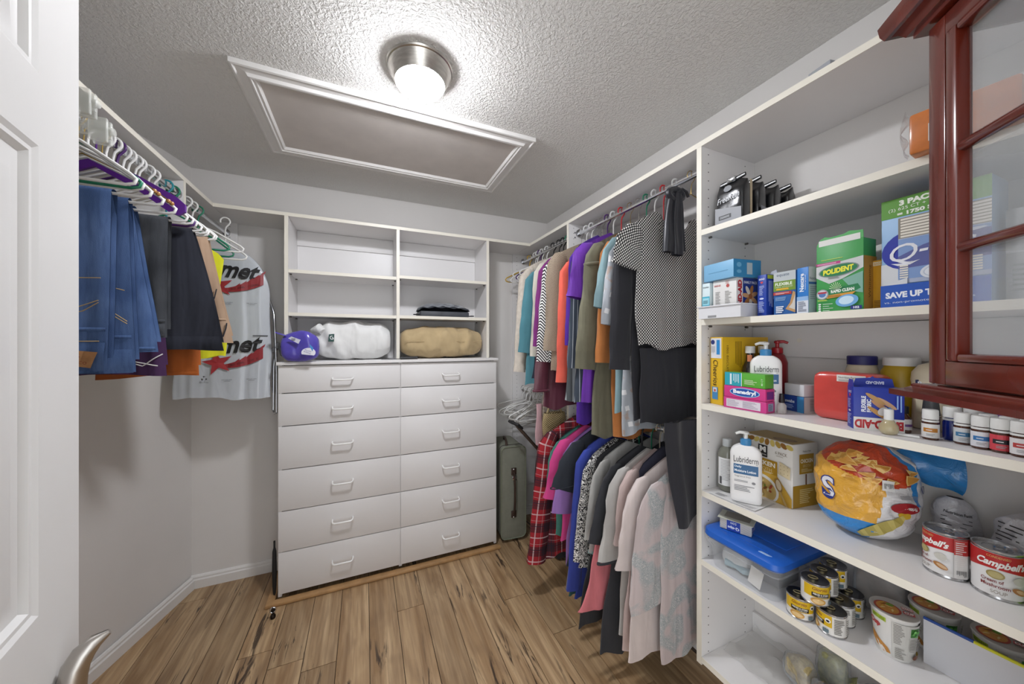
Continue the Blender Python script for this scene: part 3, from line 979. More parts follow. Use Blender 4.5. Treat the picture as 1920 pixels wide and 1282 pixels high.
hang('tunic', 'grey, olive and yellow colour block tunic', 'colour block tunic', 'tunic', FB['block'], 1.508, 0.215, 1.865, 1.128, 0.236, None, 'wire', thick=0.032)
hang('shirt', 'deep violet top right of the colour block tunic', 'deep violet top', 'top', FB['violet'], 1.464, 0.195, 1.918, 1.021, 0.19, (0.228, 1.41), 'purple', thick=0.03, r0=0.045, r1=0.038)
hang('blouse', 'navy blouse with pale vertical pinstripes', 'navy pinstripe blouse', 'blouse', FB['navystripe'], 1.416, 0.208, 1.882, 1.124, 0.238, (0.23, 1.30), 'white', thick=0.034, r0=0.05, r1=0.05)
hang('t_shirt', 'bright purple short sleeved tee with wide shoulders', 'bright purple tee', 't-shirt', FB['purple'], 1.357, 0.218, 1.900, 1.134, 0.235, (0.250, 1.634), 'red', thick=0.038, r0=0.065, r1=0.072, ry=0.024)
t, g = hang('shirt_dress', 'long olive linen shirt dress with rolled sleeve', 'olive linen shirt dress', 'dress', FB['olive'], 1.293, 0.205, 1.885, 0.995, 0.232, (0.262, 1.304), 'gold', thick=0.044, r0=0.06, r1=0.058, ry=0.026)
MB().tube([(-0.213 + 0.052 * math.cos(a), 0.03 * math.sin(a), 1.79 - 0.995 + 0.006 * math.cos(a)) for a in [2 * PI * i / 20 for i in range(20)]], 0.008, 8, closed=True).build('sleeve_tab', FB['olive'], t)
hang('shirt', 'rust brown long top showing below the pale teal tee', 'rust brown top', 'top', FB['rust'], 1.238, 0.178, 1.889, 0.995, 0.15, (0.205, 1.336), 'wire', thick=0.03, r0=0.045, r1=0.042)
hang('t_shirt', 'pale teal tee right of the rust top', 'pale teal tee', 't-shirt', FB['ltteal'], 1.190, 0.191, 1.887, 1.127, 0.182, (0.236, 1.570), 'green', thick=0.034, r0=0.055, r1=0.06)
hang('blouse', 'grey blouse with pale square print', 'grey square print blouse', 'blouse', FB['squares'], 1.141, 0.205, 1.860, 1.044, 0.175, (0.240, 1.498), 'white', thick=0.034, r0=0.05, r1=0.055)
hang('dress', 'black long sleeved dress under the polka dot top', 'black long sleeved dress', 'dress', FB['black'], 1.092, 0.215, 1.82, 1.10, 0.17, (0.245, 1.317), 'red', thick=0.036, r0=0.052, r1=0.05, ry=0.022)

# polka dot top: wide, cowl necked, with a slip hanging below it
t, g = hang('blouse', 'black and white polka dot cowl neck blouse nearest the shelves', 'polka dot blouse', 'blouse', FB['polka'], 1.030, 0.240, 1.885, 1.410, 0.205, (0.262, 1.72), 'white', thick=0.052, neck=0.09, dip=0.11, zn=1.965, r0=0.062, r1=0.075, ry=0.026, amp=0.009)
mb = MB()
us = []
def _cowl(u, v):
    a = -0.085 + 0.17 * u
    z = 1.955 - 1.41 - 0.02 - 0.12 * (1 - (a / 0.088) ** 2) * (0.35 + 0.65 * v) - 0.03 * v
    p = (a * (1 + 0.25 * v), -0.026 - 0.022 * math.sin(PI * u) * (0.3 + v), z)
    us.append((p[0] * 1.0, p[2] * 1.1)); return p
mb.grid(_cowl, 18, 6); mb.uv = us
mb.build('cowl_fold', FB['polka'], t, smooth=60)

# black pieces in front of it, beside the shelf panel
t = thing('skirt', 'black crepe skirt hanging below the polka dot blouse', 'skirt', (1.17, 1.046, 1.098))
g = Garment(0.155, 1.44, 1.098, 0.165, 0.05, 77, neck=0.14, dip=0.0, zn=1.445, amp=0.008, ragged=0.006)
g = Garment(0.16, 1.402, 1.098, 0.165, 0.040, 77, neck=0.15, dip=0.0, zn=1.404, amp=0.008, ragged=0.006)
g.body(FB['black'], t)
t = thing('satin_scarf', 'black satin scarf looped on a brass wire hook over the polka dot blouse', 'scarf', (1.095, 0.957, 1.772))
for k, (dx, wv, L) in enumerate(((-0.026, 0.030, 0.225), (0.006, 0.024, 0.235), (0.032, 0.018, 0.215))):
    def fn(u, v, dx=dx, wv=wv, L=L, k=k):
        a = 2 * PI * u
        return (dx * (0.55 + 0.45 * (1 - v)) + wv * math.cos(a) * (1 - 0.45 * v ** 3), (-0.004 - 0.006 * (k == 1)) + 0.013 * math.sin(a) * (1 + 0.2 * math.sin(7 * v + k)) + 0.004 * math.sin(3 * a), 0.225 - L + L * v)
    MB().grid(fn, 20, 14, closeu=True).build('hanging_fold', FB['satin'], t, smooth=60)
MB().tube([(0.05 * math.cos(a) * 0.75, -0.008, 0.222 + 0.020 * math.sin(a)) for a in [2 * PI * i / 16 for i in range(16)]], 0.012, 8, closed=True).build('gathered_loop', FB['satin'], t)
MB().tube([(0.0, -0.012, 0.225), (0.025, -0.016, 0.245), (0.05, -0.016, 0.238), (0.062, -0.014, 0.222)], 0.006, 8).build('drawstring', FB['satin'], t)
o = hanger('gold', 'thin brass wire hook carrying the black satin scarf', (RX, 0.957, RZ), half=0.1, drop=0.03, neckz=-0.072, bar=False)
t = thing('trousers', 'black draped trousers hanging lowest beside the shelf panel', 'trousers', (1.105, 0.908, 0.742))
def fn(u, v):
    a = 2 * PI * u
    c = math.copysign(abs(math.cos(a)) ** 0.8, math.cos(a))
    xl = -0.045 - 0.065 * min(1, v * 1.15)
    xr = 0.108 - 0.03 * v + 0.012 * math.sin(4 * v)
    x = (xl + xr) / 2 + (xr - xl) / 2 * c
    zb = 0.045 + 0.045 * math.tanh((x - 0.045) * 40)
    fold = 0.006 * math.sin(x * 70 + 3 * v) + 0.004 * math.sin(x * 31 - 5 * v)
    return (x, 0.010 * math.sin(a) * (1.05 - 0.3 * v) + fold - 0.006 * (x > 0.04), zb + (0.394 - zb) * v)
MB().grid(fn, 64, 30, closeu=True).build('draped_leg', FB['black'], t, smooth=60)

# ------------------------------------------------------------------ right, lower rail (far to near)
t, g = hang('flannel_shirt', 'red plaid flannel shirt, farthest on the lower rail', 'red plaid shirt', 'shirt', FB['plaid'], 1.692, 0.225, 0.915, 0.215, 0.265, (0.312, 0.20), 'wire', thick=0.05, r0=0.065, r1=0.055, ry=0.030)
MB().tube([(0.062 * math.cos(a), 0.022 * math.sin(a), 0.985 - 0.215 - 0.004) for a in [2 * PI * i / 18 for i in range(18)]], 0.012, 8, closed=True).build('collar', FB['plaid'], t)
hang('shirt', 'sea green top between the plaid shirt and pink tee', 'sea green top', 'top', FB['green'], 1.622, 0.215, 0.885, 0.377, 0.225, (0.236, 0.66), 'wire', thick=0.03, r0=0.045, r1=0.045)
hang('t_shirt', 'hot pink short sleeved tee', 'hot pink tee', 't-shirt', FB['pink'], 1.563, 0.215, 0.902, 0.36, 0.232, (0.272, 0.60), 'white', thick=0.036, r0=0.06, r1=0.065, ry=0.024)
hang('t_shirt', 'lilac tee behind the faded black one', 'lilac tee', 't-shirt', FB['lilac'], 1.510, 0.195, 0.905, 0.275, 0.235, (0.255, 0.545), 'white', thick=0.034, r0=0.055, r1=0.06)
t, g = hang('t_shirt', 'faded black tee with wide hemmed sleeve', 'faded black tee', 't-shirt', FB['blk'], 1.455, 0.212, 0.919, 0.318, 0.262, (0.278, 0.69), 'gold', thick=0.038, r0=0.065, r1=0.075, ry=0.026)
cuff(t, g, 0.278, 0.705, FB['blk'], 0.074, 0.026, 'sleeve_hem', 0.003)
hang('tunic', 'dark green long tunic reaching toward the floor', 'dark green tunic', 'tunic', FB['dkgreen'], 1.406, 0.215, 0.875, 0.20, 0.29, None, 'gold', thick=0.032)
hang('shirt', 'royal blue long sleeved top', 'royal blue top', 'top', FB['blue'], 1.360, 0.222, 0.915, 0.23, 0.285, (0.285, 0.26), 'black', thick=0.034, r0=0.045, r1=0.04)
hang('blouse', 'black and white squiggle print blouse', 'squiggle print blouse', 'blouse', FB['bwprint'], 1.314, 0.222, 0.895, 0.38, 0.285, (0.28, 0.42), 'white', thick=0.032, r0=0.042, r1=0.036)
hang('blouse', 'sheer black long blouse behind the coral skirt', 'sheer black blouse', 'blouse', FB['sheer'], 1.273, 0.222, 0.895, 0.165, 0.318, None, 'white', thick=0.03)
t, g = hang('shirt', 'pale grey long sleeved top with teal hem', 'pale grey top', 'top', FB['ltgrey'], 1.236, 0.222, 0.900, 0.50, 0.29, (0.27, 0.56), 'green', thick=0.03, r0=0.045, r1=0.042)
hem_band(t, g, fab('teal_trim', '#7fb0ac'))
t = thing('skirt', 'coral pink jersey skirt peeking out below the pale grey top', 'skirt', (RX - 0.015, 1.202, 0.285))
Garment(0.262, 0.60, 0.285, 0.345, 0.030, 5, neck=0.24, dip=0, zn=0.603, ragged=0.006).body(FB['coralskirt'], t)
o = hanger('black', 'black plastic hanger holding the coral skirt', (RX - 0.015, 1.202, RZ2), half=0.19, drop=0.05, neckz=-0.40, bar=False)
hang('cardigan', 'long charcoal cardigan hanging nearly to the floor', 'long charcoal cardigan', 'cardigan', FB['char'], 1.160, 0.222, 0.901, 0.118, 0.285, (0.29, 0.585), 'green', thick=0.036, r0=0.055, r1=0.055)
t, g = hang('blouse', 'silver grey blouse with dark trimmed wide sleeve', 'silver grey blouse', 'blouse', FB['silver'], 1.113, 0.215, 0.901, 0.20, 0.225, (0.262, 0.535), 'beige', thick=0.036, r0=0.06, r1=0.068)
cuff(t, g, 0.262, 0.535, FB['char'], 0.068, 0.020)
hang('shirt', 'dusty pink shirt between the silver grey and pale blush blouses', 'dusty pink shirt', 'shirt', FB['blushd'], 1.072, 0.208, 0.910, 0.197, 0.245, (0.24, 0.62), 'beige', thick=0.034, r0=0.05, r1=0.05)
hang('shirt', 'ink blue tank squeezed behind the pale blush blouse', 'ink blue tank', 'top', FB['inky'], 1.034, 0.195, 0.93, 0.40, 0.21, None, 'black', thick=0.03)
hang('blouse', 'pale blush cotton blouse reaching lowest on the rail', 'pale blush blouse', 'blouse', FB['blush'], 1.0, 0.222, 0.905, 0.20, 0.285, (0.275, 0.575), 'beige', thick=0.040, r0=0.06, r1=0.07, ry=0.026, slant=0.12)
t, g = hang('tunic', 'pink and grey paisley tunic beside the shelf panel', 'paisley tunic', 'tunic', FB['pais'], 0.952, 0.200, 0.898, 0.222, 0.16, (0.235, 0.445), 'black', thick=0.038, r0=0.06, r1=0.075, ry=0.027, bend=0.02)
t = thing('scarf', 'grey dotted scarf hanging between the blush blouse and paisley tunic', 'scarf', (RX - 0.13, 0.966, 0.245))
def fn(u, v):
    a = 2 * PI * u
    return (0.03 * v + 0.024 * math.cos(a), 0.006 * math.sin(a), 0.63 * v)
mb = MB(); us = []
def fn2(u, v):
    p = fn(u, v); us.append((u * 0.1, p[2])); return p
mb.grid(fn2, 14, 20, closeu=True); mb.uv = us
mb.build('scarf_length', FB['dots'], t, smooth=60)
t = thing('skirt', 'grey lace paisley skirt in the shade beside the shelf panel', 'skirt', (1.265, 0.8935, 0.28))
Garment(0.10, 0.73, 0.28, 0.115, 0.018, 9, neck=0.09, dip=0, zn=0.73, lim=0.12, amp=0.003).body(FB['pais2'], t)
rbox(-0.10, -0.0185, 0.09, -0.06, -0.0165, 0.125, 'care_tag', mat('care_tag_white', '#d8d5d0', 0.6), t, 0)
o = hanger('black', 'black plastic hanger holding the grey lace skirt', (RX + 0.0, 0.886, RZ2), half=0.05, drop=0.02, neckz=-0.33, bar=False); o.scale.y = 0.4

# ------------------------------------------------------------------ empty hangers in the corner, upper rail
rnd = random.Random(4)
hanger('yellow', 'wide yellow hanger at the far end of the upper right rail', (RX, 2.40, RZ), half=0.21, drop=0.09, rz=3)
cols = ['wire', 'wire', 'white', 'white', 'purple', 'white', 'wire', 'white']
lab = {'wire': 'empty wire hanger at the far end of the upper right rail', 'white': 'empty white plastic hanger left of the cream cardigan', 'purple': 'empty purple hanger left of the cream cardigan'}
nth = {}
ORD = ('first', 'second', 'third', 'fourth')
for i, c in enumerate(cols):
    q = nth.get(c, 0); nth[c] = q + 1
    hanger(c, lab[c] if c == 'purple' else ORD[q] + ' ' + lab[c].replace('left of the cream cardigan', 'from the far corner on the upper right rail').replace('at the far end of the upper right rail', 'from the far corner on the upper right rail'), (RX, 2.37 - 0.036 * i, RZ), half=0.205, drop=0.085 + 0.01 * (i % 3), rz=rnd.uniform(-4, 4), group={'wire': 'empty wire hangers in the upper corner', 'white': 'empty white hangers in the upper corner'}.get(c), tilt=rnd.uniform(-3, 3))
# lower rail corner: a tangle of white and wire hangers
for i in range(14):
    c = ('white', 'wire', 'white')[i % 3]
    hanger(c, {'white': 'white plastic hanger in the tangle above the suitcase', 'wire': 'thin wire hanger in the tangle above the suitcase'}[c], (RX - 0.005, 2.49 - 0.024 * i, RZ2), half=0.205, drop=0.07 + 0.014 * (i % 4), rz=rnd.uniform(-4, 4), group={'white': 'white hangers in the lower corner', 'wire': 'wire hangers in the lower corner'}[c], tilt=rnd.uniform(-20, 20))
# pink scarf and straw bag there
t = thing('scarf', 'pale pink and beige scarf hanging among the corner hangers', 'scarf', (1.02, 1.92, 0.775))
for dx, cc in ((0.0, fab('pale_pink_wool', '#c9a3a8')), (0.05, fab('beige_crochet', '#a79a8c', 0.3, 60, wb=0.6, weave=150))):
    def fn(u, v, dx=dx):
        a = 2 * PI * u
        return (dx + (0.024 + 0.006 * math.sin(6 * v)) * math.cos(a), 0.009 * math.sin(a) + dx * 0.15, (0.26 if dx == 0 else 0.30) * v + (0.0 if dx == 0 else 0.10) - 0.0)
    MB().grid(fn, 16, 10, closeu=True).build('scarf_length', cc, t, smooth=60)
def straw_mat():
    k = NT('woven_straw', 0.85)
    u, v = k.uv()
    w = k.math('MULTIPLY', k.math('SINE', k.math('MULTIPLY', u, 500.0)), k.math('SINE', k.math('MULTIPLY', v, 500.0)))
    k.color(k.mix(k.ramp(w, -0.4, 0.4), srgb('#7d6a45'), srgb('#cdb98c')))
    k.bump(w, 0.6, 0.003)
    return k.m
t = thing('straw_bag', 'small woven straw bag hanging behind the red plaid shirt', 'bag', (1.06, 1.80, 0.80))
us = []
mb = MB()
def fn(u, v):
    a = 2 * PI * u
    w = 0.075 * (0.75 + 0.35 * math.sin(PI * v * 0.8))
    us.append((a * 0.05, v * 0.2))
    return (w * math.cos(a), 0.03 * math.sin(a), 0.2 * v)
mb.grid(fn, 24, 10, closeu=True); mb.uv = us
mb.build('pouch', straw_mat(), t, smooth=60)
MB().tube([(-0.05, 0, 0.2), (-0.03, 0, 0.245), (0.0, 0, 0.262), (0.03, 0, 0.245), (0.05, 0, 0.2)], 0.006, 8).build('handle', MATS['woven_straw'], t)
# ================================================================== left rail: jeans, trousers and a garment bag
LRX = LX - 0.02
class Drape:
    """cloth folded over a hanger bar; local x across, y along the rail (-y faces the room's door), origin under the bar at z=0 = lower edge"""
    def __init__(s, x0t, x1t, x0b, x1b, h, hb=None, g=0.013, t=0.007, amp=0.005, lam=0.11, seed=1, pw=1.0):
        s.a = (x0t, x1t, x0b, x1b); s.h = h; s.hb = h * 0.93 if hb is None else hb; s.g, s.t, s.amp, s.lam, s.pw = g, t, amp, lam, pw
        r = random.Random(seed); s.ph = [r.uniform(0, 6) for _ in range(5)]
    def xr(s, z):
        q = min(1, max(0, 1 - z / s.h)) ** s.pw
        return s.a[0] + (s.a[2] - s.a[0]) * q, s.a[1] + (s.a[3] - s.a[1]) * q
    def wave(s, x, z):
        q = 1 - z / s.h
        return s.amp * (0.25 + q) * (math.sin(2 * PI * x / s.lam + s.ph[0] + 2.0 * q) + 0.45 * math.sin(2 * PI * x / (s.lam * 0.43) + s.ph[1]))
    def sec(s, k, e):
        """closed section, k in 0..1 -> (y, z, isfront); e = edge factor"""
        G, T = s.g + s.t * e, s.t * e
        if k < 0.36:   return -G, s.h * 0 + (k / 0.36) * (s.h - G)
        if k < 0.52:
            a = PI * (k - 0.36) / 0.16
            return -G * math.cos(a), (s.h - G) + G * math.sin(a)
        if k < 0.76:   return G, (s.h - G) - (k - 0.52) / 0.24 * (s.h - G - (s.h - s.hb))
        if k < 0.78:   return s.g - T, s.h - s.hb
        if k < 0.88:   return s.g - T, (s.h - s.hb) + (k - 0.78) / 0.10 * (s.hb - s.g - T * 0)
        if k < 0.90:   return -(s.g - T), s.h - s.g
        return -(s.g - T), (1 - (k - 0.90) / 0.10) * (s.h - s.g)
    def P(s, u, k):
        e = max(0.12, 1 - abs(2 * u - 1) ** 7)
        y, z = s.sec(k, e)
        a, b = s.xr(z)
        x = a + (b - a) * u
        return (x, y + s.wave(x, z) * (1 if True else 0), z + 0.006 * math.sin(18 * x + s.ph[3]) * (1 - z / s.h))
    def body(s, m, parent, name='cloth'):
        mb = MB(); us = []
        def fn(k, u):
            p = s.P(u, k); us.append((p[0], p[2])); return p
        mb.grid(fn, 60, 22, closeu=True); mb.uv = us
        return mb.build(name, m, parent, smooth=70)
    def face(s, u, v, off):
        a, b = s.xr(v)
        q = (u - a) / (b - a)
        e = max(0.12, 1 - abs(2 * q - 1) ** 7)
        return (u, -(s.g + s.t * e) + s.wave(u, v) - off - 0.0006, v)

M_STITCH = mat('tan_stitching', '#b49a6e', 0.8)
M_PATCH = mat('leather_patch', '#b58457', 0.6, var=0.15, vscale=40)
def seam(d, parent, pts, m, r=0.0013, name='stitching'):
    q = []
    for i in range(len(pts) - 1):
        for k in range(5):
            t = k / 5
            q.append((pts[i][0] + (pts[i + 1][0] - pts[i][0]) * t, pts[i][1] + (pts[i + 1][1] - pts[i][1]) * t))
    q.append(pts[-1])
    return MB().tube([d.face(u, v, 0.009) for u, v in q], r, 5).build(name, m, parent)
def band(d, parent, v0, v1, m, name, n=20, out=0.002):
    def fn(u, v):
        z = v0 + (v1 - v0) * v
        a, b = d.xr(z)
        x = a + 0.004 + (b - a - 0.008) * u
        p = d.face(x, z, out * math.sin(PI * v) + 0.0018)
        return p
    mb = MB().grid(fn, n, 4)
    return mb.build(name, m, parent, smooth=70)

def lhang(name, label, short, cat, m, Y, zb, x0t, x1t, x0b, x1b, hcol='white', zt=1.848, **kw):
    """x's are world x; returns thing, drape"""
    t = thing(name, label, cat, (LRX, Y, zb))
    d = Drape(x0t - LRX, x1t - LRX, x0b - LRX, x1b - LRX, zt - zb, seed=int(Y * 997), **kw)
    d.body(m, t)
    if hcol:
        hanger(hcol, HCOL[hcol][0] + ' hanger with the ' + short + ' folded over it', (LRX, Y, LZ), half=0.2, drop=0.115, neckz=zt - 0.012 - LZ + 0.142)
    return t, d

# mid blue jeans with pocket, waistband and leather patch
t, d = lhang('jeans', 'mid blue jeans with a stitched back pocket and leather patch, nearest the door', 'nearest blue jeans', 'jeans', DN1, 1.290, 1.352, -0.87, -0.632, -0.885, -0.640, g=0.012, t=0.008, lam=0.14)
seam(d, t, [(-0.02, 0.165), (-0.012, 0.232), (0.045, 0.243), (0.108, 0.248)], M_STITCH); seam(d, t, [(-0.02, 0.165), (0.04, 0.148), (0.075, 0.158), (0.104, 0.182)], M_STITCH)
seam(d, t, [(-0.02, 0.171), (0.04, 0.154), (0.104, 0.188)], M_STITCH)
band(d, t, 0.105, 0.116, DN1, 'hip_seam'); band(d, t, 0.0, 0.075, DN1, 'waistband', out=0.004)
seam(d, t, [(-0.11, 0.077), (0.105, 0.079)], M_STITCH)
pz = Print(t, lambda u, v, o: d.face(u, v, o * 3 + 0.014), sub=8)
pz.poly([(0.0, 0.026), (0.092, 0.008), (0.106, 0.050), (0.0, 0.062)], M_PATCH, kind='leather_patch')
pz.text('LEVIS', 0.048, 0.044, 0.05, 0.014, '#8c3b2a', rot=-6, bold=0.02)
pz.text('STRAUSS & CO', 0.052, 0.026, 0.066, 0.007, '#8c3b2a', rot=-8)
pz.done()
t, d = lhang('jeans', 'blue jeans with a pointed pocket stitch, second from the door', 'second blue jeans', 'jeans', DN1, 1.352, 1.340, -0.85, -0.628, -0.87, -0.612, g=0.012, t=0.008, lam=0.16)
seam(d, t, [(0.018, 0.235), (0.075, 0.250), (0.125, 0.236)], M_STITCH); seam(d, t, [(0.018, 0.145), (0.06, 0.178), (0.078, 0.192), (0.096, 0.178), (0.13, 0.148)], M_STITCH)
seam(d, t, [(0.018, 0.138), (0.078, 0.184), (0.13, 0.141)], M_STITCH)
band(d, t, 0.098, 0.108, DN1, 'hip_seam'); band(d, t, 0.0, 0.068, DN1, 'waistband', out=0.004)
t, d = lhang('jeans', 'blue jeans showing only their edge between two other pairs', 'third blue jeans', 'jeans', DN1, 1.425, 1.392, -0.86, -0.652, -0.86, -0.594, g=0.012, t=0.008, lam=0.13)
band(d, t, 0.012, 0.022, DN1, 'hem_roll')
t, d = lhang('jeans', 'charcoal grey jeans hanging between blue jeans and navy sweatshirt', 'charcoal grey jeans', 'jeans', DN2, 1.502, 1.448, -0.86, -0.600, -0.86, -0.602, g=0.013, t=0.009, lam=0.10)
band(d, t, 0.045, 0.055, DN2, 'hip_seam'); band(d, t, 0.0, 0.04, DN2, 'waistband', out=0.004)
t, d = lhang('knit_top', 'dark purple knit with white cords hanging below the charcoal jeans', 'dark purple knit', 'top', FB['darkpurple'], 1.555, 1.318, -0.86, -0.66, -0.86, -0.628, 'purple', g=0.01, t=0.006)
seam(d, t, [(0.0, 0.02), (0.05, 0.045), (0.11, 0.03)], HCOL['white'][1], 0.002, 'cord'); seam(d, t, [(0.02, 0.05), (0.07, 0.03), (0.12, 0.07)], HCOL['white'][1], 0.002, 'cord')
M_NAVYS = fab('navy_sweat_fleece', '#1f222e', 0.15)
t, d = lhang('sweatshirt', 'dark navy sweatshirt with ribbed hem, widest piece on the left rail', 'dark navy sweatshirt', 'sweatshirt', M_NAVYS, 1.612, 1.402, -0.88, -0.582, -0.90, -0.484, g=0.016, t=0.010, lam=0.17, amp=0.007, pw=0.9)
band(d, t, 0.0, 0.048, M_NAVYS, 'ribbed_hem', out=0.005)
t, d = lhang('trousers', 'burnt orange corduroy trousers showing under the navy sweatshirt', 'orange trousers', 'trousers', FB['orange'], 1.672, 1.302, -0.84, -0.60, -0.86, -0.582, g=0.012, t=0.008, lam=0.12)
band(d, t, 0.004, 0.016, FB['orange'], 'hem_roll')
t, d = lhang('trousers', 'tan chino trousers right of the navy sweatshirt', 'tan chinos', 'trousers', FB['tan'], 1.728, 1.430, -0.85, -0.575, -0.87, -0.490, g=0.013, t=0.009, lam=0.15, pw=1.1)
band(d, t, 0.085, 0.093, FB['tan'], 'pocket_welt')
seam(d, t, [(0.235, 0.02), (0.243, 0.055), (0.245, 0.075)], FB['black'], 0.0025, 'belt_loop'); seam(d, t, [(0.205, 0.17), (0.212, 0.21)], FB['black'], 0.0022, 'belt_loop')
t, g = hang('shirt', 'bright yellow sleeveless shirt in front of the garment bag', 'bright yellow shirt', 'shirt', FB['yellow'], 1.86, 0.19, 1.80, 1.355, 0.20, None, 'teal', rx=LRX, rz_=LZ, thick=0.035, side=-1, lim=0.2)

# dry cleaner's plastic bag over a hanger
def film_mat():
    k = NT('grey_plastic_film', 0.22)
    k.color(k.var('#c3c8ce', 0.05, 4))
    k.b.inputs['Alpha'].default_value = 0.92
    co = k.coord()
    w = k.noise(k.scale(co, (5, 5, 2)), 2.0, 2.0, 0.5, 0.8)
    k.bump(w, 0.5, 0.012)
    k.b.inputs['Specular IOR Level'].default_value = 0.7
    return k.m
M_FILM = film_mat()
BX = -0.690
class BagShape(Garment):
    def ztop(s, x):
        q = min(1.0, abs(x) / s.sh)
        return s.tip - 0.10 + (s.top - s.tip + 0.10) * (1 - q ** 2.6) ** 0.62
    def hw(s, v, near):
        return s.sh + 0.008 * (1 - v)
t = thing('garment_bag', 'grey plastic dry cleaner bag with black script and red star hanging by the chest', 'garment bag', (BX, 2.29, 1.13))
g = BagShape(0.200, 1.80, 1.13, 0.210, 0.060, 31, neck=0.02, dip=0.0, zn=1.93, lim=0.215, amp=0.004, flip=-1, ragged=0.006, slant=-0.07)
g.body(M_FILM, t, 'plastic_film', nu=96, nv=60)
ho = hanger('white', 'white plastic hanger inside the dry cleaner bag', (BX, 2.29, LZ), half=0.165, drop=0.115, neckz=-0.168, bar=True)
PAIRS.append((t, ho))
pr = Print(t, g.face, base=0.006)
BLK, RED = '#1d1c1f', '#8e2a30'
for zc, tw in ((0.690, 0.29), (0.285, 0.32)):
    pr.text('Comet', 0.012, zc, tw, 0.095, BLK, rot=3 if zc < 0.5 else -4, shear=0.3, bold=0.03)
    if zc < 0.5:
        pr.rect(0.13, zc + 0.046, 0.195, zc + 0.0505, BLK, nu=4)
    # five pointed star and its streaming tail
    cx, cy = -0.02, zc - 0.095
    star = [(cx + (0.068 if i % 2 == 0 else 0.026) * math.cos(R(90 + 36 * i + 12)), cy + (0.068 if i % 2 == 0 else 0.026) * math.sin(R(90 + 36 * i + 12))) for i in range(10)]
    pr.fan(star, '#a23036')
    up, lo = [], []
    for i in range(13):
        q = i / 12
        x = cx + 0.03 + 0.165 * q; y = cy - 0.018 + 0.07 * q ** 1.8
        w = 0.009 + 0.024 * q
        up.append((x, y + w)); lo.append((x, y - w))
    lay = pr.lay + 1; pr.lay = lay
    for i in range(12):
        pr.poly([lo[i], lo[i + 1], up[i + 1], up[i]], RED, layer=lay)
    for i in range(5):
        x, y = up[12 - i * 2]; 
        pr.poly([(x - 0.012, y - 0.006), (x + 0.004, y - 0.006), (x + 0.010, y + 0.013)], RED, layer=lay)
    pr.text('PROFESSIONAL DRY CLEANING', cx + 0.115, cy + 0.002, 0.125, 0.011, BLK, rot=16)
for u in (0.02, 0.125):
    for zc in (0.095, 0.505):
        pr.text('KEEP AWAY FROM', u, zc + 0.004, 0.045, 0.004, BLK); pr.text('CHILDREN', u, zc - 0.003, 0.028, 0.004, BLK)
for k in range(3):                                     # recycling arrows
    a = R(90 + 120 * k)
    cu, cv = -0.075 + 0.010 * math.cos(a), 0.110 + 0.010 * math.sin(a)
    pr.poly([(cu + 0.006 * math.cos(a + b), cv + 0.006 * math.sin(a + b)) for b in (R(60), R(150), R(-90))], BLK)
pr.text('RECYCLE', -0.075, 0.088, 0.036, 0.005, BLK)
pr.done()

# ------------------------------------------------------------------ empty hangers on the left rail
def lh(col, label, Y, rz=0, half=0.2, drop=0.115, neckz=-0.095, tilt=0, **kw):
    return hanger(col, label, (LRX, Y, LZ), half=half, drop=drop, neckz=neckz, rz=rz, tilt=tilt, **kw)
lh('green', 'bright green plastic hanger nearest the door', 1.235, 2)
lh('white', 'white plastic hanger right behind the nearest green one', 1.26, -2)
lh('white', 'white plastic hanger in front of the nearest green one', 1.21, 3)
M_PURPLEW = mat('wide_purple_plastic', '#5a1f86', 0.35)
o = MB()
for s in (-1, 1):
    prof = [(0.0, -0.085), (0.10, -0.125), (0.19, -0.175), (0.213, -0.198), (0.213, -0.222), (0.196, -0.236), (0.172, -0.228), (0.09, -0.165), (0.0, -0.115)]
    pp = [(s * x, z) for x, z in prof]
    if s < 0: pp = pp[::-1]
    o.prism(pp, -0.005, 0.005, axis='y')
o.tube([(0.021 * math.cos(R(a)), 0, 0.021 * math.sin(R(a))) for a in range(205, -50, -17)] + [(0.004, 0, -0.03), (0, 0, -0.09)], 0.0022, 8)
o = o.build('clothes_hanger', M_PURPLEW, bevel=0.0)
o.location = (LRX, 1.455, LZ); tag(o, 'broad purple plastic hanger with rounded paddle ends', 'hanger')
# brass wire hangers with small clip ends
lab = ['brass wire clip hanger closest to the door', 'second brass wire clip hanger from the door', 'third brass wire clip hanger from the door', 'brass wire clip hanger left of the broad purple hanger', 'brass wire clip hanger right of the broad purple hanger']
for i, (Y, rz) in enumerate(((1.308, 2), (1.328, 2), (1.385, 2), (1.405, 2), (1.480, 2))):
    t = thing('clip_hanger', lab[i], 'hanger', (LRX, Y, LZ), rz)
    mb = MB()
    mb.tube([(0.021 * math.cos(R(a)), 0, 0.021 * math.sin(R(a))) for a in range(205, -50, -17)] + [(0.004, 0, -0.03), (0, 0, -0.10)], 0.0016, 6)
    mb.tube([(-0.19, 0, -0.205), (-0.1, 0, -0.145), (0, 0, -0.10), (0.1, 0, -0.145), (0.19, 0, -0.205)], 0.0018, 6)
    mb.build('wire', HCOL['gold'][1], t, recalc=False)
    for s in (-1, 1):
        MB().lathe([(0.001, -0.006), (0.005, -0.004), (0.0065, 0.0), (0.005, 0.005), (0.001, 0.007)], 10, c=(s * 0.195, 0)).build('clip_end', mat('amber_clip', '#a3743c', 0.3), t).location = (0, 0, -0.212)
for Y, rz, lb in ((1.535, 3, 'white plastic hanger between charcoal jeans and navy sweatshirt'), (1.585, -3, 'white plastic hanger just left of the navy sweatshirt'), (1.65, 3, 'white plastic hanger just right of the navy sweatshirt'), (1.765, -4, 'white plastic hanger just right of the tan chinos')):
    lh('white', lb, Y, rz)
lh('green', 'dark green hanger hook beside the short divider panel', 1.915, 4, half=0.19)
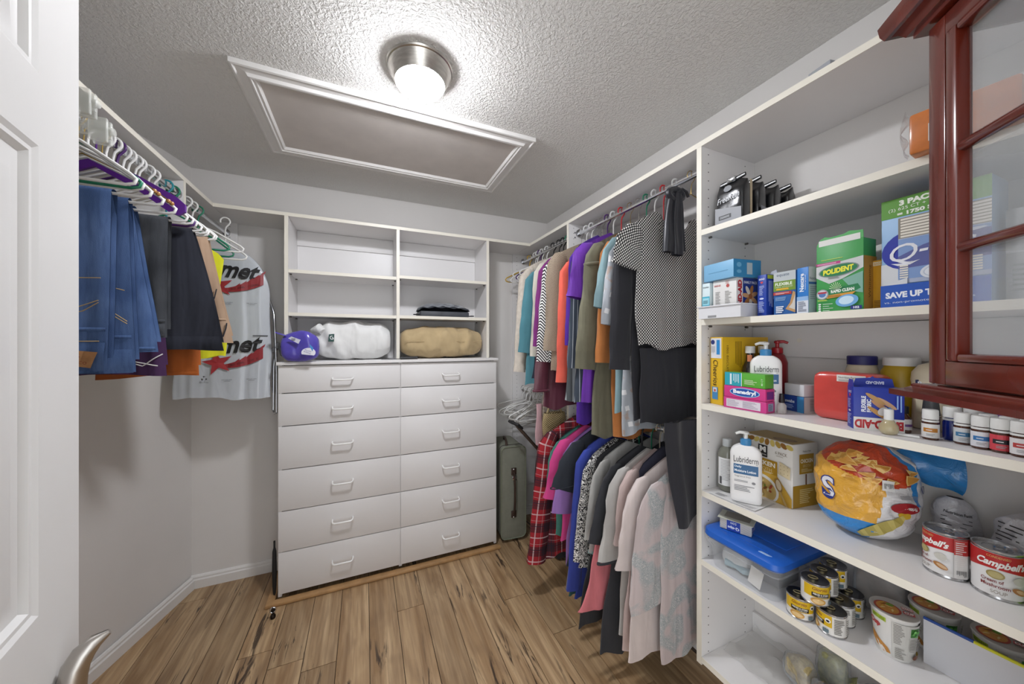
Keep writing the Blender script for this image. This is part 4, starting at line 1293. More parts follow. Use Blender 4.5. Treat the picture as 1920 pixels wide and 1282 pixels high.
lh('white', 'white plastic hanger in front of the dry cleaner bag, higher one', 2.03, 6, half=0.21, drop=0.10, neckz=-0.085)
lh('white', 'white plastic hanger in front of the dry cleaner bag, lower one', 2.09, -3, half=0.215, drop=0.115, neckz=-0.10)
lh('green', 'green hanger hooked in front of the dry cleaner bag', 2.15, 3, half=0.14, drop=0.09, neckz=-0.10)
# clear plastic skirt hangers with clamps, up by the door
M_CLEAR = mat('clear_cloudy_plastic', '#f2f4ee', 0.10, alpha=0.34)
for i, (Y, zo, lb) in enumerate(((1.13, 0.0, 'cloudy clear skirt hanger with clamps beside the door'), (1.175, -0.035, 'clear skirt hanger with chunky clamps under the top shelf'))):
    t = thing('skirt_hanger', lb, 'hanger', (LRX, Y, LZ + zo * 0), 4 * i)
    mb = MB()
    mb.tube([(0.021 * math.cos(R(a)), 0, 0.021 * math.sin(R(a))) for a in range(205, -50, -17)] + [(0.004, 0, -0.03), (0, 0, -0.07)], 0.0018, 6)
    mb.build('hook', HCOL['gold'][1], t, recalc=False)
    b = MB(); b.box(-0.17, -0.006, -0.085 + zo, 0.17, 0.006, -0.068 + zo); b.box(-0.17, -0.003, -0.105 + zo, 0.17, 0.003, -0.098 + zo)
    for k in range(9): b.box(-0.165 + 0.04 * k, -0.003, -0.1 + zo, -0.159 + 0.04 * k, 0.003, -0.08 + zo)
    b.build('bar', M_CLEAR, t, bevel=0.001)
    for s in (-1, 1):
        c = MB().box(s * 0.15 - 0.017, -0.014, -0.118 + zo, s * 0.15 + 0.017, -0.005, -0.058 + zo); c.box(s * 0.15 - 0.017, 0.005, -0.118 + zo, s * 0.15 + 0.017, 0.014, -0.058 + zo)
        c.tube([(s * 0.15 - 0.026, 0, -0.085 + zo), (s * 0.15 + 0.026, 0, -0.085 + zo)], 0.010, 10)
        c.build('clamp', M_CLEAR, t, bevel=0.0044, bseg=3)

# squash garments so that neighbours on a rail do not run into one another
def fit_rail(xlo, xhi, zlo, zhi, keep=0.47):
    dg = []
    for o in COL.objects:
        if o.parent is None and o.type == 'EMPTY' and o.get('category') in GARMENTS and xlo < o.location.x < xhi and zlo < o.location.z < zhi:
            e = [v.co.y for c in o.children for v in c.data.vertices]
            dg.append([o.location.y, o, max(e), -min(e)])
    dg.sort(key=lambda q: q[0])
    for i, (y, o, up, dn) in enumerate(dg):
        s = 1.0
        if i + 1 < len(dg): s = min(s, keep * (dg[i + 1][0] - y) / up)
        if i > 0: s = min(s, keep * (y - dg[i - 1][0]) / dn)
        o.scale.y = max(0.3, s)
GARMENTS = {'cardigan', 'sweater', 'top', 'blouse', 'tunic', 't-shirt', 'dress', 'shirt', 'skirt', 'scarf', 'trousers', 'jeans', 'sweatshirt', 'garment bag'}
fit_rail(0.9, 1.4, 0.9, 1.9)
fit_rail(0.9, 1.4, 0.0, 0.7)
fit_rail(-1.2, -0.5, 1.0, 1.9)
for g_, h_ in PAIRS:
    h_.scale.y = 0.5 * g_.scale.y

# chrome pole of a folded clothes airer behind the chest
t = thing('folding_airer', 'folded chrome clothes airer hooked between garment bag and chest', 'airer', (-0.495, 2.36, 0.0))
MB().tube([(0.022, 0.0, 1.02), (0.022, 0, 1.25), (0.016, 0, 1.45), (0.004, 0.02, 1.6), (-0.03, 0.05, 1.70)], 0.008, 10).build('front_tube', M_CHROME, t)
MB().tube([(0.0, 0.03, 1.03), (0.002, 0.03, 1.28), (0.008, 0.03, 1.36)], 0.010, 10).build('lower_tube', M_CHROME, t)
MB().tube([(0.0, 0.015, 1.37), (0.010, 0.012, 1.385), (0.022, 0.005, 1.40), (0.030, 0.0, 1.425)], [0.012, 0.016, 0.014, 0.010], 10).build('joint_bracket', mat('grey_hard_plastic', '#77787a', 0.5), t)
MB().tube([(0.022, 0.0, 1.02), (0.012, 0.015, 1.012), (0.0, 0.03, 1.03)], 0.008, 10).build('end_bend', M_CHROME, t)
MB().tube([(0.030, 0.0, 1.425), (0.036, 0.0, 1.40), (0.0475, 0.0, 1.345)], [0.008, 0.007, 0.006], 8).build('hook_arm', MATS['grey_hard_plastic'], t)
# ================================================================== suitcase, black bag, cubby contents
M_SUIT = mat('olive_suitcase_canvas', '#7a7b6e', 0.85, var=0.08, vscale=20, bump=0.25, bscale=500)
M_SUIT2 = mat('olive_piping', '#7a7f6c', 0.6)
M_LEATHER = mat('dark_brown_leather', '#3a2a22', 0.45, var=0.15, vscale=25)
M_BLK = mat('black_nylon', '#1b1a1b', 0.6, var=0.1, vscale=30)
t = thing('suitcase', 'olive green canvas suitcase with leather handle standing beside the chest', 'suitcase', (0.885, 2.235, 0.0), -4)
def rounded_rect(w, h, r, n=6):
    pts = []
    for cx, cz, a0 in ((w - r, r, -90), (w - r, h - r, 0), (r, h - r, 90), (r, r, 180)):
        for k in range(n + 1):
            a = R(a0 + 90 * k / n)
            pts.append((cx + r * math.cos(a), cz + r * math.sin(a)))
    return pts
rr = rounded_rect(0.185, 0.655, 0.035)
MB().prism([(x, z + 0.025) for x, z in rr], 0.0, 0.29, axis='y').build('body', M_SUIT, t, bevel=0.006)
MB().tube([(x, -0.001, z + 0.025) for x, z in rounded_rect(0.185, 0.655, 0.035)], 0.004, 6, closed=True).build('piping', M_SUIT2, t)
MB().tube([(x, 0.05, z + 0.025) for x, z in rounded_rect(0.185, 0.655, 0.035)], 0.003, 6, closed=True).build('zip', M_BLK, t)
hd = MB().tube([(0.092, -0.006, 0.21), (0.092, -0.02, 0.235), (0.092, -0.030, 0.31), (0.092, -0.030, 0.40), (0.092, -0.022, 0.475), (0.092, -0.006, 0.50)], [0.010, 0.012, 0.013, 0.013, 0.012, 0.010], 10, flat=0.5).build('side_handle', M_LEATHER, t)
for z in (0.20, 0.505):
    MB().box(0.072, -0.008, z - 0.025, 0.112, -0.001, z + 0.025).build('handle_mount', M_LEATHER, t, bevel=0.008)
MB().box(0.076, -0.026, 0.448, 0.108, -0.016, 0.478).build('buckle', M_CHROME, t, bevel=0.002)
for z in (0.18, 0.52):
    MB().lathe([(0.006, 0), (0.006, 0.002), (0.002, 0.004)], 10).build('rivet', M_CHROME, t).matrix_local = Matrix.Translation((0.092, -0.008, z)) @ Matrix.Rotation(R(90), 4, 'X')
MB().tube([(0.05, 0.04, 0.68), (0.055, 0.05, 0.702), (0.07, 0.12, 0.712), (0.08, 0.19, 0.702), (0.085, 0.20, 0.68)], 0.008, 8).build('top_handle', M_LEATHER, t)
for x in (0.03, 0.155):
    MB().tube([(x - 0.01, 0.04, 0.016), (x + 0.01, 0.04, 0.016)], 0.0155, 14).build('wheel', M_BLK, t)
    MB().tube([(x - 0.01, 0.24, 0.016), (x + 0.01, 0.24, 0.016)], 0.0155, 14).build('wheel', M_BLK, t)

t = thing('trolley_bag', 'black trolley bag with raised telescopic handle in the corner', 'bag', (1.13, 1.90, 0.0), 0)
MB().grid(lambda u, v: (0.135 + 0.135 * math.copysign(abs(math.cos(2 * PI * u)) ** 0.5, math.cos(2 * PI * u)) * (1 - 0.25 * v ** 4), 0.19 + 0.2 * math.copysign(abs(math.sin(2 * PI * u)) ** 0.5, math.sin(2 * PI * u)), 0.02 + 0.56 * v + 0.01 * math.sin(9 * u * 2 * PI)), 36, 12, closeu=True).build('body', M_BLK, t, smooth=60)
MB().box(0.03, 0.03, 0.5, 0.24, 0.36, 0.60).build('top', M_BLK, t, bevel=0.04)
for dy in (0.0, 0.05):
    MB().tube([(0.075, 0.12 + dy, 0.56), (-0.165, 0.20 + dy, 0.845)], 0.0075, 10).build('telescopic_tube', mat('bronze_tube', '#5b504a', 0.3, 0.9), t)
MB().tube([(-0.155, 0.185, 0.845), (-0.185, 0.18, 0.872), (-0.215, 0.21, 0.882), (-0.215, 0.26, 0.882), (-0.18, 0.27, 0.868), (-0.155, 0.26, 0.845)], 0.010, 10, closed=True).build('grip', M_BLK, t)
t = thing('bootlace_bag', 'red nylon bag strap lying on the floor under the plaid shirt', 'strap', (1.03, 2.09, 0.0))
MB().tube([(0.0, 0.0, 0.006), (0.02, -0.03, 0.03), (0.045, -0.045, 0.012), (0.06, -0.02, 0.006), (0.03, 0.01, 0.007)], 0.005, 8, flat=1.0).build('webbing', mat('red_webbing', '#8a1f2a', 0.7), t)

# small door wedge / bumper by the chest
t = thing('door_stop', 'small dark metal door stop on the floor in front of the chest', 'door stop', (-0.437, 2.105, 0.0))
MB().lathe([(0.010, 0.0), (0.013, 0.006), (0.012, 0.016), (0.007, 0.022), (0.007, 0.036), (0.010, 0.040), (0.009, 0.046), (0.003, 0.050)], 16).build('bumper', mat('dark_bronze', '#2d2622', 0.3, 0.8), t)
MB().tube([(0.013 * math.cos(R(a)), -0.004, 0.045 + 0.013 * math.sin(R(a))) for a in range(0, 360, 24)], 0.003, 6, closed=True).build('ring', M_CHROME, t)
t = thing('umbrella', 'folded black umbrella standing beside the chest', 'umbrella', (-0.463, 2.262, 0.0215))
MB().lathe([(0.004, 0.0), (0.007, 0.01), (0.010, 0.05), (0.012, 0.12), (0.010, 0.24), (0.006, 0.26)], 14).build('folded_canopy', M_BLK, t)
MB().tube([(0, 0, 0.25), (0, 0, 0.30)], 0.005, 8).build('handle', M_BLK, t)

# ------------------------------------------------------------------ pillows and bundles in the cubbies
def bundle(w, d, h, seed, pinch=0.35, wr=0.006, px=3.2, ax=0.9, ay=0.8):
    """soft stuffed bundle lying on z=0, long in x, as (u,v) -> point"""
    def f(u, v):
        a = 2 * PI * u
        q = 2 * v - 1
        e = (1 - abs(q) ** px) ** (1 / 2.4)
        yy = math.copysign(abs(math.cos(a)) ** ay, math.cos(a)) * d / 2 * (pinch + (1 - pinch) * e) if abs(q) < 0.999 else 0
        zz = math.copysign(abs(math.sin(a)) ** ax, math.sin(a)) * h / 2 * (0.25 + 0.75 * e) if abs(q) < 0.999 else 0
        p = Vector((q * w / 2, yy, zz))
        n = mnoise.noise(p * 14 + Vector((seed, 0, 0))) * wr + mnoise.noise(p * 38 + Vector((0, seed, 0))) * wr * 0.4
        k = 1 + n / (h / 2)
        fold = wr * 0.8 * math.sin(p.x * 46 + 9 * p.z + 2.0 * mnoise.noise(p * 9 + Vector((seed, 2, 0))))
        return (p.x, p.y * k - fold * (1 if math.cos(a) < 0 else 0), max(0.0, h / 2 + p.z * k + fold * 0.4 * (p.z > 0)))
    return f
def soft(name, label, cat, loc, rz, f, m, part, nu=56, nv=64):
    t = thing(name, label, cat, loc, rz)
    MB().grid(f, nu, nv, closeu=True).build(part, m, t, smooth=80)
    return t
ZW = 1.3185
M_WPIL = fab('white_cotton_pillow', '#e3e3e1', 0.03, 12, wb=0.05)
M_TPIL = fab('tan_cotton_pillow', '#b9a37c', 0.06, 12, wb=0.08)
fw = bundle(0.432, 0.225, 0.240, 3.1, wr=0.010)
t = soft('pillow', 'white rolled pillow bundle with small dark green tag in the left cubby', 'pillow', (-0.060, 2.385, ZW + 0.0005), 0, fw, M_WPIL, 'cover')
p = Print(t, lambda u, v, o: (u, -0.120 - o - 0.004 * math.cos((v - 0.12) * 8), v))
p.poly([(-0.135, 0.155), (-0.138, 0.112), (-0.108, 0.112), (-0.106, 0.158)], '#1f4a44', kind='tag')
p.text('G', -0.121, 0.135, 0.018, 0.024, '#e8e8e6', rot=20, bold=0.02)
p.done()
MB().tube([(-0.17, -0.085, 0.17), (-0.19, -0.07, 0.19), (-0.215, -0.05, 0.175), (-0.222, -0.03, 0.14)], [0.02, 0.03, 0.026, 0.012], 12).build('knotted_end', M_WPIL, t)
ft = bundle(0.566, 0.24, 0.215, 8.7, wr=0.009)
t = soft('pillow', 'tan rolled pillow bundle in the right cubby', 'pillow', (0.493, 2.385, ZW + 0.0005), 0, ft, M_TPIL, 'cover')
MB().tube([(-0.26 + 0.52 * i / 20, -0.1145 - 0.004 * math.sin(i), 0.115 + 0.004 * math.sin(i * 0.7)) for i in range(21)], 0.0018, 6).build('seam', M_TPIL, t)
# purple plastic packet
M_PUR = mat('purple_plastic_film', '#5a50b4', 0.25, var=0.12, vscale=14, coat=0.3)
fp = bundle(0.185, 0.085, 0.170, 5.5, pinch=0.3, wr=0.008, px=2.4)
t = soft('plastic_packet', 'purple plastic packet with white label leaning on the white pillow', 'packet', (-0.330, 2.2135, ZW + 0.0005), -6, fp, M_PUR, 'film', 40, 40)
p = Print(t, lambda u, v, o: (u, -0.046 - 0.012 * math.cos(u * 15) * math.cos((v - 0.075) * 13) - o - 0.002, v))
p.fan([(0.052 + 0.034 * math.cos(R(a)), 0.052 + 0.026 * math.sin(R(a))) for a in range(-40, 220, 20)], '#e6e6ee')
p.text('PILLOW', 0.050, 0.062, 0.034, 0.007, '#5a50a0', rot=-25); p.text('PROTECTOR', 0.046, 0.052, 0.036, 0.006, '#5a50a0', rot=-25)
p.poly([(-0.045, 0.130), (0.005, 0.100), (0.015, 0.122), (-0.03, 0.140)], '#cfd0dc'); p.lines(-0.03, 0.116, -0.005, 0.130, 4, '#4a4658', 3)
p.poly([(0.058, 0.098), (0.075, 0.078), (0.072, 0.058), (0.06, 0.080)], '#3f8fd0')
p.done()
MB().grid(lambda u, v: (-0.06 - 0.055 * u, -0.03 + 0.05 * v, 0.140 + 0.02 * u + 0.006 * math.sin(6 * v)), 6, 8).build('sealed_end', M_PUR, t, smooth=60)
# clothes folded in clear plastic with clip hangers
t = thing('folded_clothes', 'dark folded clothes in clear plastic on the middle right cubby shelf', 'clothes', (0.505, 2.40, 1.599))
M_DKF = mat('dark_grey_fabric_wrapped', '#43464c', 0.55, var=0.2, vscale=18)
MB().box(-0.17, -0.10, 0.0005, 0.165, 0.10, 0.038).build('lower_garment', M_DKF, t, bevel=0.009, bseg=3)
MB().grid(lambda u, v: (-0.175 + 0.34 * u + 0.008 * math.sin(9 * v), -0.105 + 0.19 * v, 0.040 + 0.052 * (math.sin(PI * u) ** 0.35) * (math.sin(PI * min(1, v + 0.02)) ** 0.3 if v < 0.98 else 0.1) + 0.004 * math.sin(26 * u + 5 * v)), 40, 20).build('upper_garment', M_DKF, t, smooth=60)
kf = NT('clear_wrap', 0.08)
kf.color(srgb('#c9ced4')); kf.b.inputs['Alpha'].default_value = 0.35
kf.bump(kf.noise(kf.coord(), 26.0, 3.0, 0.6, 2.0), 1.0, 0.01)
M_WRAP = kf.m
MB().grid(lambda u, v: (-0.18 + 0.35 * u, -0.112 + 0.20 * v, 0.044 + 0.056 * (math.sin(PI * u) ** 0.35) * (math.sin(PI * min(1, v + 0.02)) ** 0.3 if v < 0.98 else 0.1) + 0.005 * math.sin(31 * u + 5 * v)), 40, 20).build('plastic_wrap', M_WRAP, t, smooth=60)
for s in (-1, 1):
    MB().tube([(s * 0.165, -0.06, 0.012), (s * 0.19, -0.075, 0.014), (s * 0.208, -0.065, 0.014), (s * 0.208, -0.05, 0.014), (s * 0.165, -0.045, 0.012)], 0.003, 6).build('hanger_hook', M_BLK, t)
# knife-like black tool on the worktop
t = thing('hair_comb', 'black handled slim tool lying on top of the chest', 'tool', (0.205, 2.236, ZW + 0.0005), 4)
MB().tube([(0.0, 0, 0.009), (0.105, 0, 0.010)], 0.0088, 12).build('handle', mat('black_rubber', '#2a2a2c', 0.5), t)
MB().prism([(-0.115, -0.004), (-0.1, -0.008), (0.0, -0.007), (0.0, 0.007), (-0.11, 0.006)], 0.003, 0.0065).build('blade', mat('dark_blade', '#3d3d40', 0.35, 0.5), t, bevel=0.001)
# ================================================================== groceries and packets on the pantry shelves
# things face the room: local x runs to the viewer's right, local y into the shelf
def carton(name, label, cat, x, y, z, rz, w, d, h, colour, group=None, bevel=0.0012, part='box'):
    t = thing(name, label, cat, (x, y, z + 0.0004), rz, group)
    MB().box(0, 0, 0, w, d, h).build(part, pm(colour) if isinstance(colour, str) else colour, t, bevel=bevel)
    return t
Z2, Z3, Z4, Z5, Z6, Z7 = SH[2], SH[3], SH[4], SH[5], SH[6], SH[7]

# ---- small grey box on the top shelf
carton('grey_box', 'small grey box lying on the long right top shelf', 'box', 1.165, 0.556, ZT1, -100, 0.055, 0.10, 0.034, '#a2a4aa')

# ---- shelf 2: coffee bags and the orange packet
M_FOIL = mat('black_foil', '#17181b', 0.28, var=0.2, vscale=30, bump=0.5, bscale=45, coat=0.4)
lb = ['black foil coffee bag with silver lettering at the front of the row', 'second black coffee bag behind the lettered one', 'third black coffee bag with a crumpled top', 'rearmost black coffee bag against the wall']
for i in range(4):
    x0 = 1.158 + 0.063 * i
    w, h, d = 0.096, (0.150, 0.146, 0.138, 0.13)[i], 0.052
    t = thing('coffee_bag', lb[i], 'coffee bag', (x0, 0.832 - 0.012 * i, Z2 + 0.0004), -90)
    def fn(u, v, w=w, h=h, d=d, i=i):
        a = 2 * PI * u
        q = max(0, v - 0.78) / 0.22
        cx = math.copysign(abs(math.cos(a)) ** 0.35, math.cos(a)) * w / 2
        cy = math.copysign(abs(math.sin(a)) ** 0.35, math.sin(a)) * d / 2 * (1 - 0.85 * q)
        n = 0.003 * mnoise.noise(Vector((cx * 30, cy * 30 + i * 7, v * 5)))
        return (w / 2 + cx * (1 + n * 4), d / 2 + cy + n, h * v + 0.006 * q * math.sin(8 * cx / w + i))
    MB().grid(fn, 40, 20, closeu=True).build('foil_body', M_FOIL, t, smooth=50)
    MB().tube([(0.006, d / 2 - 0.004, h + 0.004), (w / 2, d / 2 - 0.002, h + 0.008), (w - 0.004, d / 2 - 0.004, h + 0.012)], [0.008, 0.009, 0.007], 8, flat=0.6).build('rolled_top', M_FOIL, t)
    p = Print(t, F_front(-0.0035))
    if i == 0:
        p.poly([(0.002, 0.006), (0.094, 0.006), (0.094, 0.048), (0.002, 0.068)], '#8f9196')
        p.text('FreeRein', 0.050, 0.092, 0.076, 0.020, '#dfe2e6', rot=6, shear=0.25)
        p.rect(0.016, 0.022, 0.060, 0.036, '#1a1b1e'); p.lines(0.02, 0.025, 0.055, 0.033, 2, '#b9bcc0', 2)
        p.ell(0.048, 0.124, 0.014, 0.010, '#6d7076', n=16)
        MB().box(0.032, d / 2 - 0.013, h + 0.002, 0.062, d / 2 + 0.006, h + 0.019).build('tape', M_CHROME, t, bevel=0.003)
        MB().box(w - 0.001, d - 0.012, 0.004, w + 0.001, d - 0.002, h - 0.004).build('tear_strip', pm('#b9a98c'), t)
    else:
        p.face = F_right(w + 0.004); p.poly([(0.008, 0.008), (0.046, 0.008), (0.046, 0.05), (0.008, 0.056)], '#7a7c82')
    p.done()
M_ORANGE = mat('orange_wrapper', '#c97434', 0.3, var=0.15, vscale=25, coat=0.4)
t = thing('snack_packet', 'orange packet in crinkled clear wrap at the cabinet edge', 'packet', (1.092, 0.338, Z2 + 0.0004), -86)
MB().box(0, 0, 0.0, 0.14, 0.10, 0.088).build('packet', M_ORANGE, t, bevel=0.006)
MB().grid(lambda u, v: (-0.004 - 0.008 * math.sin(PI * v) - 0.006 * math.sin(13 * v) * u, -0.004 + 0.03 * u, 0.002 + 0.092 * v + 0.006 * math.sin(9 * u)), 8, 14).build('crinkled_wrap', M_WRAP, t, smooth=60)
p = Print(t, F_front(0.0)); p.rect(0.028, 0.018, 0.075, 0.055, '#d8d4cc'); p.text('T', 0.043, 0.046, 0.016, 0.014, '#1e2a33', bold=0.04); p.text('R', 0.043, 0.028, 0.014, 0.014, '#1e2a33', bold=0.04); p.done()

# ---- shelf 3: white tray with plasters and boxes
t = thing('plastic_tray', 'white plastic tray holding plaster boxes at the shelf edge', 'tray', (1.098, 0.852, Z3 + 0.0004), -90)
M_TRAY = mat('white_tray_plastic', '#d9d9dc', 0.35)
mb = MB()
mb.box(0, 0, 0, 0.148, 0.165, 0.003); mb.box(0, 0, 0.003, 0.148, 0.003, 0.040); mb.box(0, 0.162, 0.003, 0.148, 0.165, 0.040); mb.box(0, 0.003, 0.003, 0.003, 0.162, 0.040); mb.box(0.145, 0.003, 0.003, 0.148, 0.162, 0.040)
mb.build('tray_body', M_TRAY, t)
mb = MB(); mb.box(-0.004, -0.005, 0.0395, 0.152, 0.0, 0.044); mb.box(0.1475, 0.0, 0.0395, 0.153, 0.165, 0.044); mb.build('rim', M_TRAY, t, bevel=0.001)
MB().box(0.036, -0.0012, 0.003, 0.066, 0.0, 0.010).build('slot', mat('slot_grey', '#8c8c8e', 0.6), t)
TZ = Z3 + 0.0036
t = carton('tissue_box', 'slim white and aqua packet at the left end of the tray', 'packet', 1.108, 0.845, TZ, -90, 0.028, 0.07, 0.122, '#cfe0e4')
p = Print(t, F_front()); p.rect(0.0, 0.0, 0.028, 0.075, '#3fa9c4'); p.rect(0.002, 0.045, 0.026, 0.07, '#9ad3e0'); p.text('moist', 0.014, 0.108, 0.022, 0.006, '#3c4248'); p.lines(0.004, 0.02, 0.024, 0.032, 3, '#1d3c46', 2); p.lines(0.004, 0.050, 0.024, 0.062, 3, '#37626e', 5); p.done()
t = carton('plaster_box', 'white and red plaster box marked FAMILY PACK in the tray', 'box', 1.118, 0.812, TZ, -94, 0.086, 0.10, 0.126, '#dddbd8')
p = Print(t, F_front())
p.text('BAND-AID', 0.018, 0.108, 0.024, 0.006, '#b0332f', bold=0.02); p.ell(0.056, 0.104, 0.006, 0.006, '#b95550', n=12); p.lines(0.048, 0.110, 0.066, 0.122, 3, '#c79a96', 4)
p.lines(0.010, 0.02, 0.034, 0.088, 13, '#9a9896', 7); p.lines(0.046, 0.045, 0.070, 0.088, 8, '#a19f9c', 9); p.lines(0.046, 0.012, 0.070, 0.034, 5, '#a19f9c', 11); p.ell(0.058, 0.040, 0.007, 0.003, '#b5b2ae', n=12)
p.done()
p = Print(t, F_right(0.086))
p.rect(0.0, 0.0, 0.028, 0.126, '#dddbd8'); p.text('BAND-AID', 0.0145, 0.063, 0.112, 0.019, '#b3262c', rot=90, bold=0.06)
p.rect(0.028, 0.0, 0.1, 0.126, '#233a86'); p.rect(0.028, 0.0, 0.1, 0.026, '#2f77b4'); p.text('FAMILY PACK', 0.063, 0.112, 0.062, 0.009, '#d7d9e6', bold=0.03)
for k in range(7):
    a = R(51 * k + 20)
    p.ell(0.060 + 0.020 * math.cos(a), 0.066 + 0.022 * math.sin(a), 0.017, 0.0075, ('#c99a6e', '#a9713f', '#d8cfc2')[k % 3], rot=51 * k + 20, n=14)
p.ell(0.060, 0.066, 0.009, 0.009, '#a0603a', n=14); p.rect(0.040, 0.012, 0.085, 0.015, '#d8cf5a'); p.done()
t = carton('light_blue_box', 'light blue box lying flat on top of the plaster box', 'box', 1.112, 0.842, TZ + 0.1275, -98, 0.118, 0.115, 0.058, '#7fb4d8')
p = Print(t, F_front()); p.lines(0.02, 0.024, 0.1, 0.028, 1, '#5f93b8', 2); p.done()
p = Print(t, F_right(0.118)); p.rect(0, 0, 0.115, 0.058, '#3a88b8'); p.rect(0.055, 0.010, 0.078, 0.048, '#b9c6cc'); p.ell(0.022, 0.040, 0.010, 0.008, '#6fb0d6', n=14); p.ell(0.022, 0.018, 0.010, 0.006, '#6fb0d6', n=14); p.done()
t = carton('plaster_box', 'narrow deep blue plaster box right of the tray', 'box', 1.160, 0.690, Z3, -96, 0.028, 0.052, 0.132, '#1f3f9e')
p = Print(t, F_front()); p.text('BAND', 0.014, 0.118, 0.018, 0.006, '#dfe4f2', bold=0.03); p.fan([(0.014, 0.103), (0.009, 0.108), (0.012, 0.111), (0.014, 0.109), (0.016, 0.111), (0.019, 0.108)], '#c9474f'); p.lines(0.006, 0.066, 0.023, 0.098, 8, '#a9b8e4', 4); p.ell(0.014, 0.056, 0.007, 0.003, '#cdd6ee', n=12); p.lines(0.005, 0.012, 0.024, 0.048, 9, '#a9b8e4', 6); p.done()
p = Print(t, F_right(0.028)); p.rect(0.004, 0.118, 0.048, 0.130, '#b9c83a'); p.lines(0.008, 0.012, 0.044, 0.112, 9, '#b8c6ea', 3, vert=True); p.done()
MB().prism([(0.0, 0.132), (0.028, 0.132), (0.024, 0.150), (0.008, 0.146)], 0.050, 0.052, axis='y').build('open_flap', pm('#b9bcc4'), t)
t = carton('bandage_box', 'green and blue bandage box reading FLEXIBLE', 'box', 1.166, 0.646, Z3, -92, 0.060, 0.04, 0.132, '#2a5f9e')
p = Print(t, F_front())
p.rect(0, 0.104, 0.060, 0.132, '#b9bfc2'); p.text('equate', 0.026, 0.121, 0.034, 0.010, '#3a4a66'); p.rect(0, 0.074, 0.060, 0.104, '#6f8f2f'); p.text('FLEXIBLE', 0.028, 0.095, 0.046, 0.009, '#e6ebdc', bold=0.03); p.text('FABRIC BANDAGES', 0.029, 0.086, 0.048, 0.0045, '#cdd6b4'); p.rect(0.008, 0.077, 0.042, 0.082, '#d9a92f')
p.rect(0, 0.062, 0.05, 0.071, '#b03a34'); p.lines(0.006, 0.064, 0.044, 0.069, 2, '#e6c9c4', 8); p.lines(0.006, 0.044, 0.038, 0.056, 3, '#8fb4dc', 5)
p.poly([(0.034, 0.018), (0.060, 0.006), (0.060, 0.066), (0.054, 0.070), (0.046, 0.036)], '#b88f5e'); p.poly([(0.043, 0.022), (0.060, 0.014), (0.060, 0.060), (0.052, 0.034)], '#c9c3ba')
p.lines(0.008, 0.006, 0.034, 0.028, 4, '#e2e6ee', 3, fill=0.6); p.done()
t = carton('bandage_box', 'slim bright blue bandage box with white sideways lettering', 'box', 1.164, 0.583, Z3, -100, 0.031, 0.036, 0.134, '#2a78c4')
p = Print(t, F_front()); p.rect(0, 0, 0.031, 0.044, '#d5dae2'); p.rect(0, 0.038, 0.031, 0.05, '#8fb4dc'); p.text('Nexcare', 0.0135, 0.090, 0.052, 0.012, '#e6edf6', rot=90, bold=0.03); p.text('waterproof', 0.0235, 0.090, 0.044, 0.004, '#e6edf6', rot=90); p.lines(0.004, 0.006, 0.027, 0.036, 8, '#6a7080', 2); p.done()
p = Print(t, F_right(0.031)); p.rect(0, 0, 0.036, 0.134, '#a9bfc0'); p.rect(0, 0.092, 0.036, 0.134, '#c2c6c8'); p.text('Nexcare', 0.018, 0.101, 0.030, 0.008, '#44505c'); p.rect(0, 0.084, 0.036, 0.090, '#3a5f96'); p.lines(0.004, 0.04, 0.032, 0.08, 7, '#8a989c', 4); p.done()
# mossy pouch behind
t = thing('soft_pouch', 'grey green soft pouch behind the bandage boxes', 'pouch', (1.28, 0.60, Z3 + 0.0004), -90)
MB().grid(bundle(0.17, 0.07, 0.150, 2.2, wr=0.005), 32, 28, closeu=True).build('pouch', mat('grey_green_vinyl', '#5f7668', 0.5, var=0.1), t, smooth=80)
# denture tablet box
t = carton('tablet_box', 'tall green and white tablet box with yellow lettering in an oval', 'box', 1.172, 0.540, Z3, -94, 0.102, 0.055, 0.186, '#3f9a4e')
mb = MB().prism([(0.0, 0.186), (0.102, 0.186), (0.101, 0.206), (0.088, 0.2075), (0.074, 0.211), (0.060, 0.206), (0.030, 0.2045), (0.020, 0.209), (0.008, 0.203)], 0.0, 0.0012, axis='y'); mb.build('torn_flap', pm('#4fa85a'), t)
p = Print(t, F_front(-0.0))
p.rect(0.006, 0.184, 0.096, 0.200, '#dcdcd8')
p.poly([(0, 0.128), (0.102, 0.140), (0.102, 0.110), (0.06, 0.088), (0.03, 0.078), (0, 0.098)], '#c9cccb'); p.rect(0, 0.130, 0.055, 0.137, '#b8327e'); p.lines(0.003, 0.1315, 0.05, 0.1355, 2, '#e6c4d6', 6); p.lines(0.012, 0.143, 0.085, 0.146, 1, '#cfe06a', 3)
p.ell(0.050, 0.112, 0.044, 0.0165, '#7d8a86', rot=5); p.ell(0.050, 0.112, 0.041, 0.0142, '#1f7a48', rot=5); p.text('POLIDENT', 0.050, 0.112, 0.066, 0.0145, '#ece73c', rot=5, shear=0.12, bold=0.05)
p.lines(0.028, 0.090, 0.066, 0.096, 2, '#8f9592', 4)
p.poly([(0.06, 0.086), (0.102, 0.1), (0.102, 0.045), (0.085, 0.050)], '#7fae9e'); p.poly([(0.026, 0.062), (0.092, 0.070), (0.098, 0.058), (0.084, 0.050), (0.03, 0.046)], '#1f7a48'); p.text('RAPID CLEAN', 0.060, 0.0565, 0.050, 0.0085, '#e9efe6', rot=3, bold=0.05); p.poly([(0.022, 0.046), (0.088, 0.0505), (0.080, 0.042), (0.026, 0.0375)], '#d99a3c'); p.lines(0.028, 0.040, 0.075, 0.046, 2, '#7a4f1e', 4)
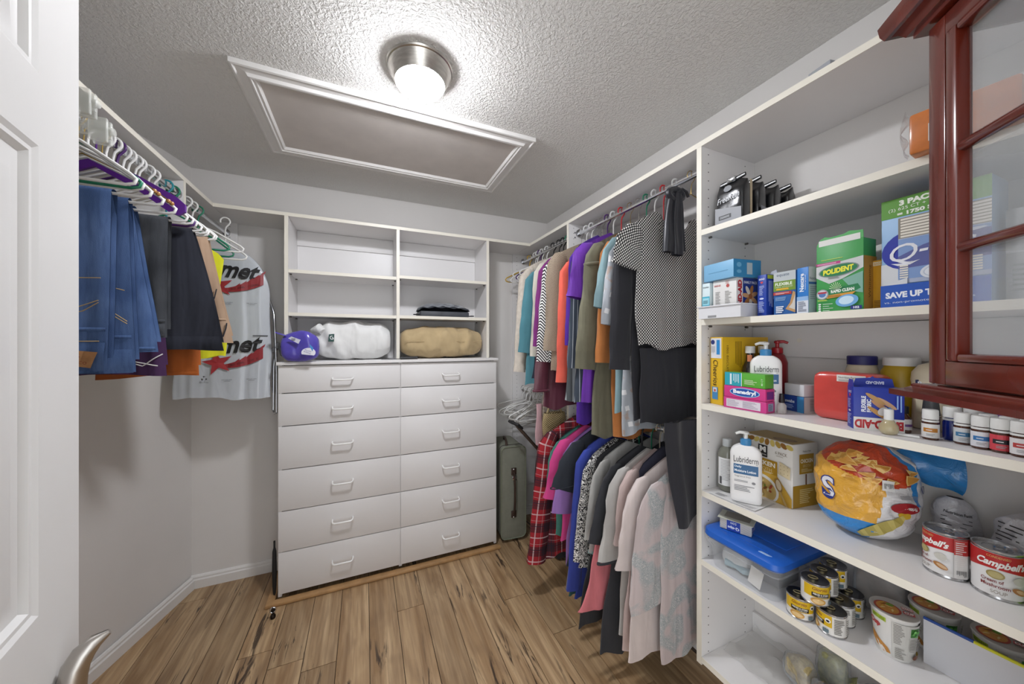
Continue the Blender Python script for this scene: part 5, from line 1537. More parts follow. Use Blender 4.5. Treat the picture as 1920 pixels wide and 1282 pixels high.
for k in range(9): p.poly([(0.048, 0.060), (0.046 + 0.014 * math.cos(R(20 * k + 8)), 0.062 + 0.018 * math.sin(R(20 * k + 8))), (0.046 + 0.014 * math.cos(R(20 * k + 13)), 0.062 + 0.018 * math.sin(R(20 * k + 13)))], '#dfe9c8', layer=20)
p.ell(0.016, 0.050, 0.014, 0.014, '#9aa1a6'); p.ell(0.016, 0.050, 0.0115, 0.0115, '#cdd2d6'); p.ell(0.016, 0.049, 0.008, 0.007, '#4f78b0'); p.rect(0.006, 0.052, 0.026, 0.057, '#b03a4e')
p.ell(0.070, 0.028, 0.024, 0.016, '#6fa8d8', rot=8); p.ell(0.069, 0.029, 0.016, 0.011, '#c9e2f2', rot=8); p.rect(0.078, 0.004, 0.101, 0.013, '#27307e'); p.text('102', 0.090, 0.0085, 0.012, 0.006, '#e6e8f2', bold=0.04)
p.lines(0.006, 0.031, 0.040, 0.036, 2, '#cfe06a', 4)
for k in range(4): p.ell(0.009, 0.023 - 0.006 * k, 0.0035, 0.0022, '#e4ece4', n=12, layer=8); p.lines(0.016, 0.0215 - 0.006 * k, 0.040, 0.0245 - 0.006 * k, 1, '#d9e6d6', k, layer=8)
p.done()
p = Print(t, F_right(0.102)); p.rect(0.0, 0.0, 0.055, 0.14, '#b98a3c'); p.text('Whitening', 0.026, 0.075, 0.085, 0.012, '#5e3f16', rot=90); p.done()
t = carton('tall_box', 'tall grey and white box behind the yellow packet', 'box', 1.262, 0.487, Z3, -96, 0.058, 0.05, 0.165, '#b4b0aa')
p = Print(t, F_front()); p.rect(0.002, 0.128, 0.056, 0.136, '#2f6a44'); p.rect(0.004, 0.108, 0.03, 0.126, '#8d9a5a'); p.ell(0.018, 0.098, 0.010, 0.010, '#9a4a44'); p.lines(0.006, 0.02, 0.05, 0.085, 12, '#8f8c86', 4); p.done()
MB().prism([(0.0, 0.165), (0.058, 0.165), (0.046, 0.190), (0.0, 0.182)], 0.04, 0.0412, axis='y').build('open_flap', pm('#cfccc6'), t)
t = carton('yellow_packet', 'slim yellow packet left of the big cotton swab pack', 'packet', 1.205, 0.436, Z3, -92, 0.026, 0.06, 0.128, '#d9a22a')
p = Print(t, F_front()); p.rect(0, 0.114, 0.026, 0.124, '#e4d9bc'); p.text('BAND', 0.012, 0.119, 0.018, 0.006, '#d9a22a'); p.lines(0.003, 0.006, 0.023, 0.026, 5, '#8a6416', 3); p.done()
# big cotton swab pack
t = carton('swab_pack', 'large blue and green cotton swab three pack beside the cabinet', 'packet', 1.192, 0.415, Z3, -91, 0.165, 0.09, 0.268, '#8fb6de')
p = Print(t, F_front())
p.rect(0, 0.222, 0.165, 0.268, '#5f9a3a'); p.text('3 PACK', 0.062, 0.256, 0.062, 0.013, '#eef2e6', rot=2, bold=0.06); p.text('(2) 625 CT + (1) 500 CT', 0.072, 0.242, 0.118, 0.0095, '#eef2e6', rot=2); p.text('= 1750 Swabs', 0.072, 0.230, 0.088, 0.0095, '#eef2e6', rot=2, bold=0.05)
p.rect(0, 0.055, 0.030, 0.110, '#d5d8dc'); p.ell(0.052, 0.140, 0.052, 0.046, '#2433a0', rot=25)
p.rect(0.030, 0.060, 0.165, 0.218, '#a9b4cc', nu=1); p.rect(0.030, 0.168, 0.165, 0.218, '#8a8375')
for k in range(7): p.rect(0.034, 0.170 + 0.0068 * k, 0.165, 0.1745 + 0.0068 * k, '#e6e0d4', layer=9)
p.rect(0.030, 0.070, 0.165, 0.166, '#7f9ccc'); p.fan([(0.030, 0.095), (0.165, 0.100), (0.165, 0.158), (0.12, 0.160), (0.07, 0.145), (0.030, 0.125)], '#585f9c')
p.ell(0.120, 0.158, 0.040, 0.004, '#cdd6e6', rot=4, n=16)
p.text('Q', 0.038, 0.130, 0.046, 0.050, '#e6e8ee', shear=0.25, bold=0.0); p.text('-tips', 0.105, 0.134, 0.080, 0.040, '#e6e8ee', shear=0.25, bold=0.02, rot=3)
p.fan([(0.018, 0.110), (0.030, 0.103), (0.050, 0.103), (0.066, 0.112), (0.050, 0.107), (0.034, 0.107)], '#e6e8ee')
for k in range(6):
    for u in (0.033, 0.140): p.rect(u, 0.072 + 0.0055 * k, u + 0.014, 0.0755 + 0.0055 * k, '#e2ddd2', layer=14)
p.ell(0.092, 0.082, 0.026, 0.017, '#d9dde4', rot=5); p.ell(0.092, 0.082, 0.021, 0.013, '#b9c2d2', rot=5); p.ell(0.092, 0.082, 0.019, 0.0115, '#dfe3ea', rot=5); p.text('Q', 0.092, 0.082, 0.016, 0.015, '#3a4a80', shear=0.3)
p.rect(0, 0, 0.165, 0.058, '#2456b4'); p.poly([(0, 0.058), (0.046, 0.058), (0.046, 0.072), (0, 0.058)], '#d5d8dc')
p.text('SAVE UP TO 20%', 0.070, 0.034, 0.122, 0.015, '#eef1f6', rot=1.5, bold=0.05); p.text('vs. non-promoted retail outlets', 0.076, 0.016, 0.138, 0.007, '#dbe2f0', rot=1.5)
p.done()

# ---- shelf 4
t = carton('cereal_box', 'yellow cereal box standing against the shelf panel', 'box', 1.156, 0.850, Z4, -99, 0.052, 0.205, 0.240, '#d6ac1e')
p = Print(t, F_front()); p.rect(0.003, 0.165, 0.048, 0.236, '#d5d6da'); p.ell(0.012, 0.222, 0.0085, 0.0085, '#23306e', n=18); p.rect(0.028, 0.178, 0.042, 0.230, '#2f86c4'); p.lines(0.006, 0.17, 0.022, 0.208, 5, '#a4a6ac', 4, vert=True)
p.text('Cheerios', 0.024, 0.112, 0.092, 0.020, '#2a2017', rot=-90, shear=0.1); p.rect(0.010, 0.018, 0.034, 0.062, '#3f7fae'); p.rect(0.014, 0.044, 0.030, 0.060, '#c9ced6'); p.ell(0.022, 0.050, 0.004, 0.005, '#b0413a', n=12); p.done()
p = Print(t, F_right(0.052)); p.text('100S BISCUITS', 0.022, 0.16, 0.10, 0.009, '#7a5c12', rot=-90); p.lines(0.055, 0.13, 0.085, 0.225, 5, '#8a6a16', 5, vert=True); p.lines(0.055, 0.02, 0.085, 0.115, 5, '#8a6a16', 8, vert=True); p.rect(0.004, 0.02, 0.010, 0.055, '#9fb2c4'); p.lines(0.14, 0.05, 0.19, 0.22, 6, '#96741a', 3, vert=True); p.done()

def bottle(name, label, cat, x, y, z, prof, m, cap, capm, seg=24, ex=1.0, ey=1.0, rz=-60):
    t = thing(name, label, cat, (x, y, z + 0.0004), rz)
    MB().lathe(prof, seg, ex=ex, ey=ey).build('bottle_body', m, t, smooth=50)
    if cap:
        MB().lathe(cap, seg).build('cap', capm, t, smooth=40)
    return t
M_AMBER = mat('dark_amber_glass', '#1d1512', 0.08, coat=0.6)
M_WCAP = mat('white_cap', '#dfdfdc', 0.4)
for i, (x, y, lb) in enumerate(((1.232, 0.757, 'left dark syrup bottle with white cap beside the cereal box'), (1.287, 0.747, 'right dark syrup bottle with white cap behind the lotion'))):
    t = bottle('syrup_bottle', lb, 'bottle', x, y, Z4, [(0.024, 0.0), (0.027, 0.004), (0.027, 0.10), (0.022, 0.135), (0.013, 0.160), (0.011, 0.186)], M_AMBER, [(0.0145, 0.184), (0.0145, 0.206), (0.0135, 0.208)], M_WCAP)
    p = Print(t, F_cyl(0.0275)); p.rect(-0.016, 0.03, 0.016, 0.095, '#b9b2a6', nu=8); p.rect(-0.012, 0.06, 0.012, 0.085, '#a8402e', nu=6); p.done()
    p = Print(t, F_cyl(0.0142)); p.rect(-0.008, 0.155, 0.006, 0.178, '#c97a50', nu=5); p.done()
def pump(t, z, x0, collar, head, spout_rz=0.0, r=0.015):
    MB().lathe([(r, z), (r + 0.0008, z + 0.002), (r + 0.0008, z + 0.018), (r - 0.003, z + 0.021)], 24).build('pump_collar', collar, t)
    MB().lathe([(0.006, z + 0.020), (0.006, z + 0.034), (0.009, z + 0.036), (0.010, z + 0.042), (0.006, z + 0.045)], 16).build('pump_head', head, t)
    MB().tube([(0, 0, z + 0.040), (0.018 * math.cos(spout_rz), 0.018 * math.sin(spout_rz), z + 0.041), (0.030 * math.cos(spout_rz), 0.030 * math.sin(spout_rz), z + 0.036)], [0.0065, 0.005, 0.004], 10).build('spout', head, t)
M_LOT = mat('white_lotion_plastic', '#e4e3e2', 0.35)
M_LCOL = mat('lotion_blue_collar', '#3d84b8', 0.4)
def lotion(label, x, y, z, rz, s=1.0):
    t = thing('lotion_bottle', label, 'bottle', (x, y, z + 0.0004), rz)
    w, d, h = 0.084 * s, 0.042 * s, 0.178 * s
    def fn(u, v):
        a = 2 * PI * u
        e = 1.0
        if v < 0.03: e = 0.93 + 0.07 * v / 0.03
        if v > 0.84:
            q = (v - 0.84) / 0.16
            e = 1 - 0.10 * q - 0.42 * q ** 3
        px = math.copysign(abs(math.cos(a)) ** 0.42, math.cos(a)) * w / 2 * e
        py = math.copysign(abs(math.sin(a)) ** 0.55, math.sin(a)) * d / 2 * (e if v < 0.84 else 1 - 0.25 * q)
        return (px, py, h * v)
    mb = MB().grid(fn, 48, 30, closeu=True)
    n = len(mb.v); mb.f.append(tuple(range(n - 48, n))); mb.mi.append(0); mb.f.append(tuple(range(47, -1, -1))); mb.mi.append(0)
    mb.build('bottle_body', M_LOT, t, smooth=50)
    pump(t, h, 0, M_LCOL, M_WCAP, R(200))
    p = Print(t, lambda u, v, o: (u, -d / 2 * (1 - abs(u / (w / 2)) ** 4.8) ** 0.275 - o, v))
    p.text('Lubriderm', 0.0, h * 0.76, w * 0.76, 0.019 * s, '#26262a'); p.lines(-w * 0.38, h * 0.685, w * 0.38, h * 0.70, 1, '#6d6d70', 2)
    p.rect(-w * 0.38, h * 0.50, w * 0.38, h * 0.67, '#2d5f8c', nu=6); p.text('Daily', -w * 0.24, h * 0.625, w * 0.22, 0.008 * s, '#dfe8f0', bold=0.03); p.text('Moisture Lotion', -w * 0.02, h * 0.56, w * 0.66, 0.008 * s, '#dfe8f0', bold=0.03)
    p.text('fragrance free', -w * 0.1, h * 0.46, w * 0.5, 0.006 * s, '#77777a'); p.lines(-w * 0.36, h * 0.36, w * 0.1, h * 0.40, 2, '#8b8b8e', 6); p.lines(-w * 0.36, h * 0.20, w * 0.3, h * 0.31, 4, '#8b8b8e', 9); p.ell(w * 0.24, h * 0.37, 0.005 * s, 0.004 * s, '#7d7d80', n=12)
    p.done()
    return t
lotion('white lotion pump bottle with blue collar behind the pink medicine boxes', 1.206, 0.692, Z4, -56)
t = bottle('soap_bottle', 'tall bottle with red pump head behind the upper lotion', 'bottle', 1.347, 0.735, Z4, [(0.026, 0), (0.03, 0.004), (0.03, 0.15), (0.022, 0.175), (0.013, 0.185)], mat('red_soap_bottle', '#7d1f26', 0.3), None, None)
M_REDP = mat('red_pump', '#a01f28', 0.3)
pump(t, 0.183, 0, M_REDP, M_REDP, R(0), 0.016)
t = carton('medicine_box', 'pink medicine box with white fact panel, lowest of the stack of three', 'box', 1.136, 0.786, Z4, -89, 0.134, 0.046, 0.036, '#c93f86')
p = Print(t, F_front()); p.rect(0.010, 0.005, 0.118, 0.031, '#dad3da'); p.lines(0.013, 0.007, 0.060, 0.029, 7, '#a99fae', 3); p.lines(0.064, 0.007, 0.115, 0.029, 7, '#a99fae', 6); p.done()
p = Print(t, F_right(0.134)); p.rect(0.010, 0.006, 0.036, 0.030, '#8f9fb8'); p.lines(0.012, 0.008, 0.034, 0.028, 6, '#4b5260', 3); p.done()
t = carton('medicine_box', 'pink medicine box with blue oval logo, middle of the stack of three', 'box', 1.137, 0.785, Z4 + 0.037, -90, 0.132, 0.046, 0.038, '#cc3a82')
p = Print(t, F_front()); p.ell(0.068, 0.020, 0.048, 0.0142, '#8fc4e6'); p.ell(0.068, 0.020, 0.045, 0.0118, '#1f4fa0'); p.text('Benadryl', 0.068, 0.0195, 0.072, 0.0165, '#eef1f6', bold=0.05); p.done()
p = Print(t, F_right(0.132)); p.rect(0.006, 0.006, 0.040, 0.030, '#6a2f7c'); p.done()
t = carton('medicine_box', 'green and turquoise medicine box on top of two pink ones', 'box', 1.140, 0.784, Z4 + 0.076, -90, 0.128, 0.044, 0.044, '#5aa83a')
p = Print(t, F_front()); p.rect(0, 0, 0.056, 0.044, '#2f9fb0'); p.rect(0.0555, 0, 0.0575, 0.044, '#dfe8e6'); p.rect(0.018, 0.004, 0.024, 0.040, '#d9e9ec'); p.lines(0.028, 0.004, 0.050, 0.040, 4, '#cfe6ea', 3, vert=True); p.lines(0.066, 0.008, 0.112, 0.024, 4, '#cfe6b4', 7); p.text('80 CT', 0.120, 0.020, 0.022, 0.005, '#e6f2da', rot=90); p.done()
M_CLG = mat('clear_glass_bottle', '#e6e4de', 0.05, alpha=0.45)
t = bottle('nail_polish', 'tiny clear polish bottle with black cap beside the pink medicine boxes', 'bottle', 1.196, 0.640, Z4, [(0.011, 0), (0.012, 0.002), (0.012, 0.026), (0.007, 0.032), (0.006, 0.034)], M_CLG, [(0.0065, 0.033), (0.0075, 0.035), (0.006, 0.060), (0.005, 0.061)], pm('#17161a'))
t = carton('swab_box', 'open blue cotton swab box with white inside right of the lotion', 'box', 1.275, 0.676, Z4, -108, 0.070, 0.095, 0.050, '#23408c')
p = Print(t, F_front()); p.rect(0.048, 0, 0.070, 0.050, '#3f86bc'); p.text('swabs', 0.022, 0.032, 0.034, 0.010, '#dfe6f2', bold=0.03); p.lines(0.006, 0.008, 0.044, 0.022, 3, '#9fb2dc', 3); p.done()
p = Print(t, F_right(0.070)); p.rect(0, 0, 0.095, 0.050, '#bdbcbb'); p.lines(0.02, 0.006, 0.08, 0.044, 8, '#6d6d70', 5); p.done()
rbox(0.001, 0.001, 0.0505, 0.069, 0.045, 0.088, 'inner_tray', pm('#c9c9cc'), t); rbox(0.001, 0.046, 0.0505, 0.069, 0.094, 0.082, 'dark_lid', pm('#43435a'), t)
M_REDW = mat('red_wrapped_pack', '#c9463f', 0.3, var=0.12, vscale=14, coat=0.5)
t = thing('tea_pack', 'red pack in clear wrap behind the upside-down plaster box', 'packet', (1.198, 0.556, Z4 + 0.0004), -93)
MB().grid(bundle(0.146, 0.085, 0.136, 6.6, pinch=0.9, wr=0.002, px=14, ax=0.3, ay=0.3), 40, 24, closeu=True).build('wrapped_pack', M_REDW, t, smooth=40)
t.location = (1.268, 0.503, Z4 + 0.0004)
p = Print(t, F_front(-0.0435)); p.rect(-0.012, 0.112, 0.05, 0.131, '#dedbd5'); p.text('Nutrition Facts', 0.012, 0.124, 0.04, 0.006, '#2a2826'); p.lines(-0.008, 0.113, 0.046, 0.119, 2, '#8a8782', 3); p.ell(0.06, 0.118, 0.012, 0.012, '#e2ddd6'); p.done()
t = carton('plaster_box', 'open blue plaster box standing upside down reading FLEXIBLE FABRIC', 'box', 1.150, 0.452, Z4, -52, 0.092, 0.040, 0.108, '#1f349a')
p = Print(t, F_front()); p.rect(0, 0, 0.092, 0.032, '#dddcd9'); p.text('BAND-AID', 0.046, 0.0155, 0.088, 0.022, '#b3262c', rot=180, bold=0.05); p.text('FLEXIBLE', 0.0185, 0.066, 0.040, 0.0085, '#e6e9f4', rot=90, bold=0.05); p.text('FABRIC', 0.0285, 0.062, 0.032, 0.0085, '#e6e9f4', rot=90, bold=0.05)
for cu, cv, ro, c in ((0.050, 0.062, -38, '#b98a62'), (0.060, 0.070, -38, '#c49a78'), (0.040, 0.080, -38, '#b98f58'), (0.043, 0.046, -40, '#b98a4a')): p.ell(cu, cv, 0.0225, 0.0052, c, rot=ro, n=18)
p.ell(0.054, 0.050, 0.009, 0.012, '#d4d2d0', rot=-38, n=14); p.poly([(0.058, 0.056), (0.066, 0.062), (0.070, 0.054), (0.062, 0.048)], '#3f7fc4'); p.lines(0.076, 0.04, 0.088, 0.09, 2, '#8fb0e4', 3, vert=True); p.done()
p = Print(t, F_left(0.040)); p.text('BAND', 0.02, 0.094, 0.018, 0.006, '#dfe4f2'); p.fan([(0.020, 0.080), (0.015, 0.086), (0.018, 0.090), (0.020, 0.088), (0.022, 0.090), (0.025, 0.086)], '#c9474f'); p.lines(0.008, 0.052, 0.033, 0.076, 6, '#a9b8e4', 4); p.ell(0.02, 0.045, 0.007, 0.0025, '#d9dcd0', n=12); p.lines(0.008, 0.010, 0.033, 0.038, 7, '#a9b8e4', 9); p.done()
MB().prism([(0.010, 0.108), (0.088, 0.108), (0.084, 0.128), (0.052, 0.130), (0.048, 0.134), (0.044, 0.130), (0.016, 0.127)], 0.0385, 0.0397, axis='y').build('open_flap', pm('#1f349a'), t)
p = Print(t, F_front(0.0385)); p.text('BAND-AID', 0.052, 0.117, 0.034, 0.008, '#d9def0', rot=180, bold=0.04); p.done()
MB().prism([(0.002, 0.108), (0.036, 0.108), (0.030, 0.126), (0.006, 0.126)], 0.0, 0.0012, axis='x').build('side_flap', pm('#23399e'), t)
# jars behind
M_MAYO = mat('mayonnaise_plastic', '#ddd2b8', 0.3)
t = bottle('jar', 'cream jar with dark blue lid behind the red pack', 'jar', 1.372, 0.520, Z4, [(0.034, 0), (0.038, 0.004), (0.038, 0.13), (0.032, 0.150), (0.029, 0.156)], M_MAYO, [(0.033, 0.155), (0.033, 0.179), (0.031, 0.181)], pm('#27286a'), 28)
t = bottle('jar', 'yellow jar with white lid behind the plaster box', 'jar', 1.368, 0.437, Z4, [(0.036, 0), (0.040, 0.004), (0.040, 0.14), (0.034, 0.152), (0.032, 0.158)], mat('mustard_jar', '#b8981f', 0.35), [(0.036, 0.157), (0.036, 0.178), (0.034, 0.180)], M_WCAP, 28)
t = thing('mayonnaise_bottle', 'cream mayonnaise squeeze bottle with blue and yellow label beside the cabinet foot', 'bottle', (1.325, 0.362, Z4 + 0.0004), -74)
mb = MB().lathe([(0.034, 0.0), (0.040, 0.004), (0.041, 0.03), (0.039, 0.10), (0.043, 0.125), (0.041, 0.145), (0.030, 0.163), (0.012, 0.170)], 32, ex=1.0, ey=0.72)
mb.build('bottle_body', M_MAYO, t, smooth=50)
p = Print(t, lambda u, v, o: (u, -0.0295 * math.sqrt(max(0.02, 1 - (u / 0.044) ** 2)) - o - 0.001, v))
p.rect(-0.033, 0.045, 0.033, 0.078, '#d9d0b6', nu=8); p.rect(-0.030, 0.078, 0.030, 0.108, '#d2b21e', nu=8); p.text('REAL', 0.0, 0.098, 0.040, 0.010, '#20244a', bold=0.03); p.text('MAYONNAISE', 0.0, 0.086, 0.048, 0.006, '#20244a'); p.fan([(-0.034, 0.108), (0.034, 0.106), (0.034, 0.124), (0.0, 0.130), (-0.034, 0.126)], '#1d2350'); p.text('Best Foods', 0.0, 0.117, 0.060, 0.011, '#eceef4', bold=0.04); p.lines(-0.012, 0.03, 0.012, 0.04, 2, '#8a8068', 3); p.done()
# small bottles along the edge
M_OILG = mat('pale_oil_glass', '#c9bd94', 0.05, alpha=0.6, coat=0.5)
t = bottle('oil_bottle', 'round clear oil bottle with tall white cap at the shelf edge', 'bottle', 1.162, 0.392, Z4, [(0.010, 0), (0.015, 0.003), (0.0175, 0.012), (0.016, 0.022), (0.010, 0.032), (0.0075, 0.036)], M_OILG, [(0.0085, 0.035), (0.0085, 0.058), (0.0078, 0.060)], M_WCAP)
M_BROWNG = mat('brown_glass', '#4a2412', 0.08, coat=0.5)
t = bottle('oil_bottle', 'brown glass oil bottle with black cap and purple label', 'bottle', 1.222, 0.388, Z4, [(0.014, 0), (0.015, 0.003), (0.015, 0.034), (0.009, 0.044), (0.008, 0.048)], M_BROWNG, [(0.0105, 0.047), (0.0105, 0.062), (0.0098, 0.064)], pm('#17171a'), rz=-65)
p = Print(t, F_cyl(0.0153)); p.rect(-0.016, 0.008, 0.018, 0.034, '#cfcac8', nu=8); p.rect(-0.002, 0.016, 0.018, 0.022, '#6d4a80', nu=6); p.done()
t = bottle('oil_bottle', 'tall bottle with dark grey cap behind the white capped row', 'bottle', 1.232, 0.345, Z4, [(0.013, 0), (0.014, 0.003), (0.014, 0.046), (0.010, 0.052)], mat('plum_glass', '#53303f', 0.1), [(0.0145, 0.050), (0.0142, 0.056), (0.0115, 0.090), (0.010, 0.091)], mat('dark_grey_cap', '#3c3d3f', 0.4))
def vial(label, x, y, lab, tag_c, z=Z4, blue=False, s=1.0, rz=-68):
    t = thing('essential_oil_vial', label, 'bottle', (x, y, z + 0.0004), rz, 'essential oil bottles on the shelf edge')
    r = 0.0128 * s
    MB().lathe([(r * 0.92, 0), (r, 0.002), (r, 0.036 * s), (r * 0.8, 0.042 * s), (r * 0.7, 0.048 * s)], 24).build('glass', mat('cobalt_glass', '#162c86', 0.08, coat=0.5) if blue else M_BROWNG, t, smooth=40)
    MB().lathe([(r * 0.98, 0.0465 * s), (r, 0.048 * s), (r * 0.97, 0.066 * s), (r * 0.9, 0.068 * s)], 30).build('ribbed_cap', M_WCAP, t, smooth=40)
    MB().lathe([(r * 1.0, 0.0405 * s), (r * 1.0, 0.0445 * s)], 24).build('tamper_ring', M_WCAP, t)
    if lab:
        p = Print(t, F_cyl(r + 0.0003)); p.rect(-r * 1.5, 0.005 * s, r * 1.5, 0.036 * s, lab, nu=12)
        p.rect(-r * 0.95, 0.018 * s, r * 0.75, 0.027 * s, tag_c, nu=8); p.lines(-r * 0.6, 0.009 * s, r * 0.6, 0.015 * s, 2, '#9a9a9c', 3); p.lines(-r * 0.6, 0.021 * s, r * 0.4, 0.024 * s, 1, '#e8e8e8', 3); p.done()
    return t
vial('white capped oil vial with orange tag, leftmost of the edge row', 1.190, 0.334, '#d9d7d4', '#b8782a')
vial('cobalt blue oil vial between the edge row bottles', 1.228, 0.312, None, None, blue=True, s=1.1)
vial('white capped oil vial with grey label and blue tag', 1.200, 0.290, '#c3c6c8', '#3a6f96')
vial('white capped oil vial with white label and bright blue tag', 1.184, 0.263, '#d6d6da', '#2f6ea8')
vial('white capped oil vial with red label', 1.180, 0.238, '#c9404a', '#262428')
vial('white capped oil vial with white label and red tag', 1.172, 0.213, '#dad6d6', '#b03a38')
vial('white capped oil vial with magenta label, rightmost', 1.168, 0.188, '#b8407c', '#d9d5da')
for i, (x, y) in enumerate(((1.222, 0.262), (1.220, 0.236), (1.213, 0.210), (1.210, 0.184))):
    vial(('back row oil vial behind the bright blue tagged one', 'back row oil vial behind the red labelled one', 'back row oil vial behind the red tagged one', 'back row oil vial behind the magenta one')[i], x, y, '#cfcfd0', '#8a8a8c')
vial('tall back vial with white cap left of the purple box', 1.262, 0.290, '#b9bcc0', '#8a8a8c', s=1.15)
carton('purple_box', 'small purple box behind the oil vials', 'box', 1.272, 0.262, Z4, -88, 0.032, 0.04, 0.068, '#6a4a86')
t = carton('white_box', 'small white and blue box behind the oil vials', 'box', 1.270, 0.222, Z4, -88, 0.04, 0.04, 0.060, '#c3cbd6')
p = Print(t, F_front()); p.rect(0, 0, 0.006, 0.06, '#3f62a8'); p.done()
# cotton swab stick lying on the shelf
o = MB().tube([(1.165, 0.378, Z4 + 0.0034), (1.172, 0.345, Z4 + 0.0034)], 0.003, 8).build('swab_stick', M_WCAP); tag(o, 'single white stick lying on the shelf before the vials', 'stick')

# ---- shelf 5
t = thing('paper_sheet', 'white printed papers lying under the lower lotion bottle', 'paper', (1.126, 0.838, Z5 + 0.0004), -86)
MB().grid(lambda u, v: (0.155 * u, 0.11 * v - 0.004 * math.sin(3 * u), 0.0016 + 0.0012 * math.sin(8 * u) * v), 12, 8).build('top_sheet', pm('#d9d9d8', 0.7), t, smooth=50)
MB().grid(lambda u, v: (0.01 + 0.14 * u + 0.01 * v, 0.006 + 0.11 * v, 0.0006), 2, 2).build('lower_sheet', pm('#cfcfce', 0.7), t)
p = Print(t, F_top(0.0030)); p.lines(0.02, 0.008, 0.06, 0.03, 5, '#8f8f92', 3); p.lines(0.08, 0.004, 0.15, 0.020, 4, '#9a9a9c', 5); p.done()
t = bottle('shampoo_bottle', 'grey green liquid bottle with frosted cap beside the shelf panel', 'bottle', 1.208, 0.822, Z5 + 0.004, [(0.026, 0), (0.031, 0.006), (0.031, 0.125), (0.026, 0.145), (0.015, 0.155), (0.0145, 0.160)], mat('grey_green_liquid', '#6d6e64', 0.12, coat=0.5), [(0.0155, 0.158), (0.0155, 0.180), (0.0145, 0.184)], mat('frosted_cap', '#a9adae', 0.35), 32, rz=-62)
p = Print(t, F_cyl(0.0313)); p.rect(-0.028, 0.022, 0.028, 0.12, '#d3d4d4', nu=12); p.lines(-0.018, 0.04, 0.02, 0.115, 14, '#a3a4a6', 3); p.rect(-0.022, 0.026, -0.014, 0.052, '#4a4a4c', nu=2); p.done()
lotion('white lotion pump bottle with blue collar in front of the broth carton', 1.178, 0.738, Z5 + 0.004, -58, 1.06)
# chicken broth box
t = carton('broth_box', 'gold and white chicken broth six pack carton', 'box', 1.288, 0.817, Z5, -97, 0.172, 0.115, 0.205, '#dcd9d4')
GOLD = '#a8801f'
p = Print(t, F_front())
for k in range(9): p.ell(0.016 + 0.0185 * k, 0.194, 0.012, 0.008, ('#a88a3c', '#8a5f22', '#c2ad5e')[k % 3], n=10, rot=20 * k)
p.rect(0.060, 0.140, 0.092, 0.180, '#1b1a1a'); p.text('M', 0.076, 0.166, 0.022, 0.020, '#e6e4e0', bold=0.06); p.text("MEMBER'S MARK", 0.076, 0.148, 0.026, 0.005, '#e6e4e0')
p.text('6 PACK', 0.138, 0.166, 0.038, 0.010, '#8b8072'); p.lines(0.122, 0.154, 0.156, 0.158, 1, '#b5ada0', 3)
p.rect(0.020, 0.085, 0.126, 0.135, GOLD); p.text('CHICKEN', 0.072, 0.120, 0.094, 0.016, '#eee9dc', bold=0.03); p.text('BROTH', 0.083, 0.101, 0.050, 0.012, '#cdb98a'); p.lines(0.080, 0.088, 0.120, 0.094, 2, '#e2d7b8', 3)
p.poly([(0.128, 0.098), (0.166, 0.090), (0.168, 0.128), (0.134, 0.140)], '#cdbd9a')
for k in range(9): p.ell(0.138 + 0.011 * (k % 3), 0.104 + 0.012 * (k // 3), 0.0012, 0.0012, '#7d6a46', n=8, layer=24)
p.poly([(0.02, 0.0), (0.172, 0.0), (0.172, 0.03), (0.126, 0.088), (0.02, 0.088)], '#c39a3a'); p.fan([(0.070 + 0.062 * math.cos(R(a)), max(0.001, 0.030 + 0.050 * math.sin(R(a)))) for a in range(0, 360, 12)], '#d6d4cf'); p.fan([(0.070 + 0.054 * math.cos(R(a)), max(0.002, 0.028 + 0.042 * math.sin(R(a)))) for a in range(0, 360, 12)], '#b89a5a')
rnd = random.Random(8)
for k in range(34): p.ell(0.070 + rnd.uniform(-0.042, 0.042), 0.030 + rnd.uniform(-0.028, 0.03), rnd.uniform(0.004, 0.010), rnd.uniform(0.0025, 0.005), rnd.choice(('#d8c48c', '#9a3f24', '#6a7a2c', '#e0d4ac', '#7a4a20', '#c9a24e')), n=8, rot=rnd.uniform(0, 180))
p.ell(0.137, 0.062, 0.011, 0.022, '#8a6a3a', rot=14); p.ell(0.137, 0.064, 0.008, 0.017, '#b9a98e', rot=14); p.poly([(0.138, 0.044), (0.144, 0.044), (0.166, 0.004), (0.158, 0.002)], '#a98c56')
p.done()
p = Print(t, F_right(0.172)); p.rect(0, 0, 0.115, 0.072, GOLD); p.lines(0.030, 0.012, 0.095, 0.060, 8, '#d9c68e', 4); p.rect(0.028, 0.108, 0.094, 0.172, GOLD); p.text('CHICKEN', 0.061, 0.150, 0.056, 0.013, '#eee9dc', bold=0.03); p.text('BROTH', 0.061, 0.134, 0.034, 0.009, '#cdb98a'); p.lines(0.036, 0.114, 0.086, 0.126, 3, '#d9c68e', 2); p.text("Member's Mark", 0.061, 0.182, 0.036, 0.006, '#4a4540'); p.rect(0.054, 0.073, 0.060, 0.107, '#6a3f1e'); p.done()
p = Print(t, F_top(0.205)); p.rect(0.004, 0.004, 0.168, 0.111, '#a88c4e'); p.ell(0.120, 0.040, 0.034, 0.020, '#6d5230', rot=20); p.ell(0.12, 0.04, 0.026, 0.014, '#8a7048', rot=20); p.done()

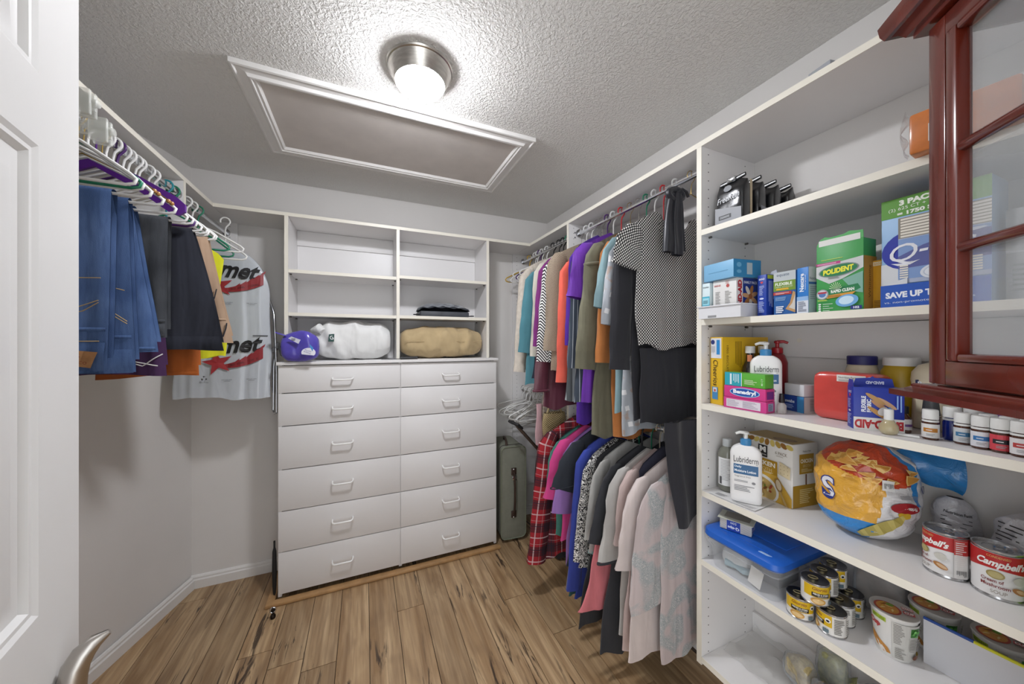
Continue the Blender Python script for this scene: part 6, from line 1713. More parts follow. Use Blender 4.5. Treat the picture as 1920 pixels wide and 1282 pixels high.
# crisp bags
def chip_bag(name, label, x, y, z, rz, w, d, h, seed, mats, mfn, tilt=0.0):
    t = thing(name, label, 'crisps', (x, y, z + 0.0004), rz)
    def fn(u, v):
        a = 2 * PI * u
        q = 2 * v - 1
        e = max(0.05, (1 - abs(q) ** 3.2)) ** 0.5
        X = math.cos(a) * w / 2 * e; Y = math.sin(a) * d / 2 * e
        Zz = h / 2 + q * h / 2 + tilt * X
        P = Vector((X, Y, Zz))
        n = 0.016 * (0.45 - abs(mnoise.noise(P * 15 + Vector((seed, 0, 0))))) + 0.008 * (0.4 - abs(mnoise.noise(P * 34 + Vector((0, seed, 3)))))
        r = math.hypot(X, Y) + 1e-6
        return (X + X / r * n, Y + Y / r * n, max(0.0, Zz + n * 0.5))
    mb = MB().grid(fn, 144, 100, closeu=True, mfn=mfn)
    mb.build('foil_bag', mats, t, smooth=60)
    def face(u, v, o):
        """u = angle offset in degrees from facing front (-y), v = height fraction"""
        p0 = fn(((-90 + u) / 360) % 1.0, v)
        r = math.hypot(p0[0], p0[1]) + 1e-6
        k = 0.0028 + min(o, 0.012) * 0.3
        return (p0[0] + p0[0] / r * k, p0[1] + p0[1] / r * k, p0[2])
    return t, face
def foil(name, c, rough=0.28, var=0.08):
    k = NT(name, rough)
    k.color(k.var(c, var, 20)); k.b.inputs['Coat Weight'].default_value = 0.5
    k.bump(k.noise(k.coord(), 30.0, 3.0, 0.6, 1.5), 0.7, 0.008)
    return k.m
F_YEL, F_RED, F_BLU, F_WHT, F_SIL = foil('yellow_foil', '#d9a23c'), foil('red_orange_foil', '#b8401e'), foil('blue_foil', '#2a80c4'), foil('white_foil', '#d3d2d3'), foil('silver_foil', '#b3b3b8')
def mf(u, v):
    a = (u * 360 + 90) % 360
    if a > 180: a -= 360                 # a = degrees from facing front, + to the viewer's right
    if a < 2 + 22 * v and a > -100:
        if v < 0.24: return 2
        if v > 0.66 - 0.002 * a: return 1
        return 0
    if v > 0.60 + 0.001 * a and a < 55 and a > -100: return 1
    if 55 <= a < 66 and v > 0.45: return 2
    return 3
t, face = chip_bag('crisp_bag', 'big yellow, red and blue corn chip bag lying on its side', 1.282, 0.480, Z5, -62, 0.198, 0.148, 0.258, 4.2, [F_YEL, F_RED, F_BLU, F_WHT], mf)
p = Print(t, face)
sh = [(x, y) for x, y in ((-62, 0.38), (-54, 0.34), (-44, 0.36), (-40, 0.44), (-46, 0.50), (-54, 0.53), (-50, 0.60), (-42, 0.62), (-46, 0.67), (-58, 0.66), (-64, 0.58), (-60, 0.49), (-52, 0.46), (-50, 0.41), (-58, 0.42))]
p.text('S', -48, 0.50, 20, 0.25, '#20307e', rot=0, bold=0.05); p.text('S', -48, 0.50, 17, 0.225, '#dcdce2', bold=0.02)
p.text('frito-lay', 40, 0.46, 26, 0.045, '#8a1c22', rot=180)
p.ell(38, 0.44, 18, 0.055, '#9a2026', rot=0, n=18); p.text('Frito-Lay', 38, 0.44, 27, 0.045, '#e8e2de', rot=180, bold=0.04)
p.ell(36, 0.375, 8, 0.04, '#c9a62e', n=14)
corn = []
for i in range(12):
    q = i / 11
    corn.append((34 - 48 * q ** 1.2, 0.36 - 0.30 * q, 3 + 9 * math.sin(PI * q * 0.9)))
up = [(x - w_ * 0.3, y + w_ * 0.0045) for x, y, w_ in corn]; lo = [(x + w_ * 0.5, y - w_ * 0.0045) for x, y, w_ in corn]
lay = p.lay + 1; p.lay = lay
for i in range(11): p.poly([lo[i], lo[i + 1], up[i + 1], up[i]], '#a89a4e' if i % 3 else '#bcae62', layer=lay)
rnd = random.Random(12)
for k in range(20):
    cu, cv, s_, a0 = rnd.uniform(-48, 52), rnd.uniform(0.68, 0.92), rnd.uniform(0.6, 1.15), rnd.uniform(0, 360)
    tri = []
    for q in range(9):
        a = R(a0 + 40 * q); rr_ = s_ * (1 + 0.35 * math.cos(3 * R(40 * q)))
        tri.append((cu + 11 * rr_ * math.cos(a), cv + 0.036 * rr_ * math.sin(a)))
    p.fan(tri, rnd.choice(('#e0bc74', '#dcb060')))
    p.fan([(cu + (x - cu) * 0.82, cv + (y - cv) * 0.82) for x, y in tri], rnd.choice(('#c98f3c', '#d09a46', '#bd8434')))
p.rect(10, 0.60, 24, 0.70, '#dcdcda', nu=3, nv=3); p.lines(12, 0.62, 23, 0.68, 9, '#2a2a2c', 2, vert=True)
p.lines(28, 0.53, 60, 0.57, 3, '#8a888c', 5); p.text('NDV', 70, 0.62, 8, 0.08, '#2a3568')
p.done()
MB().grid(lambda u, v: (0.06 + 0.115 * u, 0.03 - 0.03 * math.sin(3 * v) + 0.01 * math.sin(5 * u), 0.185 + (0.055 + 0.05 * u) * (v - 0.35) + 0.02 * (1 - u) + 0.006 * math.sin(9 * u + 6 * v)), 14, 12).build('folded_top', F_BLU, t, smooth=60)
p = Print(t, lambda u, v, o: (u, 0.018 - o * 3, v)); p.text('ATCH', 0.100, 0.206, 0.050, 0.020, '#dde4ec', rot=-25, bold=0.05); p.done()
t, face = chip_bag('crisp_bag', 'silver crisp bag with nutrition print behind the left soup can', 1.380, 0.345, Z5, -75, 0.07, 0.05, 0.14, 9.1, [F_SIL], lambda u, v: 0)
p = Print(t, face); p.text('Nutrition Facts', 8, 0.78, 70, 0.05, '#1d1d1f', bold=0.02)
for k in range(7): p.lines(-30, 0.25 + 0.07 * k, 45, 0.28 + 0.07 * k, 1, '#2a2a2c', k, layer=3)
p.done()
t, face = chip_bag('crisp_bag', 'silver and red crisp bag behind the right soup can', 1.338, 0.213, Z5, -74, 0.118, 0.085, 0.165, 7.7, [F_SIL, F_RED, F_YEL, F_BLU], lambda u, v: (3 if v < 0.1 else (1 if 0.3 < v < 0.85 and 10 < ((u * 360 + 90) % 360) < 70 else 0)))
p = Print(t, face)
for k in range(8): p.lines(-75, 0.40 + 0.055 * k, -12, 0.43 + 0.055 * k, 1, '#2a2a2c', k + 3, layer=3)
for k in range(5): p.ell(34 + 7 * (k % 3), 0.62 + 0.04 * (k // 2), 8, 0.04, '#d9a752', n=9)
p.done()

M_TIN = mat('tin_plate', '#b9b9ba', 0.22, 0.9)
def soup(label, x, y, z, rz, turn=0.0):
    t = thing('soup_can', label, 'can', (x, y, z + 0.0004), rz)
    r, h = 0.0335, 0.101
    MB().lathe([(r - 0.001, 0), (r + 0.001, 0.001), (r + 0.001, 0.003), (r - 0.0004, 0.005), (r - 0.0004, h - 0.005), (r + 0.001, h - 0.003), (r + 0.001, h), (r - 0.0015, h), (r - 0.002, h - 0.004), (0.020, h - 0.004), (0.019, h - 0.005)], 40).build('tin', M_TIN, t, smooth=40)
    MB().tube([(0.008 * math.cos(R(a)) + 0.004, 0.013 * math.sin(R(a)), h - 0.002) for a in range(0, 360, 30)], 0.0014, 6, closed=True).build('ring_pull', M_CHROME, t)
    MB().lathe([(r + 0.0002, 0.006), (r + 0.0002, h - 0.006)], 40, cap=False).build('paper_label', pm('#dedcda'), t)
    p = Print(t, F_cyl(r + 0.0003))
    f = turn
    n = 28
    for i in range(n):
        u0 = -0.105 + 0.21 * i / n; u1 = -0.105 + 0.21 * (i + 1) / n
        p.poly([(u0, 0.057 + 0.006 * math.cos(u0 * 40)), (u1, 0.057 + 0.006 * math.cos(u1 * 40)), (u1, h - 0.0065), (u0, h - 0.0065)], '#b01f20', layer=1)
    p.lay = 2
    p.text("Campbell's", f, 0.073, 0.066, 0.019, '#e9e6e2', shear=0.3, bold=0.04); p.text('CONDENSED', f - 0.004, 0.088, 0.03, 0.0045, '#d9b56a')
    p.ell(f - 0.008, 0.051, 0.0115, 0.0085, '#9a8a52', n=20); p.ell(f - 0.008, 0.051, 0.009, 0.0064, '#b3a570', n=18)
    p.text('Cream of', f - 0.012, 0.038, 0.028, 0.007, '#7a2a2c', bold=0.02); p.text('Mushroom', f - 0.008, 0.028, 0.036, 0.007, '#7a2a2c', bold=0.02); p.text('SOUP', f - 0.004, 0.016, 0.020, 0.007, '#8a8072')
    p.ell(f + 0.022, 0.047, 0.009, 0.008, '#c3c0b6', n=16); p.ell(f + 0.022, 0.026, 0.011, 0.006, '#a8723c', rot=-25, n=16); p.ell(f + 0.024, 0.026, 0.008, 0.0035, '#cda982', rot=-25, n=14)
    p.rect(f + 0.040, 0.008, f + 0.062, h - 0.008, '#d6d3d0', nu=5); p.rect(f + 0.040, 0.060, f + 0.062, h - 0.0085, '#b8403e', nu=5); p.lines(f + 0.042, 0.035, f + 0.060, 0.09, 12, '#dcd8d4', 3); p.lines(f + 0.043, 0.012, f + 0.060, 0.026, 9, '#4a4a4c', 4, vert=True)
    p.done()
soup('red and white soup can turned aside, next to the corn chip bag', 1.247, 0.327, Z5, -70, -0.032)
soup('red and white cream of mushroom soup can facing out at the right edge', 1.246, 0.256, Z5, -75, 0.004)
carton('green_packet', 'lime green packet edge at the far right of the shelf', 'packet', 1.235, 0.205, Z5, -82, 0.05, 0.05, 0.085, '#8fbf3a')

# ---- shelf 6
M_BIN = mat('clear_bin_plastic', '#dcdfe2', 0.12, alpha=0.22)
M_LID = mat('blue_lid_plastic', '#1f5fbf', 0.35)
t = thing('storage_bin', 'clear plastic bin with bright blue lid under the papers', 'storage bin', (1.112, 0.850, Z6 + 0.0004), -90)
def tub(x0, y0, x1, y1, h, fl, th=0.0025):
    mb = MB()
    lv = [(0.0, fl), (0.08 * h, fl * 0.9), (h * 0.72, 0.004), (h * 0.74, -0.004), (h, -0.006)]
    n = 8
    rings = []
    for z, ins in lv:
        r = 0.025
        ring = []
        for cx, cy, a0 in ((x1 - ins - r, y0 + ins + r, -90), (x1 - ins - r, y1 - ins - r, 0), (x0 + ins + r, y1 - ins - r, 90), (x0 + ins + r, y0 + ins + r, 180)):
            for k in range(n): a = R(a0 + 90 * k / (n - 1)); ring.append((cx + r * math.cos(a), cy + r * math.sin(a), z))
        rings.append(ring)
    m = 4 * n
    mb.add([p for r_ in rings for p in r_], [(i * m + k, i * m + (k + 1) % m, (i + 1) * m + (k + 1) % m, (i + 1) * m + k) for i in range(len(lv) - 1) for k in range(m)] + [tuple(range(m - 1, -1, -1))])
    return mb
tub(0.006, 0.008, 0.240, 0.275, 0.112, 0.014).build('tub', M_BIN, t, smooth=40)
def lidfn():
    mb = MB()
    lv = [(-0.004, 0.100, 0.03), (-0.010, 0.108, 0.034), (-0.008, 0.124, 0.034), (0.002, 0.132, 0.03), (0.014, 0.134, 0.025)]
    n = 8; rings = []
    for ins, z, r in lv:
        ring = []
        for cx, cy, a0 in ((0.240 - ins - r, 0.008 + ins + r, -90), (0.240 - ins - r, 0.275 - ins - r, 0), (0.006 + ins + r, 0.275 - ins - r, 90), (0.006 + ins + r, 0.008 + ins + r, 180)):
            for k in range(n): a = R(a0 + 90 * k / (n - 1)); ring.append((cx + r * math.cos(a), cy + r * math.sin(a), z))
        rings.append(ring)
    m = 4 * n
    mb.add([p for r_ in rings for p in r_], [(i * m + k, i * m + (k + 1) % m, (i + 1) * m + (k + 1) % m, (i + 1) * m + k) for i in range(len(lv) - 1) for k in range(m)] + [tuple((len(lv) - 1) * m + k for k in range(m))])
    return mb
lidfn().build('lid', M_LID, t, smooth=40)
MB().box(0.050, 0.034, 0.1335, 0.200, 0.040, 0.136).build('lid_rib', M_LID, t, bevel=0.001)
MB().box(0.030, 0.10, 0.1335, 0.215, 0.25, 0.1365).build('lid_raised_panel', M_LID, t, bevel=0.002)
MB().prism([(0.18, 0.018), (0.205, 0.018), (0.215, 0.026), (0.185, 0.026)], 0.1335, 0.135).build('lid_mark', pm('#a9c4ea'), t)
# what shows through the plastic
o = MB().grid(bundle(0.09, 0.05, 0.06, 1.2, wr=0.004), 24, 18, closeu=True).build('gauze_roll', pm('#c9cccd', 0.6), None, smooth=80); o.location = (1.19, 0.775, Z6 + 0.006); o.rotation_euler = (0, 0, R(-80)); tag(o, 'white gauze roll inside the blue lidded bin', 'gauze')
o = MB().tube([(0.0, 0, 0), (0.03, 0.01, 0.0), (0.06, 0.0, 0.0), (0.08, 0.015, 0.0)], 0.012, 10).build('tubing', pm('#9fb8c0', 0.4)); o.location = (1.165, 0.80, Z6 + 0.018); o.rotation_euler = (0, 0, R(-85)); tag(o, 'coiled pale tubing at the left inside the bin', 'tubing')
o = MB().box(0, 0, 0, 0.04, 0.0008, 0.055).build('leaflet', pm('#d6d4d0', 0.7)); o.location = (1.145, 0.712, Z6 + 0.012); o.rotation_euler = (R(-8), R(8), R(-95)); tag(o, 'white leaflet standing inside the bin front', 'leaflet')
o = MB().box(0, 0, 0, 0.05, 0.11, 0.045).build('dark_box', pm('#5f6066'), bevel=0.003); o.location = (1.20, 0.70, Z6 + 0.006); o.rotation_euler = (0, 0, R(-90)); tag(o, 'grey box at the back inside the bin', 'box')
# swab pack on the lid, lying upside down
t = carton('swab_packet', 'white and blue cotton swab pack lying upside down on the blue lid', 'packet', 1.148, 0.808, Z6 + 0.1372, -68, 0.092, 0.062, 0.036, '#d4d4d6')
p = Print(t, F_front())
for k in range(8):
    p.rect(0.001, 0.003 + 0.0042 * k, 0.020, 0.0048 + 0.0042 * k, '#9a948c', layer=1); p.rect(0.062, 0.003 + 0.0042 * k, 0.091, 0.0048 + 0.0042 * k, '#9a948c', layer=1)
p.lay = 2; p.rect(0.021, 0.0, 0.061, 0.036, '#1f3fa0'); p.text('Q-tips', 0.041, 0.012, 0.034, 0.012, '#e2e6f0', rot=180, bold=0.03); p.text('500', 0.041, 0.027, 0.018, 0.007, '#e2e6f0', rot=180); p.done()
p = Print(t, F_right(0.092)); p.rect(0.012, 0.004, 0.052, 0.032, '#1f3a96'); p.text('Q-tips', 0.032, 0.014, 0.032, 0.010, '#e2e6f0', rot=180); p.done()
MB().box(-0.006, -0.006, 0.0362, 0.098, 0.066, 0.0385).build('card_back', pm('#bfc0b0'), t, bevel=0.0004)
p = Print(t, F_top(0.0387)); p.rect(0.010, 0.012, 0.085, 0.058, '#8f8a7c'); p.done()
# mushroom cans
def mcan(label, x, y, z, turn):
    t = thing('mushroom_can', label, 'can', (x, y, z + 0.0004), -58, 'mushroom cans stacked two high')
    r, h = 0.0305, 0.060
    M_DL = mat('dark_can_lid', '#4a4a4e', 0.25, 0.85)
    MB().lathe([(r - 0.001, 0), (r + 0.0008, 0.001), (r + 0.0008, 0.003), (r - 0.0004, 0.004), (r - 0.0004, h - 0.004), (r + 0.0008, h - 0.003), (r + 0.0008, h)], 36).build('tin', M_TIN, t, smooth=40)
    MB().lathe([(r + 0.0006, h - 0.0005), (r - 0.001, h + 0.0006), (r - 0.002, h + 0.0002)], 36).build('lid', M_DL, t, smooth=30)
    MB().tube([(0.0105 * math.cos(R(a)) - 0.004, 0.007 * math.sin(R(a)), h + 0.0022) for a in range(0, 360, 30)], 0.0013, 6, closed=True).build('ring_pull', mat('brass_ring', '#c9bb8a', 0.3, 0.8), t)
    MB().lathe([(r + 0.0002, 0.005), (r + 0.0002, h - 0.005)], 36, cap=False).build('paper_label', pm('#dddad4'), t)
    p = Print(t, F_cyl(r + 0.0003, turn))
    p.rect(-0.044, 0.024, 0.030, h - 0.0055, '#d2ab1a', nu=18); p.text('Giorgio', -0.008, 0.046, 0.034, 0.011, '#8a4a1c', shear=0.25, bold=0.02); p.rect(-0.026, 0.026, 0.014, 0.037, '#1e1c1a', nu=10); p.text('PIECES & STEMS', -0.006, 0.0335, 0.034, 0.0045, '#e6e2da', bold=0.03); p.text('MUSHROOMS', -0.002, 0.0285, 0.022, 0.003, '#e6e2da')
    p.ell(-0.012, 0.015, 0.016, 0.009, '#c9984a', n=18); p.ell(-0.012, 0.015, 0.012, 0.006, '#dcbc84', n=14); p.ell(0.022, 0.041, 0.006, 0.006, '#e6e4de', n=14); p.ell(0.022, 0.040, 0.0035, 0.003, '#1e1c1a', n=10)
    p.rect(0.012, 0.008, 0.024, 0.018, '#5f7078', nu=3); p.lines(0.034, 0.012, 0.056, 0.052, 9, '#6d6b66', 4); p.lines(0.060, 0.012, 0.078, 0.052, 8, '#8d8a84', 6)
    p.done()
mcan('yellow mushroom can at the left of the lower layer with its label facing out', 1.158, 0.573, Z6, 0.1)
mcan('yellow mushroom can in front of the lower layer showing small print', 1.172, 0.506, Z6, -1.1)
mcan('yellow mushroom can at the right of the lower layer', 1.236, 0.515, Z6, -1.3)
mcan('yellow mushroom can at the back of the lower layer', 1.300, 0.520, Z6, -0.3)
mcan('front yellow mushroom can of the upper layer', 1.166, 0.541, Z6 + 0.0615, 0.5)
mcan('middle yellow mushroom can of the upper layer', 1.2325, 0.550, Z6 + 0.0615, -0.6)
mcan('rear yellow mushroom can of the upper layer', 1.297, 0.556, Z6 + 0.0615, -0.2)
# noodle cups
def cup(label, x, y, z, rz, lidc):
    t = thing('noodle_cup', label, 'noodle cup', (x, y, z + 0.0004), rz)
    MB().lathe([(0.031, 0.0), (0.032, 0.002), (0.0415, 0.104), (0.0435, 0.105), (0.0435, 0.109), (0.0415, 0.1095)], 40).build('cup_body', pm('#d6d4d0'), t, smooth=40)
    MB().lathe([(0.0430, 0.1096), (0.0430, 0.1102), (0.002, 0.1104)], 40).build('foil_lid', pm(lidc, 0.3), t, smooth=20)
    p = Print(t, F_top(0.1105))
    p.ell(-0.012, -0.006, 0.024, 0.026, '#a8402c'); p.ell(-0.012, -0.006, 0.020, 0.022, '#c98a3c')
    rnd = random.Random(5)
    for k in range(9): p.ell(-0.012 + rnd.uniform(-0.012, 0.012), -0.006 + rnd.uniform(-0.014, 0.014), 0.007, 0.002, rnd.choice(('#d9a83c', '#8a3a20', '#e2c884')), rot=rnd.uniform(0, 180), n=8)
    p.ell(-0.006, 0.006, 0.007, 0.006, '#6f9a2c', n=12); p.rect(0.014, -0.016, 0.034, -0.004, '#b8474a'); p.rect(0.014, 0.002, 0.034, 0.014, '#b8474a'); p.text('CUP', 0.024, -0.010, 0.016, 0.009, '#e6e2de', bold=0.04); p.text('NOODLES', 0.024, 0.008, 0.018, 0.009, '#e6e2de', bold=0.04)
    p.done()
    p = Print(t, F_cyl(0.032, 0.0, 0.0420, 0.105))
    p.rect(-0.040, 0.088, -0.016, 0.099, '#a3b83a', nu=6); p.text('30% LESS', -0.028, 0.0935, 0.02, 0.006, '#3a4a16'); p.text('Cup', -0.036, 0.074, 0.022, 0.018, '#b03a38', bold=0.05)
    p.fan([(-0.046, 0.050), (-0.030, 0.036), (-0.014, 0.024), (-0.010, 0.012), (-0.022, 0.010), (-0.036, 0.018), (-0.046, 0.030)], '#b9803a'); p.fan([(-0.036, 0.030), (-0.020, 0.018), (-0.016, 0.010), (-0.028, 0.012)], '#d6d0c8')
    p.rect(-0.008, 0.006, 0.058, 0.098, '#c3c1bb', nu=14); p.lines(-0.006, 0.045, 0.010, 0.096, 13, '#77746f', 4); p.rect(0.018, 0.070, 0.036, 0.092, '#3f7a34', nu=4)
    rnd = random.Random(6)
    for k in range(12): p.ell(0.021 + rnd.uniform(0, 0.012), 0.073 + rnd.uniform(0, 0.016), 0.0028, 0.0028, rnd.choice(('#5fae4a', '#2f6a28', '#7cc466')), n=9)
    p.lines(0.016, 0.034, 0.052, 0.066, 8, '#8d8a84', 7); p.ell(0.032, 0.018, 0.009, 0.006, '#6a3a22', n=12); p.lines(0.040, 0.070, 0.056, 0.094, 6, '#6f7a5c', 8); p.lines(-0.004, 0.010, 0.012, 0.038, 6, '#8d8a84', 9); p.rect(0.046, 0.008, 0.056, 0.020, '#c9a62e', nu=3)
    p.done()
    return t
cup('noodle cup with red printed lid right of the mushroom cans', 1.236, 0.408, Z6, -62, '#b5b0aa')
cup('noodle cup behind the left end of the white board', 1.345, 0.372, Z6, -80, '#a9a49e')
cup('noodle cup behind the white board at the far right', 1.345, 0.270, Z6, -75, '#a9a49e')
# white board with a blue and yellow top edge
t = thing('white_board', 'white board with blue and yellow edge standing before the noodle cups', 'board', (1.264, 0.366, Z6 + 0.0004), -90)
MB().prism([(0.0, 0.0), (0.17, 0.0), (0.17, 0.108), (0.0, 0.108)], 0.0, 0.003, axis='y').build('sheet', pm('#d2d2d6'), t)
MB().tube([(0.0, 0.0015, 0.1095), (0.075, 0.0015, 0.1095)], 0.0035, 8).build('edge_strip', pm('#2a4f9a'), t, label='blue edge strip')
MB().tube([(0.0755, 0.0015, 0.1095), (0.17, 0.0015, 0.1095)], 0.0035, 8).build('edge_strip', pm('#d2d020'), t, label='yellow edge strip')
MB().box(0.0, 0.003, 0.0, 0.17, 0.03, 0.003).build('foot', pm('#d2d2d6'), t)
# crumpled clear packets behind the cans
t = thing('plastic_packet', 'crumpled clear packet of brown noodles behind the mushroom cans', 'packet', (1.375, 0.482, Z6 + 0.0004), -80)
MB().grid(bundle(0.10, 0.06, 0.13, 3.3, wr=0.006), 36, 30, closeu=True).build('contents', mat('dried_noodles', '#8d7c6c', 0.6, var=0.2, vscale=40), t, smooth=80)
fb = bundle(0.112, 0.072, 0.142, 4.3, wr=0.009)
MB().grid(fb, 40, 34, closeu=True).build('clear_film', M_WRAP, t, smooth=80)

# ---- shelf 7
t = thing('plastic_sheet', 'clear crumpled plastic sheet spread over the bottom shelf', 'sheet', (1.22, 0.845, Z7 + 0.001), -90)
ks = NT('thin_clear_sheet', 0.12); ks.color(srgb('#c9c8c4')); ks.b.inputs['Alpha'].default_value = 0.35
ks.bump(ks.noise(ks.coord(), 12.0, 4.0, 0.6, 1.5), 0.9, 0.012)
MB().grid(lambda u, v: (0.42 * u, 0.185 * v, 0.004 + 0.010 * mnoise.noise(Vector((u * 7, v * 4, 1.5))) ** 2 * 4 + 0.02 * (v > 0.93) * (v - 0.93) / 0.07), 50, 26).build('film', ks.m, t, smooth=70)
rnd = random.Random(21)
for i, (x, y, c, lb, w, h) in enumerate(((1.290, 0.640, '#b9a878', 'beige wrapped snack packet at the left of the bottom shelf pile', 0.085, 0.095), (1.262, 0.548, '#a8641c', 'shiny amber snack packet in the middle of the bottom shelf pile', 0.085, 0.085), (1.362, 0.585, '#9a9a68', 'olive wrapped snack packet at the back of the bottom shelf pile', 0.075, 0.135), (1.275, 0.445, '#b5aa8a', 'pale netted snack packet at the right of the bottom shelf pile', 0.08, 0.080), (1.356, 0.474, '#6d4a30', 'brown snack packet behind the netted one', 0.065, 0.11))):
    t = thing('snack_packet', lb, 'packet', (x, y, Z7 + 0.026), -90 + 6 * i)
    MB().grid(bundle(w, 0.055, h, 2.0 + i, wr=0.016, px=5.0), 22, 15, closeu=True).build('wrapper', mat('wrapper_' + c[1:], c, 0.22, var=0.45, vscale=55, coat=0.6), t, smooth=18)
    MB().grid(bundle(w + 0.012, 0.062, h + 0.014, 7.0 + i, wr=0.020, px=5.0), 24, 16, closeu=True).build('clear_film', M_WRAP, t, smooth=25)
    MB().grid(lambda u, v, w=w, h=h: (w / 2 - 0.006 + 0.022 * u, -0.02 + 0.04 * v, h * 0.5 + 0.012 * math.sin(9 * v) * u + 0.01 * u), 5, 12).build('crimped_end', MATS['wrapper_' + c[1:]], t, smooth=60)

# things farther along the shelves, seen through the glass of the cabinet
t = carton('broth_carton', 'white and orange carton on the upper shelf seen through the cabinet glass', 'box', 1.245, 0.248, Z2, -92, 0.085, 0.09, 0.150, '#c9c7bf')
p = Print(t, F_front()); p.rect(0, 0.052, 0.085, 0.076, '#b9683e'); p.text('CHICKEN', 0.042, 0.036, 0.075, 0.016, '#33302e', bold=0.04); p.lines(0.006, 0.085, 0.075, 0.140, 7, '#a19e96', 4); p.done()
t = bottle('spray_bottle', 'blue bottle with white cap seen through the cabinet glass', 'bottle', 1.335, 0.168, Z4, [(0.02, 0), (0.023, 0.004), (0.023, 0.15), (0.014, 0.175)], mat('blue_bottle_plastic', '#3a46a8', 0.35), [(0.015, 0.174), (0.015, 0.20)], M_WCAP)
t = carton('grey_carton', 'plain grey carton on the middle shelf seen through the cabinet glass', 'box', 1.21, 0.238, Z3, -90, 0.08, 0.08, 0.19, '#9fa0a2')
p = Print(t, F_front()); p.rect(0, 0.10, 0.08, 0.125, '#c3c4c6'); p.lines(0.008, 0.02, 0.07, 0.08, 6, '#7d7e80', 3); p.done()
# ================================================================== open white door on the left
M_DOOR = mat('white_door_paint', '#e2e1df', 0.35, var=0.01)
dt = thing('door_1', 'open white panelled door at the left edge', None, (-0.285, 0.054, 0.008), 101.3, kind='structure')
DW, DH, DT = 0.76, 2.03, 0.035
# stiles and rails
cols = [(0.0, 0.115), (0.345, 0.415), (0.645, DW)]
rows = [(0.0, 0.235), (0.835, 1.045), (1.690, 1.790), (1.925, DH)]
for a, b in (cols[0], cols[2]):
    MB().box(a, 0, 0, b, DT, DH).build('stile', M_DOOR, dt)
for z0, z1 in rows:
    MB().box(0.115, 0, z0, 0.645, DT, z1).build('rail', M_DOOR, dt)
for (z0, z1) in ((0.235, 0.835), (1.045, 1.690), (1.790, 1.925)):
    MB().box(0.345, 0, z0, 0.415, DT, z1).build('mullion', M_DOOR, dt)
    for a, b in ((0.115, 0.345), (0.415, 0.645)):
        # raised and fielded panel with a stepped moulding
        lv = [(0.0, 0.0), (0.006, 0.004), (0.012, 0.004), (0.018, 0.011), (0.030, 0.011), (0.052, 0.004), (0.054, 0.0035)]
        vs, fs = [], []
        for ins, dp in lv:
            vs += [(a + ins, dp, z0 + ins), (b - ins, dp, z0 + ins), (b - ins, dp, z1 - ins), (a + ins, dp, z1 - ins)]
        for i in range(len(lv) - 1):
            for k in range(4):
                fs.append((i * 4 + k, i * 4 + (k + 1) % 4, i * 4 + 4 + (k + 1) % 4, i * 4 + 4 + k))
        n = (len(lv) - 1) * 4
        fs.append((n, n + 1, n + 2, n + 3))
        MB().add(vs, fs).build('panel', M_DOOR, dt, smooth=25)
        MB().box(a, DT - 0.012, z0, b, DT - 0.004, z1).build('panel_back', M_DOOR, dt)
# satin lever
M_LEV = mat('satin_nickel', '#b7b2ac', 0.3, 1.0)
hx = 0.690
lv = MB().lathe([(0.031, 0.0), (0.031, 0.004), (0.027, 0.008), (0.014, 0.011), (0.012, 0.016)], 32).build('lever_rose', M_LEV, dt)
lv.matrix_local = Matrix.Translation((hx, 0, 0.868)) @ Matrix.Rotation(R(90), 4, 'X')
MB().tube([(hx, -0.010, 0.868), (hx, -0.014, 0.885), (hx - 0.001, -0.015, 0.910), (hx - 0.001, -0.019, 0.932), (hx, -0.027, 0.948), (hx + 0.002, -0.038, 0.958), (hx + 0.005, -0.052, 0.964)], [0.013, 0.0155, 0.016, 0.0155, 0.014, 0.0105, 0.004], 16).build('lever', M_LEV, dt, smooth=60)
for z in (0.25, 1.02, 1.80):
    MB().tube([(-0.004, -0.004, z), (-0.004, -0.004, z + 0.09)], 0.006, 10).build('hinge', M_LEV, dt)

# ================================================================== cherry wood display cabinet on the angled entry wall
def cherry(name, c1, c2, rough=0.25):
    k = NT(name, rough)
    co = k.coord()
    f = k.noise(k.scale(co, (14, 14, 1.2)), 1.5, 2.0, 0.5, 0.4)
    k.color(k.mix(k.ramp(f, 0.35, 0.65), srgb(c1), srgb(c2)))
    k.b.inputs['Coat Weight'].default_value = 0.6
    k.b.inputs['Coat Roughness'].default_value = 0.12
    return k.m
M_CH = cherry('cherry_wood', '#541a0f', '#632113')
M_CH2 = cherry('cherry_wood_light', '#7a340e', '#8a4014')
M_GLASS = mat('cabinet_glass', '#dfe3e4', 0.02, alpha=0.16, spec=0.9)
M_BRASS = mat('brass', '#c7a961', 0.28, 1.0)
cz = 1.362
cb = thing('display_cabinet', 'cherry wood wall cabinet with glass door at the right edge', 'cabinet', (0.85, 0.231, cz), -132.0)
CW, CD, CHh = 0.46, 0.140, 0.568
mb = MB()
mb.box(0, 0, 0.012, 0.012, 0.018, CHh - 0.012); mb.box(0, CD - 0.018, 0.012, 0.012, CD, CHh - 0.012); mb.box(0, 0, 0, 0.012, CD, 0.012); mb.box(0, 0, CHh - 0.012, 0.012, CD, CHh); mb.box(CW - 0.012, 0, 0, CW, CD, CHh); mb.box(0.012, 0, 0, CW - 0.012, CD, 0.012); mb.box(0.012, 0, CHh - 0.012, CW - 0.012, CD, CHh)
mb.build('carcass', M_CH, cb)
MB().box(0.012, CD - 0.006, 0.012, CW - 0.012, CD, CHh - 0.012).build('back_panel', mat('cabinet_inside_grey', '#a3a19f', 0.5, var=0.1), cb)
MB().box(0.005, 0.018, 0.012, 0.0075, CD - 0.018, CHh - 0.012).build('side_pane', M_GLASS, cb)
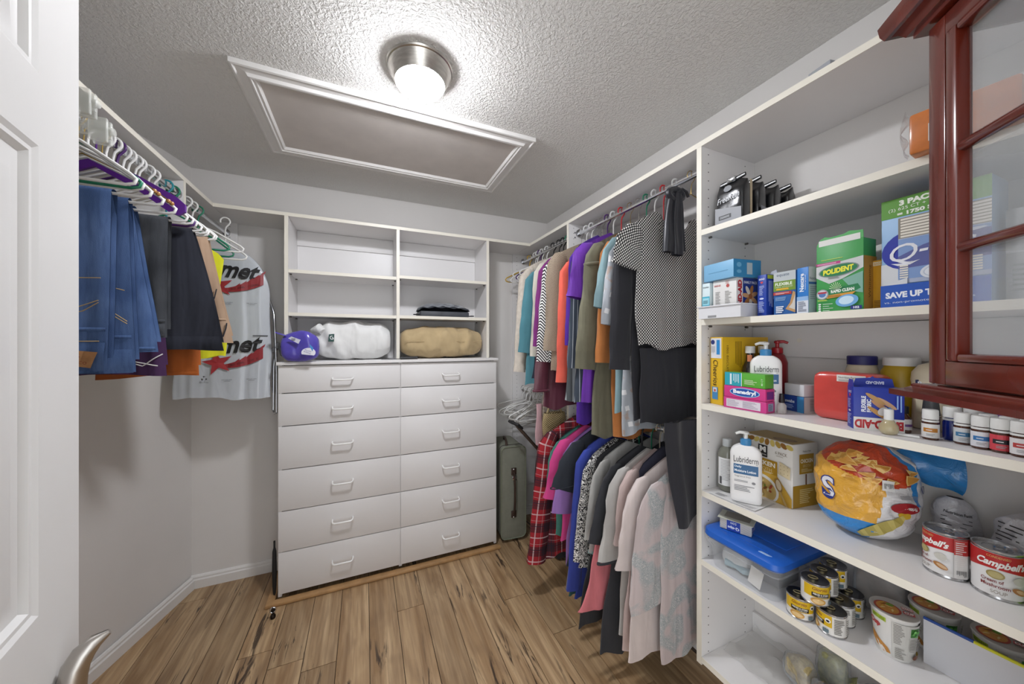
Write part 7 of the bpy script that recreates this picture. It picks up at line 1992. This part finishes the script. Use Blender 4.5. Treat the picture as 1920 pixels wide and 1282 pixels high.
for z in (0.205, 0.352):
    MB().box(0.013, 0.03, z, CW - 0.013, CD - 0.007, z + 0.005).build('glass_shelf', M_GLASS, cb)
# door
y1 = -0.001; y0 = -0.019
dr_ = MB().box(0.0128, y0, 0.002, 0.042, y1, CHh - 0.004).build('door_stile', M_CH, cb, bevel=0.0015)
MB().box(CW - 0.042, y0, 0.002, CW - 0.0128, y1, CHh - 0.004).build('door_stile', M_CH, cb, bevel=0.0015)
MB().box(0.0422, y0, 0.002, CW - 0.0422, y1, 0.038).build('door_rail', M_CH, cb, bevel=0.0015)
MB().box(0.0422, y0, CHh - 0.036, CW - 0.0422, y1, CHh - 0.004).build('door_rail', M_CH, cb, bevel=0.0015)
# inner beads: a lighter cove and a dark round bead
for a, b, c, d, m in ((0.0422, 0.0480, -0.014, -0.002, M_CH2), (0.0482, 0.0660, -0.0235, -0.003, M_CH)):
    MB().box(a, c, 0.0382, b, d, CHh - 0.0362).build('bead', m, cb, bevel=0.004 if m is M_CH else 0.001)
    MB().box(CW - b, c, 0.0382, CW - a, d, CHh - 0.0362).build('bead', m, cb, bevel=0.004 if m is M_CH else 0.001)
MB().box(0.0662, -0.0235, 0.0382, CW - 0.0662, -0.003, 0.050).build('bead', M_CH, cb, bevel=0.004)
MB().box(0.0662, -0.0235, CHh - 0.048, CW - 0.0662, -0.003, CHh - 0.0362).build('bead', M_CH, cb, bevel=0.004)
for z in (0.205, 0.352):
    MB().tube([(0.060, -0.013, z), (0.066, -0.014, z), (CW - 0.066, -0.014, z), (CW - 0.060, -0.013, z)], [0.004, 0.0078, 0.0078, 0.004], 12).build('muntin', M_CH, cb)
zs = [(0.050, 0.199), (0.211, 0.346), (0.358, CHh - 0.048)]
for a, b in zs:
    MB().box(0.064, -0.008, a - 0.004, CW - 0.064, -0.005, b + 0.004).build('pane', M_GLASS, cb)
# hinges, on dark plates that paint the shade of their cut-outs
for z in (0.10, 0.43):
    for k in range(4):
        MB().tube([(0.0072, -0.006, z + 0.0148 * k), (0.0072, -0.006, z + 0.0148 * k + 0.0142)], 0.0050, 12).build('hinge_knuckle', M_BRASS, cb)
    MB().box(0.0005, -0.0012, z - 0.008, 0.0126, 0.0, z + 0.068).build('hinge_recess_shade', mat('hinge_shadow', '#2a0c08', 0.6), cb)  # no real cut-out: its shade is put into the plate's dark colour
# base moulding and crown
def moulding(prof, name, m):
    """prof = [(out, z)]; runs round left, front and right"""
    vs = []
    n = len(prof)
    for px, py, ox, oy in ((0, CD, -1, 0), (0, 0, -1, -1), (CW, 0, 1, -1), (CW, CD, 1, 0)):
        vs += [(px + ox * o, py + oy * (o + 0.02), z) for o, z in prof]
    fs = []
    for s in range(3):
        for i in range(n):
            fs.append((s * n + i, s * n + (i + 1) % n, (s + 1) * n + (i + 1) % n, (s + 1) * n + i))
    fs += [tuple(range(n)), tuple(range(4 * n - 1, 3 * n - 1, -1))]
    return MB().add(vs, fs).build(name, m, cb, smooth=30)
moulding([(-0.03, -0.001), (0.006, -0.001), (0.008, -0.003), (0.008, -0.006), (0.014, -0.010), (0.024, -0.0125), (0.026, -0.013), (0.026, -0.022), (-0.03, -0.022)], 'base_moulding', M_CH)
moulding([(-0.03, CHh + 0.001), (0.006, CHh + 0.001), (0.006, CHh + 0.008), (0.012, CHh + 0.010), (0.018, CHh + 0.020), (0.024, CHh + 0.024), (0.030, CHh + 0.024), (0.034, CHh + 0.034), (0.036, CHh + 0.050), (-0.03, CHh + 0.050)], 'crown_moulding', M_CH)
